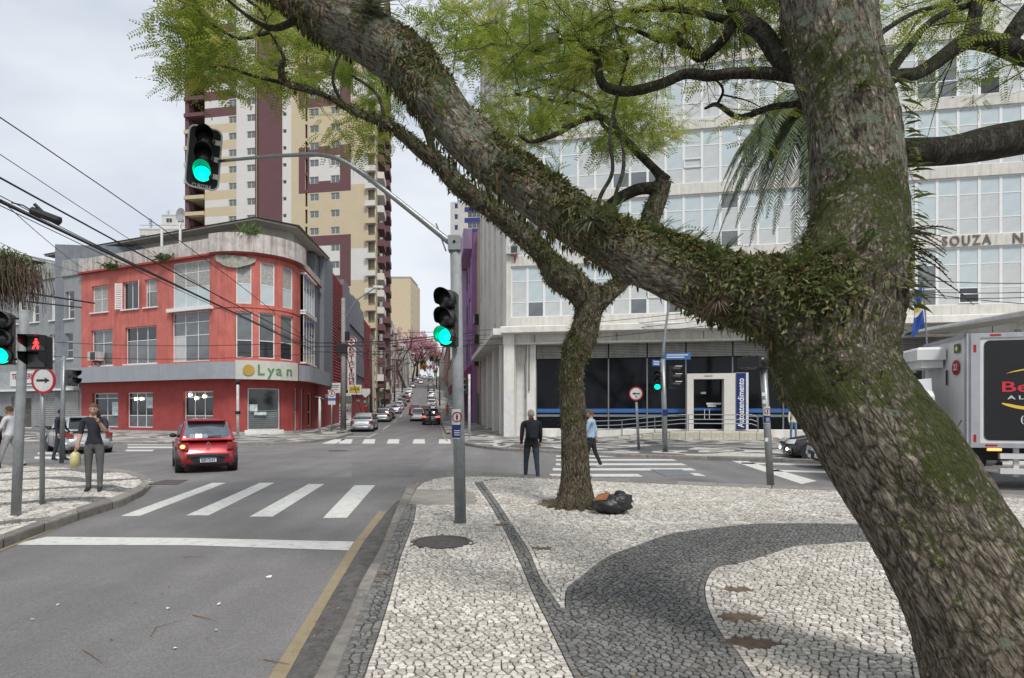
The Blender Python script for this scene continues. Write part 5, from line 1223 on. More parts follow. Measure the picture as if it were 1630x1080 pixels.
def pole_thing(name, label, px, py, rpx, pytop, cat, zg=ZS, dx_top=0., m=None, group=None):
    g = G(px, py, zg); Y = g.y; o = thing(name, label, cat, g, 0, group); zt = H-(pytop-HY)/F*Y-zg; r = rpx/F*Y
    b = MB(); tx_ = dx_top/F*Y; b.tube([(0, 0, -.05), (tx_*.5, 0, zt*.5), (tx_, 0, zt)], [r, r*.98, r*.94], 16); b.build('pole', m or GREYP, o, smooth=True)
    o['Y'] = Y; return o, Y, zt, r
def loc(o, px, py, Y=None):     # pixel at the depth of the thing -> its local coordinates
    Y = o.location.y if Y is None else Y; return P(px, py, Y)-o.location
def sticker(o, px, py, Y, r, hgt=.33):
    c = loc(o, px, py); b = MB(); n = 8; rr = r*1.05; hh = hgt/2
    for z0, z1, nm, m_ in ((c.z-hh, c.z+hh, 'sticker', SIGNW),):
        for k in range(n): a, a2 = rad(-160+140*k/n), rad(-160+140*(k+1)/n); b.quad((c.x+rr*math.cos(a), c.y+rr*math.sin(a), z0), (c.x+rr*math.cos(a2), c.y+rr*math.sin(a2), z0), (c.x+rr*math.cos(a2), c.y+rr*math.sin(a2), z1), (c.x+rr*math.cos(a), c.y+rr*math.sin(a), z1))
        b.build(nm, m_, o)
    b = MB(); rr = r*1.08
    for k in range(n):
        a, a2 = rad(-152+124*k/n), rad(-152+124*(k+1)/n); f = lambda t: c.z-hh+.02+.03*abs(math.sin((t+90*math.pi/180)))**3
        b.quad((c.x+rr*math.cos(a), c.y+rr*math.sin(a), c.z-hh+.015), (c.x+rr*math.cos(a2), c.y+rr*math.sin(a2), c.z-hh+.015), (c.x+rr*math.cos(a2), c.y+rr*math.sin(a2), c.z-.01), (c.x+rr*math.cos(a), c.y+rr*math.sin(a), c.z-.01))
    b.build('blue_panel', NAVY, o)
    R_ = min(r*.8, hh*.42); zc_ = c.z+hh*.48; yy = c.y-r*1.1
    b = MB(); b.tube([(c.x+R_*math.cos(k*.42), yy-.002+.25*R_*abs(math.cos(k*.42)), zc_+R_*math.sin(k*.42)) for k in range(16)], R_*.12, 5); b.build('ring', SIGNR, o)
    b = MB(); b.ball((c.x, yy, zc_+R_*.45), R_*.17, 8); b.box(c.x-R_*.2, yy-.004, zc_-R_*.15, c.x+R_*.2, yy+.004, zc_+R_*.25); b.box(c.x-R_*.17, yy-.004, zc_-R_*.65, c.x-R_*.03, yy+.004, zc_-R_*.15); b.box(c.x+R_*.03, yy-.004, zc_-R_*.65, c.x+R_*.17, yy+.004, zc_-R_*.15); b.build('pictogram', BLACKP, o)
    for k in range(3): b = MB(); b.box(c.x-R_*.6, yy, c.z-hh+.05+k*.03, c.x+R_*.6, yy+.01, c.z-hh+.06+k*.03); b.build('sticker_line', BLINDW, o)
def arrow_sign(o, c, R, rot, flip=1, under=False):
    s = link('sign_disc', None, o); b = MB(); n = 32
    b.cyl((0, 0, 0), (0, .012, 0), R, n); me = b.mesh('sign_disc', SIGNW); bpy.data.objects.remove(s); s = link('sign_disc', me, o); s.matrix_local = Matrix.Translation(c) @ Matrix.Rotation(rot, 4, 'Z')
    b = MB(); 
    for k in range(n):
        a, a2 = 2*math.pi*k/n, 2*math.pi*(k+1)/n; q = [(R*f*math.cos(t), -.004, R*f*math.sin(t)) for f, t in ((.83, a), (1.01, a), (1.01, a2), (.83, a2))]; b.quad(*q); q2 = [(x, .014, z) for x, _, z in q]; b.quad(q[1], q2[1], q2[2], q[2])
    b.build('red_border', SIGNR, s)
    b = MB(); L_ = R*.56; w_ = R*.075; pts = [(-L_, -w_), (L_*.35, -w_), (L_*.2, -w_*3), (L_, 0), (L_*.2, w_*3), (L_*.35, w_), (-L_, w_)]; pts = [(x*flip, z) for x, z in pts]
    b.add([(x, -.006, z) for x, z in pts], [tuple(range(7))]); b.build('arrow', BLACKP, s)
    if under: b = MB(); b.box(-R*.12, -.006, -R*.5, R*.12, -.002, -R*.28); b.build('small_mark', SIGNR, s)
    return s
# --- main mast beside the camera
mp_, Y, zt, r = pole_thing('traffic_signal', 'tall grey foreground mast with a long curved arm holding a green light over the road', 733, 832, 9.3, 384, 'traffic light', dx_top=-8)
sticker(mp_, 728.5, 675, Y, r, .42)
c = loc(mp_, 724, 388); b = MB(); b.bev(c.x-.09, -.1, c.z-.11, c.x+.09, .1, c.z+.1, .01); b.build('junction_box', GREYP, mp_)
b = MB(); b.cyl((c.x, -.105, c.z), (c.x, -.098, c.z), .022, 12); b.build('bolt_hole', BLACKP, mp_)
arm = [(716, 386, 10.5), (690, 365, 9.8), (640, 325, 9.2), (590, 286, 8.6), (555, 262, 8), (528, 250, 7.2), (500, 246, 6.5), (470, 247, 6), (420, 250, 5.4), (348, 257, 4.6)]
ay = [Y-.02*k*1.1 for k in range(len(arm))]; b = MB(); sp_ = spline([(*loc(mp_, x, y, Y+.0), d/2/F*Y) for (x, y, d) in arm], 5)
b.tube([p[:3] for p in sp_], [p[3] for p in sp_], 12); b.build('arm', STEEL, mp_, smooth=True)
b = MB(); a0 = loc(mp_, 712, 389); b.tube([a0+Vector((-.02, 0, -.1)), loc(mp_, 694, 356)+Vector((0, 0, 0)), loc(mp_, 700, 372)], .012, 5); b.build('gusset', STEEL, mp_)
c = loc(mp_, 325, 254); head(mp_, Matrix.Translation(c) @ Matrix.Rotation(rad(24), 4, 'Z') @ Matrix.Rotation(rad(4), 4, 'Y'), .112, .245, 1, back=True)
c = loc(mp_, 719, 512); head(mp_, Matrix.Translation(c+Vector((-.02, -.24, 0))) @ Matrix.Rotation(rad(-12), 4, 'Z'), .113, .258, 1)
b = MB(); 
for z in (.38, -.36): b.tube([c+Vector((.02, -.15, z)), c+Vector((.1, .0, z))], .025, 6)
b.build('bracket', BLACKP, mp_)
# --- left foreground pole with car and pedestrian signals
lp, Y, zt, r = pole_thing('traffic_signal', 'leaning grey pole at the left edge with green car light and red walking figure', 25, 822, 6.8, 494, 'traffic light', .1, dx_top=14)
c = loc(lp, 17, 541); head(lp, Matrix.Translation(c+Vector((0, -.12, 0))) @ Matrix.Rotation(rad(26), 4, 'Z'), .115, .265, 1)
b = MB(); 
for z in (.32, -.3): b.tube([c+Vector((.02, -.05, z)), loc(lp, 35, 541)+Vector((0, 0, z))], .018, 6)
b.build('bracket', BLACKP, lp)
def ped_head(parent, c, rz, lit=True, s=1.):
    b = MB(); b.bev(-.13*s, -.05, -.24*s, .13*s, .12, .24*s, .015); o = link('pedestrian_head', b.mesh('pedestrian_head', BLACKP), parent); o.matrix_local = Matrix.Translation(c) @ Matrix.Rotation(rz, 4, 'Z')
    for k, z in enumerate((.12, -.12)):
        z *= s; b = MB(); b.box(-.105*s, -.062, z-.095*s, .105*s, -.052, z+.095*s); b.build('lens', LENS, o)
        b = MB(); w_ = .12*s
        b.add([(-w_, -.05, z-.06*s), (-w_, -.05, z+.115*s), (w_, -.05, z+.115*s), (w_, -.05, z-.06*s), (-w_, -.27, z+.0*s), (-w_, -.30, z+.1*s), (w_, -.30, z+.1*s), (w_, -.27, z+.0*s)], [(1, 2, 6, 5), (0, 1, 5, 4), (2, 3, 7, 6)])
        b.add([(-w_*1.06, -.05, z-.06*s), (-w_*1.06, -.05, z+.125*s), (w_*1.06, -.05, z+.125*s), (w_*1.06, -.05, z-.06*s), (-w_*1.06, -.27, z+.0*s), (-w_*1.06, -.30, z+.11*s), (w_*1.06, -.30, z+.11*s), (w_*1.06, -.27, z+.0*s)], [(1, 5, 6, 2), (0, 4, 5, 1), (2, 6, 7, 3)]); b.build('visor', BLACKP, o)
        if k == 0 and lit:
            b = MB(); q = lambda p, t: b.tube([(x*s, -.066, z+zz*s) for x, zz in p], t*s, 5)
            b.ball((.0, -.066, z+.06*s), .016*s, 8); q([(0, .04), (0, -.005)], .017); q([(0, -.005), (-.025, -.045), (-.04, -.075)], .011); q([(0, -.005), (.025, -.035), (.02, -.075)], .011); q([(0, .035), (-.032, .005)], .009); q([(0, .035), (.035, .01)], .009); b.build('walking_figure', REDLIT, o)
    return o
c = loc(lp, 66, 562); ped_head(lp, c+Vector((0, -.06, 0)), rad(14), True, 1.05)
b = MB(); b.tube([c+Vector((-.1, .03, .14)), loc(lp, 35, 540)+Vector((0, 0, 0))], .02, 6); b.tube([c+Vector((-.1, .03, -.2)), loc(lp, 33, 588)], .02, 6); b.build('bracket', GREYP, lp)
# --- arrow sign pole on the left
sp_o, Y, zt, r = pole_thing('traffic_sign', 'round red bordered sign with right arrow on a thin grey post near the left edge', 67, 804, 3.6, 580, 'traffic sign', .1, dx_top=1, m=STEEL)
arrow_sign(sp_o, loc(sp_o, 74, 606)+Vector((0, -.07, 0)), .228, rad(-8), 1)
# --- slim pole behind it with a dark pedestrian head
o, Y, zt, r = pole_thing('traffic_signal', 'slim galvanised post near the silver car with an unlit pedestrian signal', 98, 735, 3.2, 567, 'traffic light', .1, dx_top=4, m=STEEL)
ped_head(o, loc(o, 115, 602)+Vector((0, 0, 0)), rad(62), False, 1.05)
b = MB(); b.tube([loc(o, 103, 590), loc(o, 112, 590)], .02, 5); b.build('bracket', BLACKP, o)
# --- posts on the far corner
PW = mat('pale_post', (.5, .5, .47), .6, .3, 5, streak=.3)
o, Y, zt, r = pole_thing('corner_post', 'white slim post standing before the rounded corner of the red building', 378.5, 696, 2.2, 609, 'post', .12, m=PW); b = MB(); b.ball((0, 0, zt), .15, 10, sc=(1, 1, 1.1)); b.build('finial', BLACKP, o); b = MB(); b.box(-.12, -.1, zt*.42, .12, .1, zt*.42+.18); b.build('clamp', BLACKP, o)
o, Y, zt, r = pole_thing('corner_post', 'white slim post at the right end of the red building', 509, 691, 2.0, 632, 'post', .12, m=PW); b = MB(); b.tube([(-.3, 0, zt), (.3, 0, zt-.2)], .09, 6); b.build('side_lamp', BLACKP, o)
o, Y, zt, r = pole_thing('parking_sign', 'white sign with letter E over a blue band on a post near the far kerb', 528, 688, 1.2, 632, 'traffic sign', .12, m=STEEL)
c = loc(o, 528.5, 634); b = MB(); b.bev(c.x-.28, -.06, c.z-.5, c.x+.28, -.04, c.z+.62, .01); b.build('sign_plate', SIGNW, o); b = MB(); b.box(c.x-.28, -.066, c.z-.2, c.x+.28, -.061, c.z+.0); b.build('blue_band', BBLUE, o)
b = MB(); b.tube([(c.x+.23*math.cos(t*.3), -.07, c.z+.36+.23*math.sin(t*.3)) for t in range(22)], .025, 5); b.build('ring', SIGNR, o); text('E', .34, BLACKP, o, FRONT(c.x, -.068, c.z+.36), 'lettering', .003)
o, Y, zt, r = pole_thing('bus_sign', 'small green and white sign on a post further along the left pavement', 587, 676, 1.2, 628, 'traffic sign', .12, m=STEEL); c = loc(o, 587, 636)
b = MB(); b.cyl((c.x, -.05, c.z+.35), (c.x, -.03, c.z+.35), .3, 16); b.build('sign_disc', SIGNR, o); b = MB(); b.box(c.x-.35, -.06, c.z-.6, c.x+.35, -.04, c.z+.0); b.build('sign_plate', KIOSK, o)
# --- signal at the far right of the crossing (mid)
o, Y, zt, r = pole_thing('traffic_signal', 'pale signal post with blue street name plates and a small green light before the bank', 1059, 719, 4.2, 572, 'traffic light', .12, dx_top=-4, m=STEEL)
top = loc(o, 1055, 572); b = MB(); b.tube([top, loc(o, 1056, 556), loc(o, 1060, 520), loc(o, 1067, 470), loc(o, 1075, 400)], [.07, .06, .05, .045, .04], 8); b.build('leaning_arm', STEEL, o, smooth=True)
c = loc(o, 1046, 606); head(o, Matrix.Translation(c+Vector((0, -.1, 0))) @ Matrix.Rotation(rad(-18), 4, 'Z'), .12, .30, 1).scale = (.95, .95, .85)
b = MB(); b.tube([c+Vector((.05, 0, .2)), loc(o, 1056, 600)], .03, 5); b.build('bracket', BLACKP, o)
c = loc(o, 1070, 601); h_ = head(o, Matrix.Translation(c+Vector((0, .0, 0))) @ Matrix.Rotation(rad(80), 4, 'Z'), .12, .30, 0); 
for k in range(3): z = .3*(k-1)+.12; b = MB(); b.bev(-.09, -.37, z, .09, -.12, z+.03, .005); b.build('visor_cap', ALU, h_)
for px, py, w_, h2, tx_, rz in ((1078, 567.5, 1.0, .26, 'MARECHAL FLORIANO', rad(-6)), (1045, 578.5, .5, .24, 'XV', rad(35))):
    c = loc(o, px, py); b = MB(); b.bev(-w_/2, -.015, -h2/2, w_/2, .015, h2/2, .004); p_ = link('street_name_plate', b.mesh('street_name_plate', BBLUE), o); p_.matrix_local = Matrix.Translation(c+Vector((0, -.05, 0))) @ Matrix.Rotation(rz, 4, 'Z')
    for k in range(2): b = MB(); b.box(-w_*.42, -.02, .03-.09*k, w_*(.4-.15*k), -.016, .07-.09*k); b.build('name_line', BLINDW, p_)
c = loc(o, 1058, 657); b = MB(); b.box(c.x-.1, c.y-.12, c.z-.12, c.x+.1, c.y-.07, c.z+.12); b.build('push_button', NAVY, o)
o, Y, zt, r = pole_thing('traffic_sign', 'round red bordered sign with left arrow on a slim tilted post before the bank', 1017, 716, 2.2, 640, 'traffic sign', .12, dx_top=-4, m=STEEL)
arrow_sign(o, loc(o, 1012, 627)+Vector((0, -.06, 0)), .285, rad(-6), -1, True)
# --- pole at the near right kerb
o, Y, zt, r = pole_thing('traffic_signal', 'tilted worn steel pole on the near kerb beside the big trunk', 1227, 773, 5.6, 586, 'traffic light', ZS, dx_top=-12, m=STEEL)
sticker(o, 1219.5, 661, Y, r, .36)
c = loc(o, 1197, 577); head(o, Matrix.Translation(c) @ Matrix.Rotation(rad(118), 4, 'Z') @ Matrix.Rotation(rad(90), 4, 'Y'), .12, .20, 0, name='signal_head'); b = MB(); b.tube([c+Vector((.1, 0, .1)), loc(o, 1215, 588)], .035, 6); b.tube([c+Vector((.1, 0, -.12)), loc(o, 1215, 592)], .02, 6); b.build('bracket', BLACKP, o)
for px, py in ((1213, 628), (1214, 640), (1218, 700)): q = loc(o, px, py); b = MB(); b.box(q.x-.035, q.y-r*1.06-.003, q.z-.04, q.x+.03, q.y-r*.9, q.z+.04); b.build('torn_sticker', SIGNW, o)
# --- small signal on the far right corner
o, Y, zt, r = pole_thing('traffic_signal', 'slim pale post with a dark signal on the far corner right of the foreground mast', 747, 697, 2, 596, 'traffic light', .12, m=PW)
c = loc(o, 741, 614); head(o, Matrix.Translation(c+Vector((0, 0, 0))) @ Matrix.Rotation(rad(-75), 4, 'Z'), .13, .32, 0)
b = MB(); b.tube([c, loc(o, 747, 614)], .04, 5); b.build('bracket', BLACKP, o)
# --- utility poles on the left pavement
UP = mat('utility_pole_concrete', (.27, .255, .235), .9, .25, 3, bump=.4, streak=.4); UPW = mat('utility_pole_wood', (.09, .075, .065), .9, .3, 3)
def upole(u, s, hgt, r, m, label, arms=2, lamp=False):
    q = S(u, s); q.z += .12; o = thing('utility_pole', label, 'utility pole', q, STREET_RZ, 'utility poles along the left pavement'); b = MB(); b.tube([(0, 0, 0), (0, 0, hgt)], [r, r*.65], 10); b.build('pole', m, o, smooth=True)
    for k in range(arms): b = MB(); b.box(-1.0, -.06, hgt-.6-k*1.3, 1.0, .06, hgt-.48-k*1.3); [b.cyl((x, 0, hgt-.48-k*1.3), (x, 0, hgt-.3-k*1.3), .045, 6) for x in (-.9, -.45, .45, .9)]; b.build('crossarm', UPW, o)
    if lamp:
        b = MB(); b.tube([(0, 0, hgt-1.8), (1.0, -.1, hgt-.2), (2.6, -.3, hgt+.9)], .05, 6); b.build('lamp_arm', STEEL, o); b = MB(); b.bev(2.4, -.5, hgt+.82, 3.2, -.2, hgt+1.0, .04); b.build('lamp_head', BLINDW, o)
    return o
u1 = upole(-6.95, 49.5, 10.6, .24, UP, 'pale concrete utility pole nearest the red building, with transformer clutter', 0, True)
b = MB(); b.bev(-.5, -.4, 6.2, .3, .3, 6.9, .05); b.cyl((.3, 0, 7.2), (.3, 0, 7.9), .2, 10); b.tube([(0, 0, 5.4), (-.5, -.2, 5.8), (-.4, .1, 6.4), (.4, 0, 6.1), (0, 0, 5.4)], .05, 5); b.build('cable_box', CABLE, u1)
for k, (s, lab) in enumerate(((72, 'dark wooden utility pole beyond the silver sedan on the left pavement'), (93, 'dark thin utility pole beside the red shop awning'), (118, 'utility pole before the pale green block'), (150, 'utility pole beside the bare blossoming tree'), (190, 'small distant utility pole halfway up the hill'))): upole(-6.9, s, 9.5-.2*k, .17, UPW, lab, 2, k in (1, 3))
for k, (s, lab) in enumerate(((110, 'utility pole on the right pavement beyond the traffic queue'), (170, 'distant utility pole on the right pavement near the hill top'))):
    o = upole(1.7, s, 8.5, .15, UPW, lab, 1); o['group'] = 'utility poles along the right pavement'
# --- cables
def cable(p0, p1, sag, r, label, group=None, n=14, name='cable', ext=0):
    if ext: p0 = p0+(p0-p1)*ext
    b = MB(); pts = [p0.lerp(p1, k/n)-Vector((0, 0, sag*4*(k/n)*(1-k/n))) for k in range(n+1)]; b.tube(pts, r, 5); o = b.build(name, CABLE); return tag(o, label, 'cable', group)
J = P(492, 546, 44); J2 = P(500, 562, 44); J3 = P(640, 655, 44)
gp = 'overhead cables sweeping in from the upper left'
for (x0, y0), (x1, y1), r_, sg, lab in (((-60, 178), (496, 548), .016, -.6, 'single cable highest of those sweeping in from the upper left'), ((-60, 240), (494, 545), .026, .2, 'thick black cable second highest at the left edge'), ((-60, 263), (492, 548), .012, .35, 'thin cable third from the top at the left edge'),
      ((-60, 283), (492, 550), .012, .3, 'thin cable running just above the thick bundle'), ((-60, 290), (496, 556), .035, .05, 'thickest black cable bundle carrying the splice box'), ((-60, 294), (505, 565), .014, -.1, 'cable along the underside of the thick bundle'), ((40, 262), (480, 552), .009, .2, 'very thin grey wire between the upper cables')):
    cable(P(x0, y0, 13), P(x1, y1, 44), sg, r_, lab, gp, ext=.3)
cable(P(-30, 290, 13), P(145, 434, 44), .2, .012, 'thin wire dropping steeply to the grey parapet', gp); cable(P(-30, 372, 20), P(150, 436, 44), .3, .011, 'faint thin wire meeting the grey parapet from the far left', gp)
for y0, y1, lab in ((543, 544, 'upper level wire crossing the front of the red building'), (566, 563, 'lower sagging wire crossing the front of the red building')): cable(P(60, y0, 40), P(500, y1, 37.5), .3, .02, lab, 'wires across the red building')
cable(P(40, 466, 30), P(150, 483, 38), 0, .05, 'dark rod reaching from the hanging plant to the red wall, upper one', 'dark rods at the left'); cable(P(40, 480, 30), P(130, 490, 38), 0, .04, 'dark rod reaching from the hanging plant to the grey wall, lower one', 'dark rods at the left')
sb = thing('splice_box', 'black cable splice box hanging on the thick cable bundle against the sky', 'cable box', P(73, 344, 16.2)); b = MB(); d = Vector((.75, .35, -.28)); b.tube([-d*.42, -d*.38, d*.38, d*.42], [.06, .11, .12, .05], 10); b.build('case', CABLE, sb); b = MB(); b.tube([-d*.9, -d*.6+Vector((0, 0, .05)), -d*.4], .02, 5); b.tube([-d*.3+Vector((0, 0, .2)), -d*.1+Vector((0, 0, .08))], .05, 6); b.build('cable_tail', CABLE, sb)
gp = 'cables between the corner and the office building'
pts_r = [((494, 546), 44, (690, 536), 43, .15), ((494, 552), 44, (760, 528), 42, .3), ((496, 560), 44, (770, 546), 42, .25)]
for k, (a, Ya, c, Yc, sg) in enumerate(pts_r): cable(P(*a, Ya), P(*c, Yc), sg, .035-.006*k, ('topmost', 'middle', 'lowest')[k]+' of the three heavy cables spanning the far street', gp)
for k, (y0, y1, y2) in enumerate(((524, 498, 490), (532, 506, 494), (539, 513, 500), (549, 522, 510))):
    cable(P(640, y0+6, 43), P(1180, y1-10, 33), .3, .016, ('first', 'second', 'third', 'fourth')[k]+' wire from the top across the left part of the office building', gp)
for k, (y0, y1) in enumerate(((437, 449), (457, 462), (466, 470), (450, 487))): cable(P(1380, y0, 28), P(1700, y1, 24), .2, .017, ('top', 'second', 'third', 'lowest')[k]+' wire crossing the office windows right of the big trunk', 'wires right of the big trunk')
for k, (s0, s1) in enumerate(((49.5, 72), (72, 93), (93, 118), (118, 150), (150, 190))):
    for j in range(3): cable(S(-6.95+.4*(j-1), s0, 8.4-j*.7), S(-6.9+.4*(j-1), s1, 8.4-j*.7), .35, .03, ('top', 'middle', 'lowest')[j]+' service cable spanning from the '+('first', 'second', 'third', 'fourth', 'fifth')[k]+' to the next utility pole on the left pavement', 'service cables between the utility poles')
cable(P(551, 560, 49), P(576, 660, 61), .1, .03, 'slack cable slanting across the vertical sign', None)
# --- litter bag at the tree
bg_ = thing('rubbish_bag', 'black plastic rubbish bag leaning against the foot of the smaller tree', 'rubbish bag', G(968, 817, ZS), 0)
b = MB(); n = 34; k_ = 22
vs = []
for i in range(k_+1):
    th = math.pi*i/k_
    for j in range(n):
        ph = 2*math.pi*j/n; x, y, z = math.sin(th)*math.cos(ph), math.sin(th)*math.sin(ph), math.cos(th)
        f = 1+.20*noise.noise(Vector((x*2.2, y*2.2, z*1.7)))+.16*abs(noise.noise(Vector((x*5+3, y*5, z*3))))-.10*abs(noise.noise(Vector((x*9, y*9, z*4+5))))-.05*abs(math.sin(ph*4+z*3.5+x*2))
        px_, pz_ = x*.31*f, (z*.155*f)+.135; px_ += .06; pz_ += .07*max(0, px_)*(z > 0)+(.05 if x > .2 and z > .3 else 0)
        vs.append((px_, y*.22*f, max(0.0, pz_)))
b.add(vs, [(i*n+j, (i+1)*n+j, (i+1)*n+(j+1) % n, i*n+(j+1) % n) for i in range(k_) for j in range(n)])
BAG = mat('black_plastic_film', (.014, .014, .016), .38, .3, 8, spec=.6, bump=.8, bscale=22); b.build('bag', BAG, bg_, smooth=True)
CARD = mat('brown_cardboard', (.26, .11, .045), .9, .25, 6)
b = MB(); 
for pts in (((-.25, -.1, .21), (-.05, -.16, .23), (.03, .0, .32), (-.13, .1, .28)), ((-.22, -.05, .22), (-.1, .12, .26), (.02, .1, .33), (-.05, -.02, .29))): b.add(list(pts)+[(x, y, z+.008) for x, y, z in pts], [(0, 3, 2, 1), (4, 5, 6, 7), (0, 1, 5, 4), (1, 2, 6, 5), (2, 3, 7, 6), (3, 0, 4, 7)])
tag(b.build('cardboard_piece', CARD, None, loc=bg_.location), 'torn brown cardboard lying on top of the black rubbish bag', 'cardboard')
# ================================================ VEHICLES  (local frame: nose towards +x, origin on the ground at the centre)
def loft(secs, m=0, cap=True):
    """secs: list of closed rings (same count)"""
    b = MB(); n = len(secs[0]); vs = [p for r in secs for p in r]
    fs = [(i*n+k, i*n+(k+1) % n, (i+1)*n+(k+1) % n, (i+1)*n+k) for i in range(len(secs)-1) for k in range(n)]
    if cap: fs += [tuple(range(n))[::-1], tuple(range((len(secs)-1)*n, len(secs)*n))]
    b.add(vs, fs, m); return b
def ring_body(x, w, zb, zt, tuck, crown):
    """body cross-section at x: sills tucked in, shoulder rounded"""
    h = zt-zb; half = [(w*.86, zb), (w*.97, zb+h*.12), (w*1.0, zb+h*.38), (w*.99, zb+h*.62), (w*.95, zb+h*.84), (w*(.90-tuck), zb+h*.955), (w*.72, zt+crown*.5), (w*.36, zt+crown*.9), (0, zt+crown)]
    pts = [(x, -a, z) for a, z in half]+[(x, a, z) for a, z in reversed(half[:-1])]
    return pts
def paint(name, col, metal=.35): return mat(name, col, .32, .03, 2, metal=metal, spec=.6, coat=.8)
TAIL = mat('tail_lamp', (.28, .01, .012), .12, .3, 20, spec=.8, coat=1); TAILLIT = mat('tail_lamp_lit', (1, .10, .05), .3, 0, emit=1.1); AMBER = mat('turn_lamp_lit', (1, .42, .08), .3, 0, emit=3.0); LAMPW = mat('head_lamp', (.65, .68, .7), .08, .1, 12, spec=.9, coat=1); DRL = mat('head_lamp_lit', (1, .97, .85), .3, 0, emit=3)
PLATE = mat('number_plate', (.62, .62, .62), .5, .05); TRIM = mat('dark_trim', (.022, .022, .024), .55, .15, 20)
def wheel(b_root, x, y, r, w_, detail=True):
    side = 1 if y > 0 else -1
    b = MB(); prof = [(r*.62, -w_/2*.9), (r*.9, -w_/2), (r, -w_/2*.72), (r, w_/2*.72), (r*.9, w_/2), (r*.62, w_/2*.9)]; n = 24; vs = []
    for pr, py_ in prof: vs += [(pr*math.cos(6.2832*k/n), py_, pr*math.sin(6.2832*k/n)) for k in range(n)]
    b.add(vs, [(i*n+k, i*n+(k+1) % n, (i+1)*n+(k+1) % n, (i+1)*n+k) for i in range(5) for k in range(n)]); me = b.mesh('wheel', RUBBER, True)
    o = link('wheel', me, b_root, (x, y, r))
    b = MB(); yy = side*w_/2*.8; b.cyl((0, -yy*.7, 0), (0, yy*.55, 0), r*.62, 20); me2 = b.mesh('rim', TRIM)
    q = link('rim', me2, o)
    if detail:
        b = MB(); n = 7
        for k in range(n):
            a = 6.2832*k/n; c, s = math.cos(a), math.sin(a); t = r*.085
            P1 = [(c*r*.08-s*t*1.2, s*r*.08+c*t*1.2), (c*r*.62-s*t*.8, s*r*.62+c*t*.8), (c*r*.62+s*t*.8, s*r*.62-c*t*.8), (c*r*.08+s*t*1.2, s*r*.08-c*t*1.2)]
            b.add([(p[0], yy*.6, p[1]) for p in P1]+[(p[0], yy*.9, p[1]) for p in P1], [(0, 1, 2, 3), (4, 5, 6, 7), (0, 1, 5, 4), (1, 2, 6, 5), (2, 3, 7, 6), (3, 0, 4, 7)])
        b.cyl((0, yy*.5, 0), (0, yy*.98, 0), r*.13, 10); b.tube([(r*.61*math.cos(6.2832*k/20), yy*.85, r*.61*math.sin(6.2832*k/20)) for k in range(21)], r*.035, 5); b.build('spokes', ALLOY, o)
    else: b = MB(); b.cyl((0, yy*.55, 0), (0, yy*.8, 0), r*.5, 14); b.build('hub_cap', ALLOY, o)
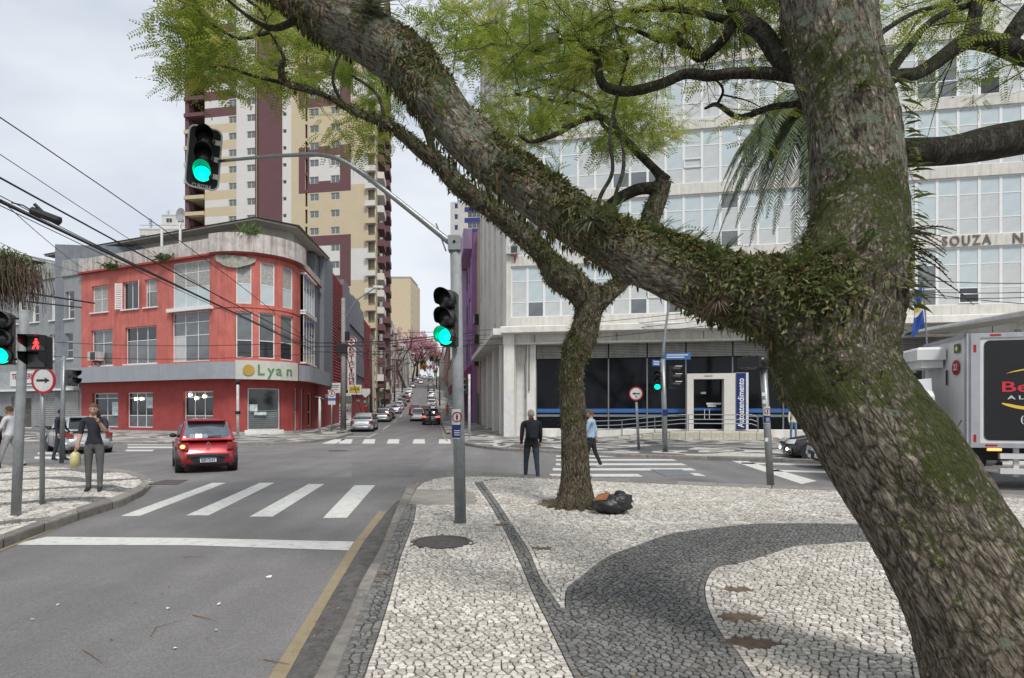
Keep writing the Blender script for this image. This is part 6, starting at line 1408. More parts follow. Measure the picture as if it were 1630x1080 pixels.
def car(name, label, m, Ln, W, Hh, kind, loc=(0, 0, 0), rz=0, wr=.31, lit=0, detail=True, cat='car', group=None, rear=None, front=None, gl=None, plate=None, trim_low=False, emblem=False):
    """kind: hatch, suv, sedan, wagon. rear/front of greenhouse come from the kind"""
    root = thing(name, label, cat, loc, rz, group); h = W/2; g = .17 if kind != 'suv' else .21; belt = Hh*.62 if kind != 'sedan' else Hh*.635
    xr, xf = -Ln/2, Ln/2
    zt = {'hatch': [(0, .56), (.03, .80), (.09, .96), (.2, 1), (.45, 1), (.68, .99), (.74, .95), (.90, .84), (.975, .72), (1, .5)],
          'suv':   [(0, .60), (.02, .86), (.06, .98), (.2, 1), (.45, 1), (.70, .99), (.75, .96), (.92, .90), (.98, .78), (1, .55)],
          'wagon': [(0, .58), (.02, .84), (.06, .97), (.2, 1), (.45, 1), (.68, .99), (.74, .95), (.92, .84), (.98, .72), (1, .5)],
          'sedan': [(0, .62), (.02, .90), (.05, .985), (.15, 1.0), (.3, 1), (.45, 1), (.66, .99), (.72, .95), (.90, .83), (.975, .71), (1, .5)]}[kind]
    wt = lambda f: h*(1-.16*abs(2*f-1)**5.5-.10*max(0, (f-.93)/.07)**2-.07*max(0, (.07-f)/.07)**2)
    def ztf(f):
        for (a, za), (b_, zb_) in zip(zt, zt[1:]):
            if f <= b_: return belt*(za+(zb_-za)*(f-a)/(b_-a))
        return belt*zt[-1][1]
    fs = [0, .006, .02, .05, .1, .16, .22, .3, .4, .5, .6, .68, .74, .8, .86, .92, .96, .985, .996, 1]
    ends = lambda f: .10*(max(0, 1-f/.04)+max(0, 1-(1-f)/.04))
    secs = [ring_body(xr+Ln*f+(0), wt(f), g+ends(f)*1.2, ztf(f), 0, .025 if .1 < f < .95 else .015) for f in fs]
    b = loft(secs); body = b.build('body', m, root, smooth=True)
    # wheel arches: dark discs set into the flanks
    wb = {'hatch': .62, 'suv': .61, 'wagon': .62, 'sedan': .60}[kind]*Ln; xw = (-wb/2-.01*Ln, wb/2-.01*Ln+.02*Ln)
    for x in xw:
        for s in (-1, 1):
            b = MB(); b.cyl((x, s*(h*.70), wr+.02), (x, s*(h*.985), wr+.02), wr*1.17, 24); b.build('wheel_arch', TRIM, root); wheel(root, x, s*(h-.115), wr, .2, detail)
    # greenhouse
    R = {'hatch': (.045, .16, .58, .76), 'suv': (.03, .12, .60, .755), 'wagon': (.02, .10, .58, .76), 'sedan': (.14, .30, .575, .745)}[kind]
    x0, x1, x2, x3 = [xr+Ln*f for f in R]; rh = Hh; tb, tt = h*.87, h*.66
    def roof(f): return rh-.035*(2*f-1)**2-(.02 if f < .1 or f > .9 else 0)
    N_ = 9; rings = []
    prof = [(x0, belt-.03, belt+.005), (x0+(x1-x0)*.5, belt-.03, belt+(rh-belt)*.52)]+[(x1+(x2-x1)*k/6, belt-.03, roof(k/6)) for k in range(7)]+[(x2+(x3-x2)*.5, belt-.03, belt+(rh-belt)*.53), (x3, belt-.03, belt+.005)]
    def gring(x, zb, zz, inset=0.):
        k = (zz-belt)/(rh-belt); w1 = tb+(tt-tb)*max(0, k)-inset; wb_ = tb-inset; zz -= inset*.4
        half = [(wb_, zb), (wb_*.995, belt), (wb_+(w1-wb_)*.6, belt+(zz-belt)*.62), (w1+.01, belt+(zz-belt)*.90), (w1*.88, zz-.008), (w1*.5, zz+.012), (0, zz+.018)]
        return [(x, -a, z) for a, z in half]+[(x, a, z) for a, z in reversed(half[:-1])]
    gh = loft([gring(*p) for p in prof]); gh.build('cabin', m, root, smooth=True)
    # glass panes, laid just proud of the cabin skin
    def side_pts(x): # returns lower & upper side points (y, z) at x
        for (a, _, za), (c, _, zc_) in zip(prof, prof[1:]):
            if a <= x <= c+1e-6: z = za+(zc_-za)*(x-a)/(c-a+1e-9); break
        k = (z-belt)/(rh-belt); w1 = tb+(tt-tb)*max(0, k); return z, w1
    def side_glass(xa, xb, nm='side_window'):
        for s in (-1, 1):
            b = MB(); up = []; lo = []; n = 8
            for k in range(n+1):
                x = xa+(xb-xa)*k/n; z, w1 = side_pts(x); zu = belt+(z-belt)*.86; f = (zu-belt)/(z-belt+1e-6)
                yv = tb*.995+(w1+.01-tb*.995)*min(1, f*1.08); zl = belt+.03
                if zu-zl < .02: zu = zl+.02
                lo.append((x, s*(tb*.995+.012-.004), zl)); up.append((x, s*(yv+.016), zu))
            for k in range(n):
                if s < 0: b.quad(lo[k], lo[k+1], up[k+1], up[k])
                else: b.quad(lo[k+1], lo[k], up[k], up[k+1])
            b.build(nm, gl or CARGLASS, root, smooth=True)
    pil = .045
    xm = xr+Ln*(.42 if kind != 'sedan' else .455); xe = x1-(x1-x0)*.25
    side_glass(xe, xm-pil); side_glass(xm+pil, x3-(x3-x2)*.25)
    if kind in ('suv', 'wagon') and 0: pass
    def end_glass(xa, za, xb, zb_, nm, drop=.0):
        b = MB(); n = 8; m_ = 4; out = -1 if xa < 0 else 1
        rows = []
        for j in range(m_+1):
            t = j/m_; x = xa+(xb-xa)*t; z = za+(zb_-za)*t; k = (z-belt)/(rh-belt); wv = (tb+(tt-tb)*k)*.90
            bul = .02+.03*math.sin(t*math.pi)
            rows.append([(x+out*(bul-.05*(2*i/n-1)**2), wv*(2*i/n-1), z+.012) for i in range(n+1)])
        for r0, r1_ in zip(rows, rows[1:]):
            for i in range(n): b.quad(r0[i], r0[i+1], r1_[i+1], r1_[i]) if out > 0 else b.quad(r0[i+1], r0[i], r1_[i], r1_[i+1])
        return b.build(nm, gl or CARGLASS, root, smooth=True)
    end_glass(x0+.02, belt+.04, x1-.07, rh-.10, 'rear_window'); end_glass(x3-.02, belt+.03, x2+.08, rh-.075, 'windscreen')
    if kind in ('hatch', 'suv') and detail:
        b = MB(); b.bev(x1-.22, -tt*.93, rh-.055, x1+.05, tt*.93, rh-.015, .01); b.build('spoiler', m, root)
    # bumpers, lamps, plate, mirrors, grille
    zb1, zb2 = (.20, .47) if kind != 'suv' else (.24, .52)
    for nm, sx, f in (('rear_bumper', -1, 0.), ('front_bumper', 1, 1.)):
        b = MB(); n = 10; rows = []
        for z, o_, ws in ((zb1, -.05, .84), (zb1+.05, .012, .90), (zb2-.06, .03, .93), (zb2, .005, .93)):
            rows.append([(sx*(Ln/2+o_-.13*abs(2*i/n-1)**3), h*ws*(2*i/n-1), z) for i in range(n+1)])
        for r0, r1_ in zip(rows, rows[1:]):
            for i in range(n): b.quad(r0[i], r0[i+1], r1_[i+1], r1_[i])
        b.build(nm, TRIM if (trim_low or sx > 0 and kind == 'suv') else m, root, smooth=True)
    if not trim_low:
        b = MB(); b.bev(xr-.035, -h*.7, zb1-.02, xr+.2, h*.7, zb1+.1, .02); b.build('diffuser', TRIM, root)
    lz = belt*.80
    for s in (-1, 1):
        b = MB(); n = 6
        # tail lamp wraps the corner
        pr = []
        for k in range(n+1):
            t = k/n; a = t*rad(75); x = xr+.012+.20*(1-math.cos(a))*1.2-.035; y = s*(h*.60+(h*.345)*math.sin(a)); z1_, z0_ = lz+.115-.02*t, lz-.075+.05*t*(kind == 'sedan'); pr.append(((x, y, z0_), (x, y, z1_)))
        for p, q in zip(pr, pr[1:]): b.quad(p[0], q[0], q[1], p[1])
        o = b.build('tail_lamp', (TAILLIT if lit == 1 else TAIL), root, smooth=True)
        if lit == 2:
            b = MB(); c = pr[2]; b.ball((c[0][0]-.012, c[0][1]+.03*s, (c[0][2]+c[1][2])/2-.01), .055, 8, sc=(.3, 1.1, .9)); b.build('turn_lamp', AMBER if s > 0 else TAIL, o)
        b = MB(); pr = []
        for k in range(n+1):
            t = k/n; a = t*rad(70); x = xf+.02-.26*(1-math.cos(a))*1.3; y = s*(h*.52+(h*.40)*math.sin(a)); pr.append(((x, y, belt*.66), (x+(-.06), y, belt*.66+.13+.03*t)))
        for p, q in zip(pr, pr[1:]): b.quad(p[0], q[0], q[1], p[1])
        b.build('head_lamp', LAMPW, root, smooth=True)
        b = MB(); b.ball((x3-.34, s*(h*.87+.10), belt+.06), .095, 8, sc=(.7, 1, .75)); b.tube([(x3-.32, s*h*.84, belt+.02), (x3-.34, s*(h*.87+.08), belt+.05)], .02, 5); b.build('mirror', TRIM, root, smooth=True)
        if detail:
            for x in (xm, xm-(xm-xe)*.98, x3-.30): b = MB(); b.box(x-.006, s*h*1.003-.004, g+.17, x+.006, s*h*1.003+.004, belt-.10); b.build('door_gap', TRIM, root)
            for x in (xm-.25, xm+.55): b = MB(); b.bev(x, s*h*.985-.012, belt-.14, x+.15, s*h*.985+.012, belt-.11, .005); b.build('door_handle', m, root)
    b = MB(); b.bev(xf-.03, -h*.5, belt*.60, xf+.03, h*.5, belt*.60+.10, .01); b.build('grille', TRIM, root)
    def plate_at(x, z, sx, txt):
        b = MB(); b.box(x-.006, -.2, z-.065, x+.006, .2, z+.065); p = b.build('number_plate', PLATE, root)
        b = MB(); b.box(x+sx*.009-.001, -.2, z+.035, x+sx*.009+.001, .2, z+.065); b.build('plate_band', BBLUE, p)
        if txt: text(txt, .115, BLACKP, p, Matrix.Translation((x+sx*.011, 0, z-.015)) @ Matrix.Rotation(rad(90*sx), 4, 'Z') @ Matrix.Rotation(rad(90), 4, 'X'), 'lettering', .001, .34)
    plate_at(xr-.045, (zb2-.10) if kind in ('hatch',) else belt*.66, -1, plate); plate_at(xf+.045, zb1+.13, 1, None)
    if emblem and detail:
        b = MB(); z = belt*.86; b.tube([(xr-.04, 0, z+.07), (xr-.04, .045, z), (xr-.04, 0, z-.07), (xr-.04, -.045, z), (xr-.04, 0, z+.07)], .012, 5); b.build('emblem', ALLOY, root)
    if kind in ('hatch', 'suv') and detail:
        b = MB(); b.tube([(x0-.02, 0, belt+.08), (x0-.015, -.26, belt+.10), (x0-.01, -.34, belt+.09)], .012, 5); b.build('wiper', BLACKP, root)
        b = MB(); b.tube([(x0-.0, -h*.62, belt+.0), (x0-.01, h*.62, belt+.0)], .004, 4); b.build('tailgate_gap', TRIM, root)
    if trim_low:
        b = MB(); b.bev(xr-.05, -h*.66, zb2-.02, xr+.02, h*.66, zb2+.05, .01); b.build('bumper_insert', TRIM, root)
    return root
PRED = paint('metallic_red_paint', (.33, .014, .022)); PSIL = paint('silver_paint', (.42, .43, .44), .6); PBLK = paint('black_paint', (.012, .012, .014), .2); PWHT = paint('white_car_paint', (.62, .62, .61), .05); PGRY = paint('graphite_paint', (.12, .125, .13), .5); PDRED = paint('dark_red_paint', (.14, .012, .02)); PBRED = paint('bright_red_paint', (.42, .02, .025), .1)
def hd(deg): return rad(deg)
def gpos(px, py, back=0.): return G(px, py)
rh_ = car('red_hatchback', 'metallic red hatchback turning left beyond the near crosswalk with left blinker lit', PRED, 3.68, 1.58, 1.48, 'hatch', lit=2, plate='BBV5J45', trim_low=True, emblem=True, wr=.33, gl=mat('sky_reflecting_glass', (.20, .23, .26), .07, .3, 1.5, metal=.75, spec=.9))
h_a = rad(121); rc = P(331, HY, 16.5); rh_.location = (rc.x+math.cos(h_a)*1.75, rc.y+math.sin(h_a)*1.75, 0); rh_.rotation_euler = (0, 0, h_a)
sc_ = car('silver_hatchback', 'silver hatchback standing across the left crosswalk behind the slim post', PSIL, 4.0, 1.76, 1.5, 'hatch', wr=.31)
h_b = rad(137); rc = P(138, HY, 24.2); sc_.location = (rc.x+math.cos(h_b)*1.5, rc.y+math.sin(h_b)*1.5, 0); sc_.rotation_euler = (0, 0, h_b)
def on_street(c, u, s, slope=True):
    p = S(u, s); c.location = p; k = (hz(s+2)-hz(s-2))/4; c.rotation_euler = (Matrix.Rotation(math.atan2(SD.y, SD.x), 4, 'Z') @ Matrix.Rotation(-math.atan(k), 4, 'Y')).to_euler()
c = car('silver_sedan', 'silver sedan parked first in the left row beyond the far crosswalk', PSIL, 4.85, 1.86, 1.47, 'sedan', plate=None, wr=.33); on_street(c, -5.35, 50.4)
c2 = car('silver_hatchback', 'grey silver hatchback parked second in the left row', PSIL, 4.2, 1.76, 1.53, 'wagon', wr=.31); on_street(c2, -5.3, 69.5)
cg = car('dark_grey_car', 'dark grey car parked third in the left row', PGRY, 4.2, 1.75, 1.5, 'hatch', detail=False); on_street(cg, -5.25, 75.5)
cw = car('white_sedan', 'pale silver sedan parked fourth in the left row beside the awning', PSIL, 4.4, 1.76, 1.45, 'sedan', detail=False); on_street(cw, -5.2, 92)
cb = car('black_suv', 'black sport utility car with lit brake lights waiting behind the pedestrian on the far street', PBLK, 4.3, 1.82, 1.66, 'suv', lit=1, wr=.34); on_street(cb, .1, 62)
wc = car('white_hatchback', 'white car half hidden at the left of the black one on the far street', PWHT, 4.0, 1.7, 1.5, 'hatch', detail=False); on_street(wc, -1.45, 71)
rc_ = car('red_car', 'bright red car ahead of the white one in the far street queue', PBRED, 4.0, 1.7, 1.5, 'hatch', detail=False); on_street(rc_, -2.2, 88)
pr_ = [cg, cw, wc, rc_]
def rep_car(src, lab, u, s, m=None, group=None):
    r = dup(src, (0, 0, 0), 0, lab, group)
    if m:
        for k in r.children:
            if k.name.split('.')[0] in ('body', 'cabin', 'rear_bumper', 'front_bumper', 'spoiler'): k.data = k.data.copy(); k.data.materials[0] = m
    on_street(r, u, s); return r
GQ, GL_ = 'cars queueing up the far street', 'cars parked up the hill on the left'
for src, lab, u, s, m in ((rc_, 'red car partly seen over the black one in the right lane', -.6, 84, PBRED), (cw, 'white sedan seen over the roofs of the queue in the right lane', .1, 96, PWHT), (wc, 'second white car up the right lane beyond the sedan', .2, 108, PWHT), (cg, 'silver hatchback third up the right lane', .2, 122, PSIL),
    (wc, 'white car on the steep part of the right lane', .2, 140, PWHT), (cg, 'grey car on the steep part of the right lane', .15, 158, PGRY), (cw, 'small white sedan near the upper right of the hill', .1, 182, PWHT), (cg, 'small dark car higher on the right of the hill', .0, 222, PGRY), (wc, 'tiny white car on the right near the hill top', .1, 262, PWHT), (cw, 'tiny silver car at the very top right of the hill', 0, 300, PSIL)): rep_car(src, lab, u, s, m, GQ)
for src, lab, u, s, m in ((wc, 'white hatchback parked fifth in the left row', -5.2, 101, PWHT), (cg, 'dark car parked sixth in the left row', -5.2, 112, PGRY), (rc_, 'dark red van parked in the left row where the hill steepens', -5.1, 128, PDRED), (wc, 'white car parked just above the dark red van', -5.1, 139, PWHT), (cw, 'white sedan parked second above the dark red van', -5.1, 150, PWHT), (cg, 'silver car parked on the left beneath the bare tree', -5.1, 176, PSIL),
    (wc, 'white car driving down the hill in the left lane', -3.2, 205, PWHT), (cg, 'dark car on the left high up the hill', -5.1, 214, PGRY), (cw, 'tiny silver sedan parked on the left high up the hill', -5.1, 240, PSIL), (wc, 'tiny white car in the middle near the crest', -2.6, 270, PWHT), (cg, 'tiny grey car on the left at the crest', -5, 285, PGRY)): rep_car(src, lab, u, s, m, GL_)
# right side of the crossing
bc = car('black_hatchback', 'black car coming from the right beyond the tilted steel pole', PBLK, 4.1, 1.75, 1.48, 'hatch', wr=.31)
h_c = rad(166); n_ = P(1247, HY, 20.9); bc.location = (n_.x-math.cos(h_c)*2.05, n_.y-math.sin(h_c)*2.05, 0); bc.rotation_euler = (0, 0, h_c)
vt = car('white_van', 'white vehicle nose with number plate just left of the big trunk', PWHT, 4.6, 1.85, 1.75, 'suv', wr=.34, plate=None)
h_d = rad(165); n_ = P(1291, HY, 18.1); vt.location = (n_.x-math.cos(h_d)*2.3, n_.y-math.sin(h_d)*2.3, 0); vt.rotation_euler = (0, 0, h_d)
for o_ in (bc, vt):
    L_ = (4.1 if o_ is bc else 4.6)/2
    for s in (-1, 1): b = MB(); b.ball((L_+.0, s*.6, .42), .07, 8, sc=(.4, 1.6, .8)); b.build('fog_lamp', DRL if o_ is bc else LAMPW, o_)
# box truck (nose towards +x in its own frame)
tk = thing('box_truck', 'white refrigerated box truck with black side panel and red lettering at the right edge', 'truck', (9.85, 12.9, 0), rad(165.5))
TKW = mat('truck_white', (.60, .60, .60), .4, .08, 1.5, streak=.25, stain=(.35, .33, .3), spec=.5); TKA = mat('truck_aluminium', (.42, .43, .45), .4, .12, 3, metal=.5, streak=.2); TKB = mat('truck_black_panel', (.012, .012, .013), .4, .2, 3)
# near side is +y; box from x=-5.4..0, y 0..-2.3
ZB, ZTp = .92, 3.38
b = MB(); b.box(-5.4, -2.3, ZB, 0, 0, ZTp); b.build('box_body', TKW, tk)
b = MB(); 
for q in ((-5.4, 0, ZB, 0, .03, ZB+.1), (-5.4, 0, ZTp-.1, 0, .03, ZTp), (-.22, 0, ZB+.1, 0, .03, ZTp-.1), (-5.4, 0, ZB+.1, -5.2, .03, ZTp-.1)): b.box(*q)
b.box(-.02, -2.3, ZTp-.08, .03, 0, ZTp); b.box(-.05, -.08, ZB, .03, .03, ZTp); b.box(-.02, -2.3, ZB, .03, -2.2, ZTp); b.build('box_frame', TKA, tk)
b = MB(); pts = []; X0, X1, Z0, Z1_ = -5.15, -.30, ZB+.16, ZTp-.16
for cx_, cz_, a0 in ((X1-.1, Z1_-.1, 0), (X0+.1, Z1_-.1, 90), (X0+.1, Z0+.1, 180), (X1-.1, Z0+.1, 270)):
    for k in range(4): a = rad(a0+30*k); pts.append((cx_+.1*math.cos(a), cz_+.1*math.sin(a)))
b.add([(x, .012, z) for x, z in pts], [tuple(range(len(pts)))]); b.build('side_panel', TKB, tk)
def TKT(x, z): return Matrix.Translation((x, .02, z)) @ Matrix.Rotation(rad(180), 4, 'Z') @ Matrix.Rotation(rad(90), 4, 'X')
LRED = mat('lettering_red', (.55, .03, .05), .5, .05); LYEL = mat('lettering_gold', (.75, .48, .06), .5, .05)
text('Be', .31, LRED, tk, TKT(-.86, 2.21), 'lettering', .004, .50)
text('AL', .11, BLINDW, tk, TKT(-.87, 1.99), 'lettering', .004, .30, 1.5); text('(4', .19, BLINDW, tk, TKT(-1.03, 1.53), 'lettering', .004)
for pts, ww, nm in (([(-.68, 2.50), (-.9, 2.56), (-1.4, 2.64), (-2.2, 2.66)], (.0, .012, .016, .02), 'swoosh'), ([(-.62, 1.87), (-.75, 1.83), (-1.1, 1.76), (-2.2, 1.66)], (.012, .03, .035, .04), 'swoosh')):
    b = MB(); sp_ = spline([(*p, q) for p, q in zip(pts, ww)], 6); 
    for p, q in zip(sp_, sp_[1:]): b.quad((p[0], .02, p[1]-p[2]), (q[0], .02, q[1]-q[2]), (q[0], .02, q[1]+q[2]), (p[0], .02, p[1]+p[2]))
    b.build(nm, LYEL, tk)
REFL = mat('red_reflector', (.35, .01, .015), .3, .1, 20)
for x, z, w_, h2 in ((-.12, 3.05, .05, .16), (-.12, 1.12, .05, .16), (-.5, ZTp-.05, .2, .04), (-.42, ZB+.05, .22, .04), (-1.8, ZTp-.05, .2, .04)): b = MB(); b.box(x-w_/2, .03, z-h2/2, x+w_/2, .036, z+h2/2); b.build('reflector', REFL, tk)
b = MB(); b.box(.03, -.55, 3.0, .036, -.30, 3.2); b.build('flag_sticker', mat('flag_green', (.03, .09, .03), .5), tk); b = MB(); b.add([(.04, -.5, 3.1), (.04, -.425, 3.17), (.04, -.35, 3.1), (.04, -.425, 3.03)], [(0, 1, 2, 3)]); b.build('flag_diamond', LYEL, tk)
b = MB(); b.cyl((.03, -.48, 2.68), (.037, -.48, 2.68), .17, 20); b.build('number_disc', REFL, tk); text('22', .19, BLINDW, tk, Matrix.Translation((.042, -.48, 2.68)) @ Matrix.Rotation(rad(90), 4, 'Z') @ Matrix.Rotation(rad(90), 4, 'X'), 'lettering', .001)
b = MB(); b.bev(.03, -2.15, 2.9, .62, -.95, 3.2, .06); b.box(.05, -2.0, 2.72, .5, -1.05, 2.9); b.build('cooling_unit', TKW, tk)
b = MB(); b.add([], []); cr = lambda x, i, z1: [(x, -.32-i, .85), (x, -.32-i, z1-.12), (x, -.42-i, z1), (x, -2.15+i, z1), (x, -2.25+i, z1-.12), (x, -2.25+i, .85)]
b = loft([cr(.5, 0, 2.15), cr(1.3, 0, 2.22), cr(1.55, .03, 2.1), cr(1.72, .05, 1.75), cr(1.88, .07, 1.4), cr(1.93, .1, 1.1)]); b.build('cab', PWHT, tk)
b = loft([[(x, -.45, z0), (x, -.5, z1), (x, -1.8, z1), (x, -1.85, z0)] for x, z0, z1 in ((.5, 2.1, 2.45), (.8, 2.12, 2.42), (1.1, 2.12, 2.34), (1.4, 2.12, 2.2))]); b.build('roof_fairing', PWHT, tk)
b = MB(); b.add([(1.90, -2.05, 1.4), (1.90, -.5, 1.4), (1.60, -.55, 2.06), (1.60, -2.0, 2.06)], [(0, 1, 2, 3)]); b.build('windscreen', CARGLASS, tk); b = MB(); b.box(.8, -.34, 1.45, 1.6, -.315, 2.0); b.build('side_window', CARGLASS, tk)
b = MB(); b.bev(.5, -2.25, .42, 2.05, -.30, .85, .05); b.build('bumper', PWHT, tk)
for z in (.74, .42): b = MB(); b.box(-3.6, -.12, z-.06, -.62, -.04, z+.06); b.build('side_guard', TKW, tk)
for x in (-.95, -2.2, -3.4): b = MB(); b.box(x-.05, -.16, .3, x+.05, -.12, ZB); b.build('guard_post', TKW, tk)
b = MB(); b.box(-5.3, -1.6, .6, .1, -.7, .88); b.build('chassis', TRIM, tk)
b = MB(); b.tube([(-.35, .035, ZB-.04), (-.6, .035, ZB-.04)], .03, 6); b.build('marker_lamp', mat('amber_marker', (1, .3, .05), .4, 0, emit=1.2), tk)
for x in (1.05, -4.2):
    for y in (-.22, -2.1): wheel(tk, x, y, .41, .26, False)
b = MB(); b.tube([(.1, -.03, 1.5), (.25, .12, 1.35), (.1, -.03, 1.2)], .015, 5); b.tube([(.04, -.9, 2.3), (.04, -.9, 2.65)], .02, 5); b.build('hose', CABLE, tk)
# ================================================ PEOPLE
SKIN = mat('skin', (.42, .25, .18), .6, .12, 12); SKIN2 = mat('skin_dark', (.25, .14, .10), .6, .12, 12); HAIRD = mat('hair_dark', (.02, .014, .010), .7, .3, 40); HAIRG = mat('hair_grey', (.32, .30, .27), .8, .3, 40); HAIRB = mat('hair_brown', (.10, .055, .03), .7, .3, 40)
SHOE = mat('shoe_dark', (.02, .018, .017), .5, .2, 10); SHOEW = mat('shoe_white', (.5, .5, .5), .6, .2, 10)
def skin_mesh(nodes, edges):
    """nodes: name -> (x,y,z,r); returns (verts, faces) of one continuous skinned, subdivided surface"""
    names = list(nodes); me = bpy.data.meshes.new('k'); me.from_pydata([nodes[n][:3] for n in names], [(names.index(a), names.index(b_)) for a, b_ in edges], []); o = bpy.data.objects.new('k', me); COL.objects.link(o)
    md = o.modifiers.new('s', 'SKIN'); md.use_smooth_shade = True
    for i, n in enumerate(names):
        r = nodes[n][3]; r = r if hasattr(r, '__len__') else (r, r); me.skin_vertices[0].data[i].radius = r; me.skin_vertices[0].data[i].use_root = (n == 'pelvis')
    s2 = o.modifiers.new('d', 'SUBSURF'); s2.levels = s2.render_levels = 2
    bpy.context.view_layer.update(); ev = bpy.data.meshes.new_from_object(o.evaluated_get(bpy.context.evaluated_depsgraph_get()))
    v = [tuple(p.co) for p in ev.vertices]; f = [tuple(p.vertices) for p in ev.polygons]; bpy.data.objects.remove(o); return v, f
def person(label, loc, rz, top, bottom, h=1.72, skin=None, hair=None, hairlen=0, shoe=None, arms=((-12, 8), (-12, 8)), legs=((4, 0), (-4, 0)), lean=0, build=1., armout=(8, 8), group=None, sleeve=1., elb=((15, 0), (15, 0)), coat=0., headturn=0):
    """faces +x; arms: per side forward swing of upper arm (deg) ; elb: bend (deg) ; legs: (thigh swing, knee bend)"""
    k = h/1.72; root = thing('person', label, 'person', loc, rz, group); sk = skin or SKIN; w_ = build
    def rot(v, a): a = rad(a); return Vector((v.x*math.cos(a)+v.z*math.sin(a)*1, v.y, -v.x*math.sin(a)*1+v.z*math.cos(a)))
    N_ = {}; E_ = []; T = Vector((0, 0, 0))
    def up(p): q = rot(Vector(p)-Vector((0, 0, .93)), lean)+Vector((0, 0, .93)); return q
    def put(n, p, r): N_[n] = (p[0], p[1], p[2], r)
    put('pelvis', (0, 0, .95), (.135*w_, .105*w_)); put('waist', up((0, 0, 1.10)), (.13*w_, .10*w_)); put('chest', up((.0, 0, 1.28)), (.155*w_, .115*w_)); put('upper', up((-.005, 0, 1.40)), (.145*w_, .095*w_)); put('neck', up((.0, 0, 1.485)), .058); put('skull', up((.012, 0, 1.56)), .06)
    E_ += [('pelvis', 'waist'), ('waist', 'chest'), ('chest', 'upper'), ('upper', 'neck'), ('neck', 'skull')]
    hands = []
    for i, s in enumerate((1, -1)):
        sh = up((-.005, s*.185*w_, 1.415)); a = arms[i][0]; ao = armout[i]
        d = rot(Vector((0, s*math.sin(rad(ao)), -math.cos(rad(ao)))), -a); el = sh+d*.285
        d2 = rot(Vector((0, s*math.sin(rad(ao*.4-elb[i][1])), -math.cos(rad(ao*.4-elb[i][1])))), -a-elb[i][0]); wr = el+d2*.245
        put('sh%d' % i, sh, .062*w_); put('el%d' % i, el, .048*w_); put('fo%d' % i, el+d2*.08, .044*w_); put('wr%d' % i, wr, .029)
        E_ += [('upper', 'sh%d' % i), ('sh%d' % i, 'el%d' % i), ('el%d' % i, 'fo%d' % i), ('fo%d' % i, 'wr%d' % i)]; hands.append((wr, d2.normalized(), s))
        hp = Vector((0, s*.088*w_, .90)); t, kb = legs[i]; d = rot(Vector((0, s*.03, -1)), -t); kn = hp+d*.43; d3 = rot(Vector((0, s*.0, -1)), -t+kb); an = kn+d3*.40
        put('hp%d' % i, hp, .092*w_); put('th%d' % i, hp.lerp(kn, .45), .078*w_); put('kn%d' % i, kn, .058*w_); put('ca%d' % i, kn.lerp(an, .35), .056*w_); put('an%d' % i, an, .042); put('he%d' % i, an+Vector((-.03, 0, -.045)), .036); put('to%d' % i, an+Vector((.15, s*.02, -.05)), (.04, .026))
        E_ += [('pelvis', 'hp%d' % i), ('hp%d' % i, 'th%d' % i), ('th%d' % i, 'kn%d' % i), ('kn%d' % i, 'ca%d' % i), ('ca%d' % i, 'an%d' % i), ('an%d' % i, 'he%d' % i), ('an%d' % i, 'to%d' % i)]
    v, f = skin_mesh(N_, E_)
    P3 = {n: Vector(q[:3]) for n, q in N_.items()}
    def sd(p, a, b_): ab = b_-a; t = max(0, min(1, (p-a).dot(ab)/ab.length_squared)); return (p-(a+ab*t)).length
    segs = [(P3[a], P3[b_], a, b_) for a, b_ in E_]
    b = MB(); mi = []
    for fc in f:
        c = sum((Vector(v[i]) for i in fc), Vector())/len(fc); a_, b2, na, nb = min(((x, y, n1, n2) for x, y, n1, n2 in segs), key=lambda q: sd(c, q[0], q[1])); t = nb[:2]
        if nb in ('skull',) or (nb == 'neck' and c.z > P3['neck'].z-.01): m = 0
        elif t in ('he', 'to'): m = 3
        elif t in ('hp', 'th', 'kn', 'ca', 'an'): m = 2 if c.z < .93-coat else 1
        elif nb in ('fo0', 'fo1', 'wr0', 'wr1') and sleeve < .5: m = 0
        elif t in ('wr',) and (c-b2).length < .03: m = 0
        else: m = 1 if c.z > .93-coat else 2
        mi.append(m)
    b.v = list(v); b.f = [list(x) for x in f]; b.m = mi; b.t = [.5]*len(f)
    # head: skull, jaw, nose, brow, lips, ears and eyes
    hc = P3['skull']+Vector((.022, 0, .065)); n = 20; kk = 16; hv = []
    ct, st_ = math.cos(rad(headturn)), math.sin(rad(headturn))
    def HT(x, y, z): return (hc.x+x*ct-y*st_, hc.y+x*st_+y*ct, hc.z+z)
    for i in range(kk+1):
        th = math.pi*i/kk
        for j in range(n):
            ph = 2*math.pi*j/n; x, y, z = math.sin(th)*math.cos(ph), math.sin(th)*math.sin(ph), math.cos(th)
            X, Y_, Z = x*.098, y*.076, z*.118
            if z < 0: X *= 1+.12*z*(1 if x < 0 else .2); Y_ *= 1+.28*z
            if x > .3: X -= .006*(1-abs(y))*(abs(z+.0) < .25)
            if x > .85 and -.45 < z < .1 and abs(y) < .35: X += .020*(1-abs(y)/.35)*(.1-z)/.55
            if x > .75 and .15 < z < .4: X += .004
            if x > .7 and -.75 < z < -.5: X += .006*(1-abs(y))
            hv.append(HT(X, Y_, Z))
    b.add(hv, [(i*n+j, (i+1)*n+j, (i+1)*n+(j+1) % n, i*n+(j+1) % n) for i in range(kk) for j in range(n)], 0)
    for s in (1, -1): e = HT(-.008, s*.078, -.005); b.ball(e, .026, 8, 0, (.75, .28, 1.15)); e = HT(.088, s*.031, .008); b.ball(e, .011, 6, 4)
    e = HT(.090, 0, -.062); b.ball(e, .02, 6, 5, (.4, 1.1, .28))
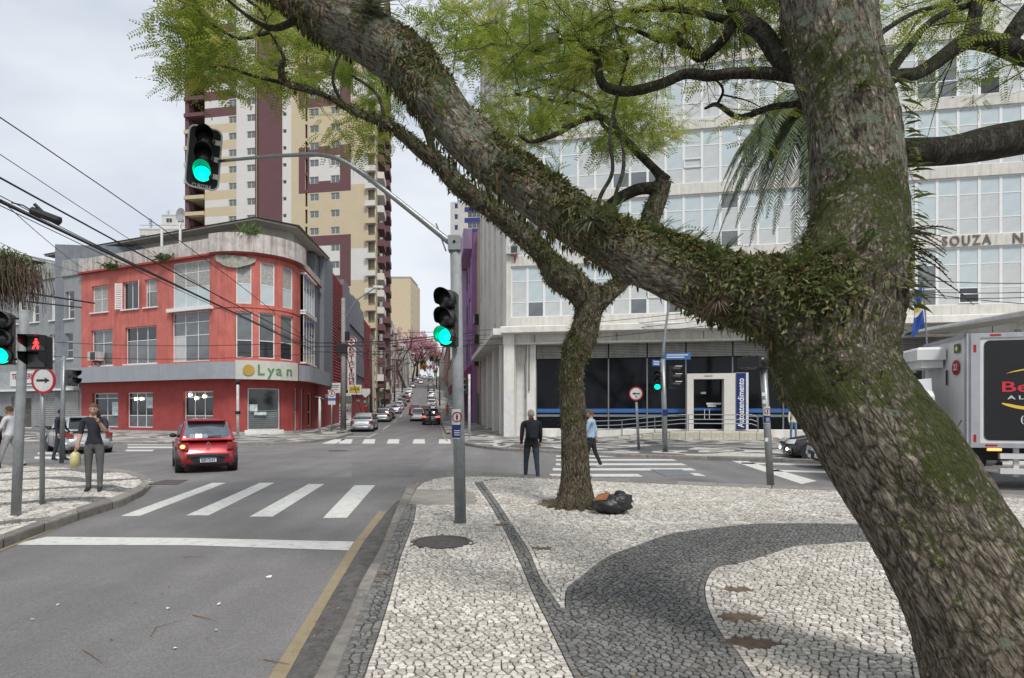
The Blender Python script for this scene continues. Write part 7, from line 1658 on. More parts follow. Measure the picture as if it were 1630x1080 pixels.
    # hands: palm, four unequal fingers and a side thumb, lightly curled
    for wr, d, s in hands:
        side = Vector((1, 0, 0)); side = (side-d*side.dot(d)).normalized(); nrm = d.cross(side)*s
        pc = wr+d*.045; b.tube([wr-d*.01, wr+d*.02, wr+d*.055, wr+d*.085], [.026, .033, .036, .030], 8, 0)
        for q, ln in enumerate((.066, .076, .07, .054)):
            p0 = wr+d*.078+side*(.026-.0175*q); p1 = p0+d*ln*.45-nrm*.006; p2 = p1+(d-nrm*.45).normalized()*ln*.33; p3 = p2+(d-nrm*1.1).normalized()*ln*.28; b.tube([p0, p1, p2, p3], [.0095, .009, .008, .006], 6, 0)
        p0 = wr+d*.025+side*.026; p1 = p0+(d*.6+side*.7).normalized()*.035; p2 = p1+(d*.9+side*.2-nrm*.3).normalized()*.03; b.tube([p0, p1, p2], [.013, .011, .008], 6, 0)
    b.v = [(x*k, y*k, z*k) for x, y, z in b.v]
    zmin = min(p[2] for p in b.v); b.v = [(x, y, z-zmin) for x, y, z in b.v]
    b.build('body', [sk, top, bottom, shoe or SHOE, HAIRD, mat('lips', (.3, .12, .1), .5)], root, smooth=True)
    # hair cap (and longer hair)
    hb = MB(); hv = []; 
    for i in range(12):
        th = math.pi*(.62 if hairlen else .55)*i/11
        for j in range(20):
            ph = 2*math.pi*j/20; x, y, z = math.sin(th)*math.cos(ph), math.sin(th)*math.sin(ph), math.cos(th); lim = .30 if x > .25 else -1
            zz = max(z, lim+.1*abs(y)) if x > .25 else z; xx = x if zz == z else math.copysign(math.sqrt(max(0, 1-zz*zz-y*y)), x) if 1-zz*zz-y*y > 0 else x*.6
            wob = 1+.03*noise.noise(Vector((x*7, y*7, z*7))); hv.append(HT((xx*.108-.006)*wob, y*.087*wob, zz*.128*wob+.004))
    hb.add(hv, [(i*20+j, (i+1)*20+j, (i+1)*20+(j+1) % 20, i*20+(j+1) % 20) for i in range(11) for j in range(20)])
    if hairlen: hb.tube([HT(-.06, 0, .03), HT(-.085, 0, -.08), HT(-.08, 0, -.08-hairlen)], [.07, .075, .035], 10)
    hb.v = [(x*k, y*k, z*k-zmin) for x, y, z in hb.v]; hb.build('hair', hair or HAIRD, root, smooth=True)
    root['zoff'] = -zmin
    jt = {n: Vector((q[0]*k, q[1]*k, q[2]*k-zmin)) for n, q in N_.items()}
    del root['zoff']; return root, jt, hands
JACK = mat('black_jacket', (.016, .016, .019), .8, .3, 14, bump=.3, bscale=60); JEAN = mat('dark_jeans', (.035, .042, .06), .85, .3, 12, bump=.3); GPANT = mat('grey_trousers', (.10, .10, .098), .85, .25, 10, bump=.3); WSH = mat('white_shirt', (.60, .61, .63), .85, .12, 8); LBL = mat('light_blue_shirt', (.30, .40, .50), .85, .15, 8); BJ = mat('blue_jeans', (.13, .19, .30), .85, .25, 12); LGP = mat('light_grey_trousers', (.33, .33, .33), .85, .2, 8); REDJ = mat('red_jacket', (.30, .025, .03), .8, .2, 8); ORJ = mat('orange_vest', (.62, .14, .03), .7, .1, 8); CREAMT = mat('cream_top', (.60, .60, .47), .85, .1, 8); NAVYT = mat('dark_navy_top', (.022, .024, .035), .85, .25, 10)
g = G(846, 765, .0); pw, J4, _ = person('person in black jacket with backpack walking away on the road before the bank corner', (g.x, g.y, 0), rad(100), JACK, JEAN, 1.74, hair=HAIRG, arms=((-14, 0), (12, 0)), legs=((15, 6), (-12, 10)), build=1.12, coat=.12, lean=3)
b = MB(); c = J4['chest']; rows = []
b = loft([[(c.x-.10-d_, y*w2, c.z+z+.0) for y, z in ((-1, -.24+q), (-1.05, 0), (-.85, .2-q), (0, .24-q), (.85, .2-q), (1.05, 0), (1, -.24+q), (0, -.27+q))] for d_, w2, q in ((0, .13, 0), (.07, .15, 0), (.14, .14, .02), (.17, .10, .05))]); tag(b.build('backpack', mat('backpack_black', (.012, .012, .02), .7, .3, 20, bump=.3), pw, smooth=True))
b = MB(); b.bev(c.x-.29, -.09, c.z-.2, c.x-.26, .09, c.z-.02, .01); b.build('backpack_pocket', NAVYT, pw)
g = G(941, 746, 0); person('person in white and light blue shirt with dark trousers behind the smaller tree trunk', (g.x, g.y, 0), rad(160), LBL, mat('black_trousers', (.015, .015, .018), .8), 1.74, hair=HAIRB, legs=((12, 0), (-14, 12)), build=1.1, shoe=SHOEW, arms=((20, 0), (-18, 0)))
g = G(150, 783, .1); p2, J2_, hh_ = person('person in dark vest and grey trousers holding a phone up, standing at the left kerb', (g.x, g.y, .115), rad(-70), NAVYT, GPANT, 1.72, skin=SKIN, hair=HAIRB, hairlen=.16, arms=((35, 0), (5, 0)), elb=((112, 20), (20, 0)), legs=((2, 0), (-2, 2)), sleeve=0, build=1.03)
q = J2_['wr0']; ph = thing('phone', 'dark phone held up before the face of the standing person at the left kerb', 'phone', p2.location+Matrix.Rotation(rad(-70), 3, 'Z') @ (q+Vector((.04, .0, .09))), rad(-70)); b = MB(); b.bev(-.005, -.036, -.07, .005, .036, .07, .002); b.build('phone_case', BLACKP, ph)
q = J2_['wr1']; yb_ = thing('shopping_bag', 'pale yellow plastic bag hanging from the hand of the person at the left kerb', 'bag', p2.location+Matrix.Rotation(rad(-70), 3, 'Z') @ (q+Vector((.02, -.03, -.42))), rad(-70))
b = loft([[(x*w2, y*w2*.5, z) for x, y in ((-1, -1), (0, -1.3), (1, -1), (1.15, 0), (1, 1), (0, 1.3), (-1, 1), (-1.15, 0))] for z, w2 in ((0, .05), (.03, .11), (.16, .12), (.27, .10), (.32, .03))]); b.build('bag', mat('yellow_plastic', (.55, .50, .24), .45, .2, 8), yb_, smooth=True); b = MB(); b.tube([(-.03, 0, .31), (-.02, 0, .38), (.02, 0, .38), (.03, 0, .31)], .006, 5); b.build('handle', mat('yellow_plastic', (.55, .50, .24)), yb_)
g = G(16, 746, .1); person('person in white shirt and light grey trousers walking at the left edge of the photo', (g.x, g.y, .115), rad(185), WSH, LGP, 1.74, hair=HAIRB, legs=((16, 0), (-16, 14)), arms=((18, 0), (-16, 0)), sleeve=0)
g = G(-4, 747, .1); person('person in dark clothes cut by the left edge behind the white shirted one', (g.x-.05, g.y, .115), rad(175), mat('brown_coat', (.09, .06, .055), .85), NAVYT, 1.74, legs=((-12, 5), (14, 0)), arms=((-12, 0), (14, 0)))
g = G(96, 733, .0); p3, J3_, _ = person('person in dark jacket and jeans standing sideways behind the slim post by the silver car', (g.x, g.y, .0), rad(12), NAVYT, JEAN, 1.76, arms=((8, 0), (-4, 0)), legs=((5, 0), (-10, 4)), elb=((30, 0), (22, 0)), build=1.05)
g = G(1263, 700, .12); tmpY = 31.5; q = P(1263, HY, 32.0); person('person in cream top and blue jeans with raised arm beyond the black car', (q.x, q.y, .12), rad(-95), CREAMT, BJ, 1.85, skin=SKIN2, arms=((120, 0), (4, 0)), elb=((100, 30), (20, 0)), armout=(25, 8))
q = S(-.05, 56.3); person('person in dark clothes crossing the far street in front of the black car', q, rad(185), NAVYT, JEAN, 1.86, legs=((14, 0), (-16, 10)), arms=((14, 0), (-14, 0)), shoe=SHOEW)
q = S(-7.6, 73); q.z += .12; person('person in red jacket standing beside the dark utility pole on the left pavement', q, rad(-60), REDJ, JEAN, 1.76)
q = S(2.2, 78); q.z += .12; person('person in orange work vest on the right pavement of the far street', q, rad(-100), ORJ, ORJ, 1.75)
q = S(-8.2, 104); q.z += .12; person('small dark figure on the left pavement near the red awning', q, rad(90), NAVYT, JEAN, 1.74)
# ================================================ TREES
def bark_mat(name, base, dark, pale, moss, sc, mossamt, lichen):
    m = bpy.data.materials.new(name); m.use_nodes = True; t = m.node_tree; b = t.nodes['Principled BSDF']; N = t.nodes.new; L = t.links.new
    b.inputs['Roughness'].default_value = .9; b.inputs['Specular IOR Level'].default_value = .2
    at = N('ShaderNodeAttribute'); at.attribute_name = 'barkco'; tc = N('ShaderNodeTexCoord'); geo = N('ShaderNodeNewGeometry')
    wn = N('ShaderNodeTexNoise'); wn.inputs['Scale'].default_value = 6*sc/10; wn.inputs['Detail'].default_value = 4; L(at.outputs['Vector'], wn.inputs['Vector'])
    wa = N('ShaderNodeVectorMath'); wa.operation = 'SCALE'; wa.inputs['Scale'].default_value = .045; L(wn.outputs['Color'], wa.inputs[0])
    ad = N('ShaderNodeVectorMath'); L(at.outputs['Vector'], ad.inputs[0]); L(wa.outputs[0], ad.inputs[1])
    def vor(s): v = N('ShaderNodeTexVoronoi'); v.feature = 'DISTANCE_TO_EDGE'; v.inputs['Scale'].default_value = s; L(ad.outputs[0], v.inputs['Vector']); return v
    v1, v2 = vor(sc), vor(sc*2.3); c1 = N('ShaderNodeTexVoronoi'); c1.inputs['Scale'].default_value = sc; L(ad.outputs[0], c1.inputs['Vector'])
    def mr(src, a, c, d=0., e=1.): r = N('ShaderNodeMapRange'); r.inputs[1].default_value = a; r.inputs[2].default_value = c; r.inputs[3].default_value = d; r.inputs[4].default_value = e; L(src, r.inputs[0]); return r.outputs[0]
    def mix(f, a, c):
        x = N('ShaderNodeMixRGB')
        if isinstance(f, float): x.inputs[0].default_value = f
        else: L(f, x.inputs[0])
        for k, s in ((1, a), (2, c)):
            if isinstance(s, tuple): x.inputs[k].default_value = (*s, 1)
            else: L(s, x.inputs[k])
        return x.outputs[0]
    def mth(op, a, c):
        x = N('ShaderNodeMath'); x.operation = op
        for k, s in ((0, a), (1, c)):
            if isinstance(s, float): x.inputs[k].default_value = s
            else: L(s, x.inputs[k])
        return x.outputs[0]
    fine = N('ShaderNodeTexNoise'); fine.inputs['Scale'].default_value = 30; fine.inputs['Detail'].default_value = 10; fine.inputs['Roughness'].default_value = .7; L(at.outputs['Vector'], fine.inputs['Vector'])
    e1 = mr(v1.outputs['Distance'], 0., .12); e2 = mr(v2.outputs['Distance'], 0., .12)
    fl = N('ShaderNodeTexNoise'); fl.inputs['Scale'].default_value = sc*2.2; fl.inputs['Detail'].default_value = 8; fl.inputs['Roughness'].default_value = .7; fl.inputs['Distortion'].default_value = .1; L(ad.outputs[0], fl.inputs['Vector'])
    rp = N('ShaderNodeValToRGB'); el = rp.color_ramp.elements; el[0].position = .40; el[0].color = (*dark, 1); el[1].position = .62; el[1].color = (*pale, 1)
    for ps, cc in ((.45, tuple(x*.5 for x in base)), (.52, base), (.60, tuple((x+y)/2 for x, y in zip(base, pale)))): e = el.new(ps); e.color = (*cc, 1)
    L(fl.outputs['Fac'], rp.inputs[0]); plate = mix(mr(c1.outputs['Color'], .2, .9, 0., .35), rp.outputs[0], tuple(x*.6 for x in base)); plate = mix(mr(fine.outputs['Fac'], .4, .75, 0., .6), plate, tuple(x*.5 for x in base))
    col = mix(mr(e1, 0., 1., .22, 1.), dark, plate)
    ln = N('ShaderNodeTexNoise'); ln.inputs['Scale'].default_value = 9; ln.inputs['Detail'].default_value = 6; ln.inputs['Roughness'].default_value = .75; L(tc.outputs['Object'], ln.inputs['Vector'])
    sp_ = N('ShaderNodeSeparateXYZ'); L(tc.outputs['Object'], sp_.inputs[0]); hi = mr(sp_.outputs['Z'], 2.3, 3.1, 0., .085)
    col = mix(mth('MULTIPLY', mr(mth('ADD', ln.outputs['Fac'], hi), .59, .66), lichen), col, (.27, .30, .22))
    mn = N('ShaderNodeTexNoise'); mn.inputs['Scale'].default_value = 2.3; mn.inputs['Detail'].default_value = 7; mn.inputs['Roughness'].default_value = .7; mn.inputs['Distortion'].default_value = .5; L(tc.outputs['Object'], mn.inputs['Vector'])
    mg = N('ShaderNodeTexNoise'); mg.inputs['Scale'].default_value = 40; mg.inputs['Detail'].default_value = 5; L(tc.outputs['Object'], mg.inputs['Vector'])
    sep = N('ShaderNodeSeparateXYZ'); L(geo.outputs['Normal'], sep.inputs[0])
    amt = mth('ADD', mth('ADD', mn.outputs['Fac'], mr(sp_.outputs['Z'], .3, 1.4, -.13, 0.)), mr(sep.outputs['Z'], -1., 1., -.10, .12)); amt = mth('ADD', amt, mr(mg.outputs['Fac'], .3, .7, -.09, .09)); mask = mr(amt, .56-mossamt, .64-mossamt)
    mcol = mix(mr(mg.outputs['Fac'], .3, .7), tuple(x*.4 for x in moss), tuple(x*1.3 for x in moss)); col = mix(mth('MULTIPLY', mask, .92), col, mcol)
    L(col, b.inputs['Base Color'])
    h = mth('ADD', mth('MULTIPLY', e1, .4), mth('ADD', mth('MULTIPLY', mr(fl.outputs['Fac'], .36, .64), 1.3), mth('MULTIPLY', fine.outputs['Fac'], .35))); h = mth('ADD', h, mth('MULTIPLY', mask, mth('MULTIPLY', mg.outputs['Fac'], .8)))
    bp = N('ShaderNodeBump'); bp.inputs['Strength'].default_value = .9; bp.inputs['Distance'].default_value = .03; L(h, bp.inputs['Height']); L(bp.outputs[0], b.inputs['Normal']); return m
BARK1 = bark_mat('rough_mossy_bark', (.37, .31, .235), (.028, .022, .016), (.74, .65, .52), (.085, .105, .024), 25., .062, 1.)
BARK2 = bark_mat('mossy_bark', (.22, .175, .12), (.028, .022, .016), (.40, .32, .23), (.075, .085, .025), 22., .045, .6)
BARK3 = bark_mat('dark_branch_bark', (.085, .068, .05), (.018, .014, .011), (.15, .12, .09), (.05, .06, .02), 24., .02, .3)
TWIGM = mat('twig_bark', (.055, .044, .034), .9, .4, 12)
def leaf_mat(name, cols, trans=.35, rough=.55):
    m = bpy.data.materials.new(name); m.use_nodes = True; t = m.node_tree; b = t.nodes['Principled BSDF']; N = t.nodes.new; L = t.links.new; o = t.nodes['Material Output']
    at = N('ShaderNodeAttribute'); at.attribute_name = 'tint'; r = N('ShaderNodeValToRGB'); el = r.color_ramp.elements
    while len(el) < len(cols): el.new(.5)
    for k, c in enumerate(cols): el[k].position = k/(len(cols)-1); el[k].color = (*c, 1)
    L(at.outputs['Fac'], r.inputs[0]); L(r.outputs[0], b.inputs['Base Color']); b.inputs['Roughness'].default_value = rough; b.inputs['Specular IOR Level'].default_value = .3
    tr = N('ShaderNodeBsdfTranslucent'); mx = N('ShaderNodeMixShader'); mx.inputs[0].default_value = trans; L(r.outputs[0], tr.inputs[0]); L(b.outputs[0], mx.inputs[1]); L(tr.outputs[0], mx.inputs[2]); L(mx.outputs[0], o.inputs['Surface']); return m
LEAF1 = leaf_mat('feathery_leaf', [(.11, .17, .022), (.19, .265, .038), (.30, .345, .06), (.47, .43, .10)], .5)
EPI = leaf_mat('epiphyte_leaf', [(.06, .075, .02), (.11, .135, .04), (.16, .19, .06), (.09, .085, .03), (.18, .12, .05), (.24, .26, .12)], .25)
FERN = leaf_mat('fern_leaf', [(.07, .10, .025), (.13, .17, .05), (.20, .23, .09)], .35)
BROM = leaf_mat('bromeliad_leaf', [(.10, .13, .08), (.18, .21, .13), (.13, .12, .08)], .2)
def wpts(pts, sub=6):
    """(px, py, Y, rpx) control points -> dense list of (x, y, z, r)"""
    c = [(*P(x, y, Y), r/F*Y) for x, y, Y, r in pts]; return spline(c, sub)
class Tubes:
    """numpy-free collector of tapered branches"""
    def __init__(s): s.b = MB(); s.sk = []
    def add(s, sp, n=10): s.b.tube([p[:3] for p in sp], [max(.003, p[3]) for p in sp], n); s.sk += [tuple(p) for p in sp]
def fused_trunk(name, branches, voxel, mat_, parent, disp, bumps=(), seed=0):
    b = MB(); sk = []; along = 0; info = []
    for sp in branches:
        b.tube([p[:3] for p in sp], [p[3] for p in sp], 24); a = 0
        for i, p in enumerate(sp):
            if i: a += (Vector(p[:3])-Vector(sp[i-1][:3])).length
            q = sp[min(i+1, len(sp)-1)]; q0 = sp[max(i-1, 0)]; d = (Vector(q[:3])-Vector(q0[:3])).normalized(); sk.append((*p[:3], p[3], a, *d))
    for c, r in bumps: b.ball(c, r, 16)
    me = b.mesh('t', mat_); o = bpy.data.objects.new('t', me); COL.objects.link(o)
    md = o.modifiers.new('r', 'REMESH'); md.mode = 'VOXEL'; md.voxel_size = voxel; md.adaptivity = 0; sm_ = o.modifiers.new('s', 'SMOOTH'); sm_.factor = .5; sm_.iterations = 8
    bpy.context.view_layer.update(); ev = bpy.data.meshes.new_from_object(o.evaluated_get(bpy.context.evaluated_depsgraph_get())); bpy.data.objects.remove(o)
    n = len(ev.vertices); co = np.empty(n*3, np.float32); ev.vertices.foreach_get('co', co); co = co.reshape(-1, 3); no = np.empty(n*3, np.float32); ev.vertices.foreach_get('normal', no); no = no.reshape(-1, 3)
    S_ = np.array(sk, np.float32); bc = np.zeros((n, 3), np.float32)
    for i in range(0, n, 20000):
        c = co[i:i+20000]; d = np.linalg.norm(c[:, None, :]-S_[None, :, :3], axis=2)/(S_[None, :, 3]+.05)
        # blend over the closest samples so that forks stay seamless
        k = np.argsort(d, axis=1)[:, :4]; w_ = 1/(np.take_along_axis(d, k, 1)**6+1e-6); w_ /= w_.sum(1, keepdims=True)
        D = (S_[k, 5:8]*w_[..., None]).sum(1); D /= np.linalg.norm(D, axis=1, keepdims=True)+1e-9; rel = c-(S_[k, :3]*w_[..., None]).sum(1)
        t = (rel*D).sum(1); rad_ = rel-D*t[:, None]; al = (S_[k, 4]*w_).sum(1)+t
        e1 = np.cross(D, np.array([0, 1, 0], np.float32)); e1 /= np.linalg.norm(e1, axis=1, keepdims=True)+1e-9; e2 = np.cross(D, e1)
        bc[i:i+20000, 0] = (rad_*e1).sum(1); bc[i:i+20000, 1] = (rad_*e2).sum(1); bc[i:i+20000, 2] = al*.28
    out_ = co.copy()
    for i in range(n):
        p = bc[i]; v = Vector((float(p[0]), float(p[1]), float(p[2]))); f = noise.noise(v*4.5)*.9+noise.noise(v*15)*.5+abs(noise.noise(v*28))*.35; f2 = noise.noise(Vector([float(q) for q in co[i]])*1.7)
        out_[i] = co[i]+no[i]*(f*disp+f2*disp*1.3)
    ev.vertices.foreach_set('co', out_.ravel()); at = ev.attributes.new('barkco', 'FLOAT_VECTOR', 'POINT'); at.data.foreach_set('vector', bc.ravel())
    ev.polygons.foreach_set('use_smooth', [True]*len(ev.polygons)); ev.materials.clear(); ev.materials.append(mat_); ev.update()
    ob = link(name, ev, parent); return ob, out_, no, sk
# ---- leaves as big numpy batches
def batch(name, mat_, protos, xf, tints, parent=None, kind=None):
    """protos: list of (verts (n,3), faces list of tuples of same length 3/4); xf: list of (proto index, 3x3 rows, origin)"""
    V, Fc, T = [], [], []; base = 0
    for (pi, R, o), tn in zip(xf, tints):
        v, f = protos[pi]; V.append(v @ R+o); Fc.append(f+base); base += len(v); T.append(np.full(len(f), tn, np.float32))
    V = np.concatenate(V).astype(np.float32); Fc = np.concatenate(Fc); T = np.concatenate(T); k = Fc.shape[1]
    me = bpy.data.meshes.new(name); me.vertices.add(len(V)); me.vertices.foreach_set('co', V.ravel()); me.loops.add(Fc.size); me.loops.foreach_set('vertex_index', Fc.ravel().astype(np.int32)); me.polygons.add(len(Fc))
    me.polygons.foreach_set('loop_start', np.arange(0, Fc.size, k, dtype=np.int32)); me.polygons.foreach_set('loop_total', np.full(len(Fc), k, np.int32)); me.update(calc_edges=True); me.materials.append(mat_)
    at = me.attributes.new('tint', 'FLOAT', 'FACE'); at.data.foreach_set('value', T); o = link(name, me, parent)
    if kind: o['kind'] = kind
    return o
def basis(d, up=Vector((0, 0, 1)), s=1., roll=0.):
    d = d.normalized(); x = d.cross(up); x = x.normalized() if x.length > 1e-4 else Vector((1, 0, 0)); z = x.cross(d)
    if roll: q = Matrix.Rotation(roll, 3, d); x = q @ x; z = q @ z
    return np.array([[*(x*s)], [*(d*s)], [*(z*s)]])      # rows: local x, y(along), z
def compound_leaf(nl=9, ll=.17, lw=.055, droop=.25, seed=0):
    """pinnate leaf, unit length along y"""
    rr = random.Random(seed); v = []; f = []
    for k in range(nl):
        t = .12+.85*k/(nl-1); y, z = t, -droop*t*t; s_ = ll*(1-.45*abs(t-.45))
        for s in (-1, 1):
            dx, dy, dz = s*s_, s_*.45, -s_*.18+rr.uniform(-.03, .03); b = len(v); a = (0, y, z); tip = (dx, y+dy, z+dz)
            m = (dx*.5, y+dy*.5, z+dz*.4+.006); v += [a, (m[0]-dy/s_*lw*.5*s, m[1]+dx/s_*lw*.5*s, m[2]), tip, (m[0]+dy/s_*lw*.5*s, m[1]-dx/s_*lw*.5*s, m[2])]; f.append((b, b+1, b+2, b+3))
    b = len(v); v += [(-.006, 0, 0), (.006, 0, 0), (.003, 1, -droop), (-.003, 1, -droop)]; f.append((b, b+1, b+2, b+3)); return np.array(v, float), np.array(f)
def simple_leaf(w_=.32, fold=.12, curl=.25):
    v = [(0, 0, 0), (w_*.5, .35, fold*.4-curl*.12), (0, .45, -curl*.15), (-w_*.5, .35, fold*.4-curl*.12), (w_*.32, .75, fold*.3-curl*.5), (0, 1, -curl), (-w_*.32, .75, fold*.3-curl*.5), (0, .8, -curl*.6)]
    return np.array(v, float), np.array([(0, 1, 4, 2), (0, 2, 6, 3), (2, 4, 5, 7), (2, 7, 5, 6)])
def frond(nl=14, droop=.5, ll=.17):
    v = []; f = []
    for k in range(nl):
        t = .08+.9*k/(nl-1); y, z = t*(1-.15*t), -droop*t*t; s_ = ll*math.sin(math.pi*min(1, .12+t*.95))+.02
        for s in (-1, 1): b = len(v); v += [(0, y-.018, z), (s*s_*.5, y-.02, z-.01), (s*s_, y+.03, z-.05), (s*s_*.5, y+.03, z-.01)]; f.append((b, b+1, b+2, b+3))
    b = len(v); v += [(-.008, 0, 0), (.008, 0, 0), (.003, .85, -droop), (-.003, .85, -droop)]; f.append((b, b+1, b+2, b+3)); return np.array(v, float), np.array(f)
CL = [compound_leaf(9, .17, .06, .2, 1), compound_leaf(10, .15, .05, .4, 2), compound_leaf(8, .19, .065, .1, 3)]
SL = [simple_leaf(), simple_leaf(.5, .15, .4), simple_leaf(.22, .1, .6)]; FR = [frond(), frond(12, .8, .14), frond(16, .3, .2)]
def rdir(rr, zlo=-1., zhi=1.): a = rr.uniform(0, 6.2832); z = rr.uniform(zlo, zhi); s = math.sqrt(max(0, 1-z*z)); return Vector((s*math.cos(a), s*math.sin(a), z))
rT = random.Random(21)
# ---- the big leaning tree -----------------------------------------------------
T1 = thing('leaning_tree', 'huge leaning tree with rough mossy bark and ferns in the right foreground', 'tree', P(1700, HY, 3.1)-Vector((0, 0, H-ZS)))
t1 = T1.location
br1 = [wpts([(1760, 1400, 2.85, 260), (1715, 1270, 2.95, 205), (1665, 1150, 3.05, 158), (1608, 1030, 3.12, 132), (1537, 921, 3.2, 107), (1473, 818, 3.28, 97), (1414, 722, 3.35, 91), (1359, 633, 3.42, 89), (1318, 552, 3.5, 94), (1322, 490, 3.52, 95)]),
       wpts([(1342, 590, 3.45, 76), (1342, 480, 3.55, 86), (1364, 390, 3.62, 73), (1370, 310, 3.7, 68), (1357, 220, 3.75, 67), (1341, 130, 3.8, 67), (1323, 40, 3.86, 67), (1312, -60, 3.92, 67), (1305, -170, 4.0, 66), (1300, -330, 4.2, 55)]),
       wpts([(1345, 600, 3.42, 78), (1300, 528, 3.5, 82), (1240, 486, 3.58, 72), (1165, 460, 3.66, 59), (1090, 430, 3.74, 50), (1018, 403, 3.85, 46), (957, 376, 3.95, 43), (888, 331, 4.05, 38), (829, 291, 4.15, 37), (771, 248, 4.25, 37), (728, 200, 4.35, 38), (690, 150, 4.4, 40), (650, 106, 4.5, 42), (592, 60, 4.6, 42), (530, 18, 4.7, 43), (470, -25, 4.8, 42), (380, -90, 5, 46), (270, -170, 5.3, 36)])]
sub1 = [wpts(q, 5) for q in (
    [(1400, 246, 3.75, 22), (1450, 243, 3.85, 22), (1510, 240, 4, 22), (1570, 229, 4.2, 26), (1640, 217, 4.4, 26), (1760, 200, 4.8, 23), (1950, 160, 5.4, 15), (2200, 60, 6.2, 6), (2350, -40, 6.8, 2)],
    [(1395, 145, 3.8, 12), (1425, 122, 3.9, 10), (1457, 118, 4, 10), (1486, 102, 4.1, 11), (1514, 81, 4.15, 12), (1543, 64, 4.2, 14), (1575, 68, 4.3, 14), (1608, 77, 4.4, 16), (1640, 90, 4.5, 16), (1720, 110, 4.7, 13), (1850, 90, 5.1, 8), (2000, 20, 5.6, 3)],
    [(1543, 64, 4.2, 12), (1549, 34, 4.2, 10), (1557, -5, 4.2, 9), (1566, -70, 4.3, 7)], [(1600, 72, 4.4, 12), (1622, 40, 4.4, 14), (1650, 0, 4.5, 13), (1690, -60, 4.6, 9), (1730, -160, 4.8, 5), (1760, -260, 5, 2)],
    [(1395, 150, 3.8, 8), (1421, 110, 3.9, 7), (1449, 73, 4, 6), (1470, 45, 4.1, 5.5), (1506, 20, 4.2, 5), (1559, 4, 4.3, 4.5), (1640, -20, 4.5, 3)], [(1390, 70, 3.8, 5), (1408, 49, 3.9, 4), (1457, 20, 4.1, 3.4), (1506, 5, 4.3, 3), (1570, -30, 4.5, 2)],
    [(1310, 128, 3.8, 12), (1266, 122, 3.9, 11), (1227, 117, 4, 9.5), (1169, 117, 4.2, 8.5), (1130, 121, 4.3, 8.5), (1091, 118, 4.4, 8), (1052, 134, 4.5, 8), (998, 146, 4.6, 8), (959, 134, 4.7, 7), (951, 97, 4.8, 6), (936, 74, 4.9, 5.5), (912, 60, 5, 5), (858, 78, 5.2, 4), (838, 78, 5.3, 3), (780, 70, 5.5, 2)],
    [(1310, 140, 3.82, 16), (1262, 112, 3.9, 15), (1239, 89, 4, 15), (1212, 51, 4.1, 14), (1181, 31, 4.2, 13), (1165, 4, 4.3, 12), (1140, -50, 4.4, 10), (1100, -120, 4.6, 7)],
    [(1181, 33, 4.2, 7), (1153, 31, 4.3, 6), (1091, 17, 4.4, 4.5), (1021, 16, 4.6, 4), (967, 31, 4.8, 3.5), (928, 49, 5, 2.8), (880, 70, 5.2, 2)],
    [(1178, 30, 4.2, 9), (1169, 38, 4.25, 8), (1149, 66, 4.3, 7.5), (1118, 92, 4.4, 7), (1099, 82, 4.45, 6), (1079, 60, 4.5, 6), (1091, 43, 4.6, 6), (1110, 0, 4.7, 5), (1125, -60, 4.9, 4)], [(1079, 60, 4.5, 5), (1048, 64, 4.6, 4), (1015, 50, 4.7, 3), (980, 45, 4.8, 2.5)],
    [(1320, 158, 3.8, 7), (1280, 165, 3.9, 5), (1227, 171, 4.1, 5), (1177, 187, 4.3, 4.5), (1142, 167, 4.5, 3.5), (1122, 173, 4.6, 2)], [(1142, 167, 4.5, 2.5), (1150, 140, 4.6, 2), (1120, 110, 4.8, 1.5)],
    [(938, 360, 4, 4), (957, 310, 4.1, 3.4), (975, 272, 4.2, 3), (971, 214, 4.4, 3), (982, 156, 4.6, 2.5), (1000, 90, 4.8, 2)], [(985, 370, 3.9, 3), (978, 320, 4, 3), (992, 270, 4.2, 3), (990, 225, 4.4, 2.5), (975, 180, 4.6, 2)],
    [(560, 30, 4.65, 20), (500, 20, 4.7, 8), (440, 45, 4.9, 5), (400, 30, 5, 3), (350, -10, 5.2, 2)])]
def loc_(sp, o): return [(p[0]-o.x, p[1]-o.y, p[2]-o.z, p[3]) for p in sp]
bmp = [(P(1560, 250, 4.1)-t1, .0)]
trunk1, V1, N1, SK1 = fused_trunk('trunk', [loc_(s, t1) for s in br1], .018, BARK1, T1, .027)
tb = Tubes()
for s in sub1: tb.add(loc_(s, t1), 10)
me = tb.b.mesh('branches', BARK3, True); at = me.attributes.new('barkco', 'FLOAT_VECTOR', 'POINT'); at.data.foreach_set('vector', [c*1. for v in me.vertices for c in (v.co.x, v.co.y, v.co.z*.4)]); link('branches', me, T1)['kind'] = 'stuff'
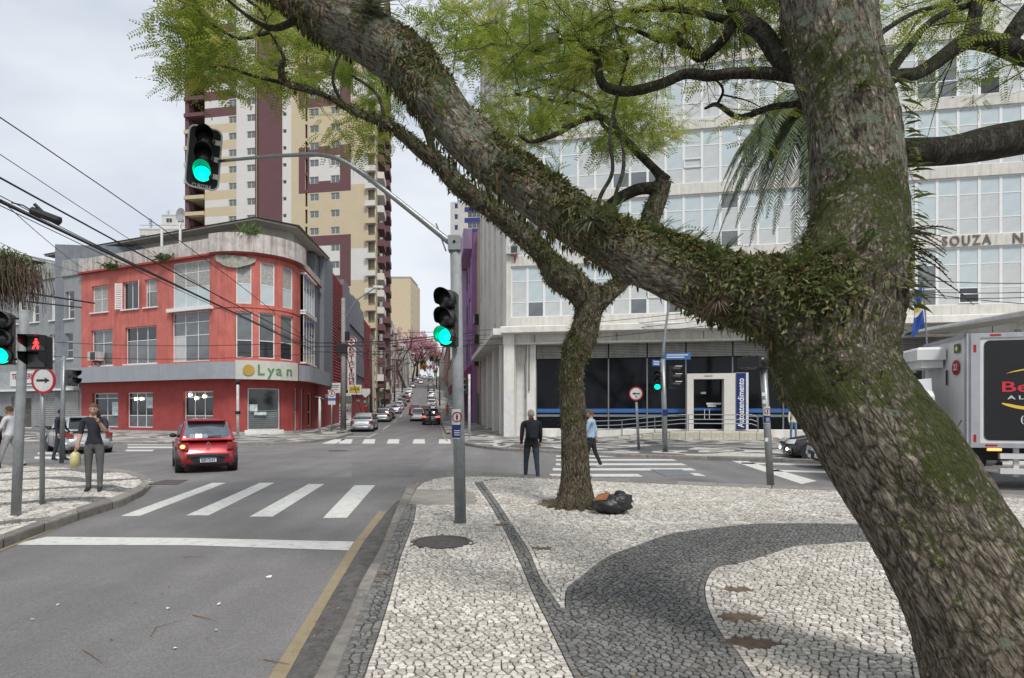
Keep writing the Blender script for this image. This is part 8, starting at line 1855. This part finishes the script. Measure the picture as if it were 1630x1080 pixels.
# ---- the smaller tree behind ---------------------------------------------------
b0 = G(915, 806, ZS); YB = b0.y; T2 = thing('tree', 'smaller leaning tree with forked mossy trunk rising beside the rubbish bag', 'tree', (b0.x, b0.y, ZS)); t2 = T2.location
Y2 = YB
br2 = [wpts([(914, 830, Y2, 44), (914, 802, Y2, 33), (916, 775, Y2, 26.5), (917, 745, Y2, 22.5), (915, 700, Y2, 20.5), (912, 655, Y2, 19.5), (909, 615, Y2, 19), (911, 585, Y2, 20), (919, 555, Y2, 23), (929, 530, Y2, 22), (936, 505, Y2, 22), (938, 480, Y2, 24), (930, 462, Y2, 24)]),
       wpts([(938, 485, Y2, 22), (915, 455, Y2-.1, 25), (888, 436, Y2-.25, 26), (865, 405, Y2-.4, 21), (838, 378, Y2-.5, 19), (815, 360, Y2-.6, 18.5), (790, 338, Y2-.8, 18), (760, 318, Y2-1.0, 18), (728, 294, Y2-1.2, 17), (697, 260, Y2-1.4, 15.5), (672, 240, Y2-1.6, 14), (645, 217, Y2-1.7, 10.5), (613, 196, Y2-1.9, 9.5), (580, 184, Y2-2, 9), (548, 170, Y2-2.1, 8), (520, 154, Y2-2.2, 7), (489, 143, Y2-2.3, 6.5), (456, 134, Y2-2.4, 6), (446, 113, Y2-2.5, 5.5), (452, 93, Y2-2.6, 5), (438, 66, Y2-2.7, 4.5), (427, 50, Y2-2.8, 4)]),
       wpts([(940, 490, Y2, 18), (958, 474, Y2, 17), (982, 456, Y2+.05, 14), (1006, 428, Y2+.1, 13), (1022, 390, Y2+.1, 13.5), (1036, 345, Y2+.1, 14), (1050, 310, Y2+.05, 14), (1058, 286, Y2, 13)])]
sub2 = [wpts(q, 5) for q in (
    [(1058, 290, Y2, 12), (1044, 272, Y2, 7), (1013, 241, Y2-.1, 6.5), (990, 218, Y2-.2, 6), (963, 189, Y2-.3, 5), (928, 191, Y2-.4, 4.5), (885, 214, Y2-.6, 4), (846, 226, Y2-.8, 3), (825, 215, Y2-.9, 2)],
    [(1058, 288, Y2, 11), (1048, 298, Y2, 10), (1015, 302, Y2, 9.5), (985, 316, Y2, 9), (965, 330, Y2, 7)],
    [(990, 218, Y2-.2, 4), (960, 200, Y2, 3), (945, 160, Y2+.2, 3), (900, 140, Y2+.3, 2.5), (860, 130, Y2+.4, 2)], [(963, 189, Y2-.3, 3), (930, 170, Y2, 3), (880, 160, Y2+.1, 2.5), (820, 150, Y2+.3, 2)],
    [(687, 255, Y2-1.5, 8), (686, 230, Y2-1.5, 6.5), (678, 205, Y2-1.4, 6), (668, 188, Y2-1.3, 4)],
    [(427, 52, Y2-2.8, 3), (405, 58, Y2-2.9, 2.6), (380, 62, Y2-3, 2.4), (355, 50, Y2-3.1, 2), (337, 39, Y2-3.2, 1.5)], [(427, 50, Y2-2.8, 3), (418, 20, Y2-2.8, 2.6), (380, -10, Y2-2.8, 2)],
    [(548, 170, Y2-2.1, 3), (530, 130, Y2-2, 2.5), (540, 90, Y2-1.8, 2), (570, 60, Y2-1.7, 1.6)], [(613, 196, Y2-1.9, 3), (600, 150, Y2-1.7, 2.5), (560, 120, Y2-1.6, 2)], [(456, 134, Y2-2.4, 3), (400, 120, Y2-2.4, 2.4), (350, 105, Y2-2.5, 2), (300, 110, Y2-2.6, 1.4)])]
br2[1] = [(*p[:3], p[3]*(.86 if i > 14 else .95)) for i, p in enumerate(br2[1])]
trunk2, V2, N2, SK2 = fused_trunk('trunk', [loc_(s, t2) for s in br2], .02, BARK2, T2, .022)
rf_ = []
for k in range(7):
    a = rad(200+k*26); r0 = .33; rf_.append([(r0*.3*math.cos(a), r0*.3*math.sin(a), .34, .12), (r0*.8*math.cos(a), r0*.8*math.sin(a), .10, .08), (r0*1.55*math.cos(a), r0*1.55*math.sin(a), -.03, .035)])
tb2 = Tubes()
for s in sub2: tb2.add(loc_(s, t2), 10)
def finish(tb, name, par):
    me = tb.b.mesh(name, BARK3, True); at = me.attributes.new('barkco', 'FLOAT_VECTOR', 'POINT'); at.data.foreach_set('vector', [c*1. for v in me.vertices for c in (v.co.x, v.co.y, v.co.z*.4)]); link(name, me, par)['kind'] = 'stuff'
finish(tb2, 'branches', T2)
tr_ = Tubes()
for s in rf_: tr_.add(spline(s, 4), 10)
me = tr_.b.mesh('roots', BARK2, True); at = me.attributes.new('barkco', 'FLOAT_VECTOR', 'POINT'); at.data.foreach_set('vector', [c for v in me.vertices for c in (v.co.x, v.co.y, v.co.z)]); link('roots', me, T2)
# ---- crowns: leaf clusters hung on twigs that grow from the branches ------------
def crown(T, skel, regions, rr, nleaf, lsz, tint0=.5):
    t0 = T.location; nodes = [(Vector(p[:3]), p[3]) for p in skel]; cl = []
    for cx_, cy_, rx, ry, n, Ya, Yb in regions:
        for _ in range(n):
            while True:
                a, c = rr.uniform(-1, 1), rr.uniform(-1, 1)
                if a*a+c*c < 1: break
            cl.append(P(cx_+a*rx, cy_+c*ry, rr.uniform(Ya, Yb))-t0)
    arr = np.array([tuple(p) for p, _ in nodes]); order = sorted(range(len(cl)), key=lambda i: np.min(np.linalg.norm(arr-np.array(tuple(cl[i])), axis=1)))
    tw_ = MB(); xf = []; ti = []
    arr = list(map(tuple, arr)); rads = [r for _, r in nodes]; A_ = np.array(arr)
    for i in order:
        c = cl[i]; d = np.linalg.norm(A_-np.array(tuple(c)), axis=1)+.15*(np.array(rads) < .006); j = int(np.argmin(d)); p = Vector(A_[j]); dist = (c-p).length; r0 = min(rads[j]*.7, .006+.005*dist)
        mid = p.lerp(c, .5)+Vector((rr.uniform(-.12, .12), rr.uniform(-.12, .12), rr.uniform(.0, .18)))*min(1, dist)
        pts = spline([(*p, r0), (*mid, r0*.65), (*c, .003)], 4); tw_.tube([q[:3] for q in pts], [q[3] for q in pts], 5); A_ = np.vstack([A_, np.array([q[:3] for q in pts[2::2]])]); rads += [float(q[3]) for q in pts[2::2]]
        dd = (c-mid).normalized(); tone = rr.gauss(0, .14)+tint0+.25*noise.noise((c+t0)*.6)
        for k in range(2):                         # side twiglets
            e = c+(dd+rdir(rr)*.9)*rr.uniform(.15, .35); tw_.tube([c-dd*.06, c.lerp(e, .5), e], [.0035, .003, .0015], 4)
        for k in range(nleaf):
            q = c+rdir(rr, -.6, .6)*rr.uniform(.02, .42)-dd*.05; v = (rdir(rr, -.5, .35)+dd*.5); L_ = lsz*rr.uniform(.65, 1.25)
            xf.append((rr.randrange(3), basis(v, s=L_, roll=rr.uniform(-.7, .7)), np.array(tuple(q)))); ti.append(min(1, max(0, tone+rr.gauss(0, .12))))
    tw_.build('twigs', TWIGM, T)['kind'] = 'stuff'; return batch('crown', LEAF1, CL, xf, ti, T, 'stuff')
Ya, Yb = Y2-4.2, Y2-.6
R2 = [(350, 45, 75, 75, 19, Y2-3.2, Y2-1.6), (310, 95, 35, 50, 7, Y2-3.2, Y2-2), (295, 35, 25, 45, 5, Y2-3.2, Y2-2), (450, 75, 85, 85, 19, Y2-1.8, Y2+.6), (400, 125, 60, 30, 8, Y2-2.2, Y2-1), (555, 120, 75, 50, 13, Y2-1.2, Y2+.4), (575, 215, 50, 30, 6, Y2-1.2, Y2-.4), (615, 170, 40, 40, 5, Y2-1, Y2), (520, 40, 80, 60, 10, Y2-1, Y2+.5), (710, 50, 70, 60, 15, Y2-2, Y2),
      (850, 190, 70, 55, 19, Y2-1.2, Y2+1), (900, 130, 110, 60, 38, Y2-.8, Y2+1.6), (1000, 205, 75, 45, 20, Y2-.8, Y2+.8), (860, 60, 100, 60, 32, Y2-.8, Y2+1.6), (790, 110, 45, 70, 10, Y2-.8, Y2+1.2), (990, 140, 60, 60, 12, Y2-.8, Y2+1.2), (420, -90, 160, 90, 22, Ya, Yb), (850, -90, 200, 90, 22, Y2-1, Y2+1.5)]
crown(T2, [p for s in br2[1:] for p in loc_(s, t2)]+[p for s in sub2 for p in loc_(s, t2)], R2, random.Random(31), 24, .30)
R1 = [(1850, 60, 150, 90, 14, 5, 5.8), (2150, 20, 150, 120, 14, 5.8, 6.8), (1750, -150, 150, 60, 10, 4.7, 5.2), (880, 50, 110, 60, 22, 4.7, 5.6), (1000, 45, 90, 55, 28, 4.5, 5.6), (930, 110, 80, 40, 8, 4.7, 5.3), (1110, 40, 80, 50, 24, 4.3, 5.4), (1210, 20, 60, 40, 10, 4.3, 5), (1190, 80, 60, 50, 6, 4.2, 4.8), (1230, 160, 50, 25, 3, 4, 4.6), (1440, 40, 45, 45, 5, 4, 4.6), (1520, 15, 100, 30, 13, 4.2, 5), (1600, 120, 40, 25, 4, 4.4, 4.8), (1420, 210, 30, 30, 2, 3.9, 4.1), (1480, 120, 40, 25, 2, 4.2, 4.6), (1100, -80, 300, 70, 26, 4.2, 5.5), (700, 40, 60, 50, 6, 4.8, 5.4)]
crown(T1, [p for s in sub1[1:] for p in loc_(s, t1)]+[p for p in loc_(br1[2], t1)][70:], R1, random.Random(33), 20, .155, .5)
# ---- epiphytes on the big tree ---------------------------------------------------
def scatter(V, Nn, n, weight, rr):
    w_ = np.array([weight(i) for i in range(len(V))]) if callable(weight) else weight; w_ = np.clip(w_, 0, None); w_ = w_/w_.sum(); g = np.random.default_rng(rr); return g.choice(len(V), n, p=w_)
W1 = V1+np.array(tuple(t1)); px1 = CX+F*W1[:, 0]/W1[:, 1]; py1 = HY-F*(W1[:, 2]-H)/W1[:, 1]; nz = N1[:, 2]
limb = ((px1 < 1250)).astype(float)*(py1 > -200); fork = np.exp(-((px1-1300)**2/150**2+(py1-450)**2/75**2)); fork2 = np.exp(-((px1-1240)**2/160**2+(py1-440)**2/60**2))
stem = ((py1 < 400) & (px1 > 1230)).astype(float)
wl = limb*(.10+np.clip(nz+.25, 0, 1)*1.0)+1.5*fork*(.4+np.clip(nz+.4, 0, 1))+fork2+stem*.05
noisep = np.array([.15+max(0, .5+1.6*noise.noise(Vector([float(c) for c in p])*2.2)) for p in W1]); wl = wl*noisep**1.7
def put_leaves(idx, protos, szr, up, rr, spread=.8, off=0., tone=lambda: rT.random()):
    xf = []; ti = []
    for i in idx:
        n_ = Vector([float(c) for c in N1[i]]); d = (n_+rdir(rr)*spread+Vector((0, 0, up))); s = rr.uniform(*szr)
        xf.append((rr.randrange(len(protos)), basis(d, s=s, roll=rr.uniform(-1.5, 1.5)), V1[i]+np.array(tuple(n_*off)))); ti.append(tone())
    return xf, ti
rE = random.Random(5)
idx_ = scatter(V1, N1, 27000, wl, 1); xf, ti = put_leaves(idx_, SL, (.016, .052), -.55, rE, 1.0)
ti = [min(1, max(0, (rE.choice((.0, .05, .1, .55, .62, .75, .8)) if rE.random() < .75*min(1, max(0, (1130-px1[i])/260)) else t))) for i, t in zip(idx_, ti)]; batch('epiphyte_leaves', EPI, SL, xf, ti, T1, 'stuff')
wf = limb*np.clip(nz-.1, 0, 1)*.35+1.6*np.exp(-((px1-1290)**2/170**2+(py1-430)**2/70**2))*(.3+np.clip(nz+.3, 0, 1)); wf = wf*noisep
cen = scatter(V1, N1, 34, wf, 2); clumps = []
for c_ in cen:
    dd_ = np.linalg.norm(V1-V1[c_], axis=1); cand = np.where(dd_ < .05+.05*rE.random())[0]; clumps += [int(cand[rE.randrange(len(cand))]) for _ in range(rE.randint(5, 16))]
xf, ti = put_leaves(clumps, FR, (.07, .17), .25, rE, 1.0); batch('fern_fronds', FERN, FR, xf, ti, T1, 'stuff')
frontw = np.exp(-((px1-1290)**2/110**2+(py1-470)**2/45**2))*np.clip(-N1[:, 1], 0, 1)
xf, ti = put_leaves(scatter(V1, N1, 260, frontw, 12), [SL[1], SL[0]], (.025, .06), -1.1, rE, .9, .01, lambda: rE.choice((.2, .3, .4, .85, .95))); batch('hanging_leaves', EPI, [SL[1], SL[0]], xf, ti, T1, 'stuff')
# drooping dark bits under the limb and down the right side of the stem
wd = limb*np.clip(-nz+.1, 0, 1)*.8*(px1 < 900)+.3*limb; xf = []; ti = []
for i in scatter(V1, N1, 2600, wd*noisep, 3): n_ = Vector([float(c) for c in N1[i]]); xf.append((2, basis(n_*.6+Vector((rE.uniform(-.4, .4), rE.uniform(-.4, .4), -.7)), s=rE.uniform(.03, .085)), V1[i])); ti.append(rE.choice((.0, .1, .6, .75, .8)))
batch('hanging_rootlets', EPI, SL, xf, ti, T1, 'stuff')
LANCE = simple_leaf(.20, .1, .55)
cf = thing('climbing_fern', 'row of dark strap leaves climbing the right side of the upright stem', 'plant', t1); xf = []; ti = []
for k in range(75):
    t = k/75; y_ = 120+t*370; x_ = 1427+12*math.sin(t*3)+(20*t); p = P(x_, y_, 3.72-.15*rE.random())-t1; xf.append((0, basis(Vector((1, rE.uniform(-.8, .3), rE.uniform(-.35, .45))), s=rE.uniform(.07, .135), roll=rE.uniform(-1, 1)), np.array(tuple(p)))); ti.append(rE.uniform(0, .45))
batch('strap_leaves', EPI, [LANCE], xf, ti, cf, 'stuff')
def rosette(name, label, px, py, Y, R, n, droop, m, seed, wid=.02, up=.3):
    rr = random.Random(seed); o = thing(name, label, 'bromeliad', P(px, py, Y)); b = MB()
    for k in range(n):
        d = rdir(rr, -.5+up, .9); L_ = R*rr.uniform(.6, 1.15); s = d.cross(Vector((0, 0, 1))).normalized()*wid*R*2.2; pts = []
        for i in range(6): t = i/5; pts.append((d*L_*t-Vector((0, 0, droop*L_*t*t)), s*(1-t)**.7))
        vs = []; 
        for p, q in pts: vs += [p-q, p+q]
        b.add(vs, [(2*i, 2*i+1, 2*i+3, 2*i+2) for i in range(5)], 0, rr.random())
    tag(b.build('rosette', m, o, tint=True), kind='stuff'); return o
rosette('bromeliad', 'spiky grey green rosette on top of the big limb near the photo top', 588, 12, 4.35, .24, 70, .25, BROM, 1); rosette('bromeliad', 'large pale air plant rosette in the middle of the big limb', 945, 352, 3.72, .19, 80, .45, BROM, 2, .02, .1)
rosette('bromeliad', 'reddish brown air plant under the limb left of the fork', 1143, 478, 3.42, .12, 60, .5, leaf_mat('dry_bromeliad', [(.10, .06, .05), (.15, .11, .09), (.08, .07, .05)], .2), 3, .02, 0); rosette('bromeliad', 'small green air plant tuft on the upright stem', 1372, 135, 3.48, .11, 50, .3, FERN, 4); rosette('bromeliad', 'dark spiky rosette low on the left part of the limb', 812, 262, 3.95, .14, 50, .4, BROM, 5)
# trailing fern curls at the right of the fork
tfn = thing('trailing_fern', 'brown curling fern fronds sticking out right of the fork towards the lettering', 'fern', P(1440, 400, 3.5)); b = MB()
for k in range(24):
    d = Vector((rE.uniform(.5, 1), rE.uniform(-.5, .2), rE.uniform(-.3, .5))).normalized(); L_ = rE.uniform(.18, .36); o0 = Vector((rE.uniform(-.12, .05), rE.uniform(-.1, .1), rE.uniform(-.12, .12))); pts = [o0+d*L_*t-Vector((0, 0, .22*t*t*L_*2.2)) for t in (0, .25, .5, .75, 1)]; b.tube(pts, [.004, .004, .003, .003, .002], 5)
    for t in range(2, 12): p = o0+d*L_*t/12-Vector((0, 0, .22*(t/12)**2*L_*2.2)); s = d.cross(Vector((0, 0, 1))).normalized()*.016; b.add([p-s, p+d*.01, p+s, p-d*.006], [(0, 1, 2, 3)])
tag(b.build('fronds', mat('fern_brown', (.07, .055, .03), .8, .4, 20), tfn), kind='stuff')
# moss tufts and leaves on tree two
W2 = V2+np.array(tuple(t2)); py2 = HY-F*(W2[:, 2]-H)/W2[:, 1]; px2 = CX+F*W2[:, 0]/W2[:, 1]; nz2 = N2[:, 2]; w2 = np.where(py2 < 620, 1., .12)*(.5+np.clip(nz2+.3, 0, 1))
xf = []; ti = []
for i in scatter(V2, N2, 5200, w2, 7): n_ = Vector([float(c) for c in N2[i]]); xf.append((rE.randrange(3), basis(n_+rdir(rE)*.9+Vector((0, 0, -.2)), s=rE.uniform(.03, .08)), V2[i])); ti.append(rE.choice((.05, .1, .3, .5, .6, .75)))
batch('moss_tufts', EPI, SL, xf, ti, T2, 'stuff')
# ---- palm before the office building ------------------------------------------------
PALMM = leaf_mat('palm_leaf', [(.05, .085, .035), (.11, .15, .075), (.18, .21, .12)], .25)
pb = P(1262, HY, 19.5)-Vector((0, 0, H-.1)); pb = Vector((11.0, 22.4, .1)); pcx = P(1296, 175, 22.4); pb = Vector((pcx.x, 22.4, .12))
pm = thing('palm_tree', 'tall palm with drooping grey green fronds seen through the fork of the big tree', 'palm tree', pb); b = MB(); hp = pcx.z-.12; b.tube([(0, 0, 0), (.1, 0, hp*.5), (0, 0, hp)], [.26, .22, .2], 14); b.build('trunk', mat('palm_trunk', (.18, .16, .14), .9, .3, 4, bump=.5), pm, smooth=True)
rp2 = random.Random(9)
for k in range(52):
    a = 6.2832*k/52+rp2.uniform(-.15, .15); e = rp2.uniform(-.35, .75); d = Vector((math.cos(a)*math.cos(e), math.sin(a)*math.cos(e), math.sin(e))); L_ = rp2.uniform(4.0, 5.4); dr = rp2.uniform(.65, 1.15)
    b = MB(); sp_ = [d*L_*t*(1-.25*t)-Vector((0, 0, dr*L_*t**2.0)) for t in [i/12 for i in range(13)]]; sp_ = [p+Vector((0, 0, hp)) for p in sp_]; b.tube(sp_, [.035*(1-.8*i/12) for i in range(13)], 5)
    for i in range(1, 60):
        t = i/60*12; j = min(int(t), 11); p = sp_[j].lerp(sp_[j+1], t-j); ax = (sp_[j+1]-sp_[j]).normalized(); s = ax.cross(Vector((0, 0, 1))).normalized(); ll = .62*math.sin(math.pi*min(1, .15+.85*i/60))**.6
        for sg in (-1, 1): v = (s*sg*.8+ax*.55+Vector((0, 0, -.55+rp2.uniform(-.25, .2)))).normalized(); q = p+v*ll*rp2.uniform(.8, 1.1); w__ = ax*.032; b.add([p-w__, p+w__, p.lerp(q, .6)+w__-Vector((0, 0, .0)), q, p.lerp(q, .6)-w__], [(0, 1, 2, 3, 4)], 0, rp2.random())
    b.build('frond', PALMM, pm, tint=True)
# ---- hanging growth at the left edge -------------------------------------------------
hg = thing('hanging_plant', 'mass of hanging brown stems with green leaves on top at the upper left edge', 'plant', P(10, 430, 15)); b = MB(); rh2 = random.Random(4)
for k in range(520):
    x, y = rh2.gauss(-.15, .42), rh2.gauss(0, .35); top = .38-.55*max(0, x)**1.4-.12*abs(y)+rh2.uniform(-.1, .1); L_ = rh2.uniform(.5, 1.35)*(1.1 if x < .3 else .8)
    if x > .75: continue
    pts = [(x+.25*rh2.random()-.1, y, top)]; 
    for i in range(5): pts.append((pts[-1][0]+rh2.uniform(-.02, .06), pts[-1][1]+rh2.uniform(-.03, .03), pts[-1][2]-L_/5))
    b.tube(pts, [.013, .011, .010, .009, .007, .004], 4)
b.tube([(-1.6, 0, .1), (-.6, 0, .2), (.2, 0, .15)], [.16, .14, .06], 8); tag(b.build('stems', mat('dry_brown_stems', (.10, .07, .05), .9, .5, 9), hg), kind='stuff')
xf = []; ti = []
for k in range(420): x = rh2.gauss(-.1, .45); xf.append((rh2.randrange(3), basis(rdir(rh2, -.2, 1), s=rh2.uniform(.06, .16)), np.array((x, rh2.gauss(0, .35), .38-.5*max(0, x)**1.4+rh2.uniform(-.1, .15))))); ti.append(rh2.random())
for k in range(160): xf.append((rh2.randrange(3), basis(rdir(rh2, -1, .2), s=rh2.uniform(.05, .12)), np.array((rh2.uniform(.2, .65), rh2.gauss(-.2, .3), rh2.uniform(-.4, .25))))); ti.append(rh2.random())
batch('leaves', FERN, SL, xf, ti, hg, 'stuff')
# ---- distant street trees --------------------------------------------------------------
PINK = leaf_mat('pink_blossom', [(.55, .27, .32), (.68, .38, .43), (.72, .50, .53)], .3); DGR = leaf_mat('distant_green_leaf', [(.04, .07, .02), (.08, .12, .035), (.13, .17, .05)], .3); ORG = leaf_mat('distant_orange_leaf', [(.35, .13, .06), (.48, .22, .10)], .3)
def street_tree(label, pos, hgt, spread, m, seed, nleaf, bare=False, lsz=.35):
    rr = random.Random(seed); o = thing('street_tree', label, 'tree', pos, 0); b = MB(); tips = []
    def grow(p, d, L_, r, lev):
        pts = [p]; q = p.copy(); dd = d.copy()
        for i in range(4): dd = (dd+rdir(rr)*.22+Vector((0, 0, .05))).normalized(); q = q+dd*L_/4; pts.append(q.copy())
        b.tube(pts, [r*(1-.12*i) for i in range(5)], 6); 
        if lev == 0: tips.append(q); return
        for k in range(rr.choice((2, 3)) if lev < 4 else 3): nd = (dd+rdir(rr, -.3, .8)*spread).normalized(); grow(q, nd, L_*rr.uniform(.62, .8), r*.58, lev-1)
        if lev < 3: tips.append(q)
    grow(Vector((0, 0, -.2)), Vector((rr.uniform(-.1, .1), 0, 1)), hgt*.36, hgt*.025, 4); b.build('trunk', TWIGM, o)
    xf = []; ti = []
    for _ in range(nleaf): c = rr.choice(tips); xf.append((rr.randrange(3), basis(rdir(rr), s=lsz*rr.uniform(.6, 1.3)), np.array(tuple(c+rdir(rr)*rr.uniform(0, hgt*.07))))); ti.append(rr.random())
    batch('crown', m, SL, xf, ti, o, 'stuff'); return o
street_tree('bare branched tree with thin pink blossom on the left of the far street', S(-6.9, 168), 17, .85, PINK, 3, 900, lsz=.5); street_tree('fuller pink blossoming tree further up the left side', S(-6.2, 215), 17, .95, PINK, 5, 3800, lsz=.6)
street_tree('pink blossoming tree overhanging the hill top', S(-2.8-3, 255), 19, 1.0, PINK, 6, 4500, lsz=.7); street_tree('small pink tree near the crest', S(-7, 300), 13, .9, PINK, 8, 2500, lsz=.8)
street_tree('dark green tree right of the pink ones near the crest', S(2.6, 330), 16, .8, DGR, 9, 4500, lsz=.9); street_tree('orange leaved small tree at the crest of the street', S(-1.5, 420), 12, .9, ORG, 10, 2500, lsz=1.0); street_tree('green tree at the far end of the street', S(5, 440), 20, .9, DGR, 12, 4000, lsz=1.1); street_tree('green tree closing the far end of the street on the left', S(-9, 460), 19, .9, DGR, 14, 4000, lsz=1.1)
# ================================================ FALLEN LEAVES
rl3 = random.Random(77); xf = []; ti = []
def on_ground(px, py, z, n, sx, sy, s0=.012, s1=.035):
    for _ in range(n):
        p = G(px+rl3.gauss(0, sx), max(700, py+rl3.gauss(0, sy)), z); xf.append((rl3.randrange(3), basis(Vector((rl3.uniform(-1, 1), rl3.uniform(-1, 1), .05)), s=rl3.uniform(s0, s1), roll=rl3.uniform(-.4, .4)), np.array((p.x, p.y, z+.008+rl3.uniform(0, .006))))); ti.append(rl3.random())
on_ground(930, 812, ZS, 130, 45, 8, .02, .05); on_ground(700, 900, ZS, 90, 60, 80); on_ground(1000, 950, ZS, 140, 150, 90); on_ground(1250, 980, ZS, 70, 90, 60)
for k in range(160):
    t = rl3.random(); a = G(616-t*150, 820+t*230, 0); xf.append((rl3.randrange(3), basis(Vector((rl3.uniform(-1, 1), rl3.uniform(-1, 1), .1)), s=rl3.uniform(.012, .035)), np.array((a.x+.06+rl3.gauss(0, .05), a.y, .03+rl3.uniform(0, .015))))); ti.append(rl3.random())
on_ground(250, 960, 0, 60, 160, 60)
o = batch('fallen_leaves', leaf_mat('fallen_leaf', [(.10, .06, .03), (.22, .14, .06), (.32, .25, .09), (.16, .17, .06)], .1), SL, xf, ti, None, 'stuff'); o['label'] = 'small fallen leaves strewn over the gutter, road and mosaic pavement'; o['category'] = 'leaves'
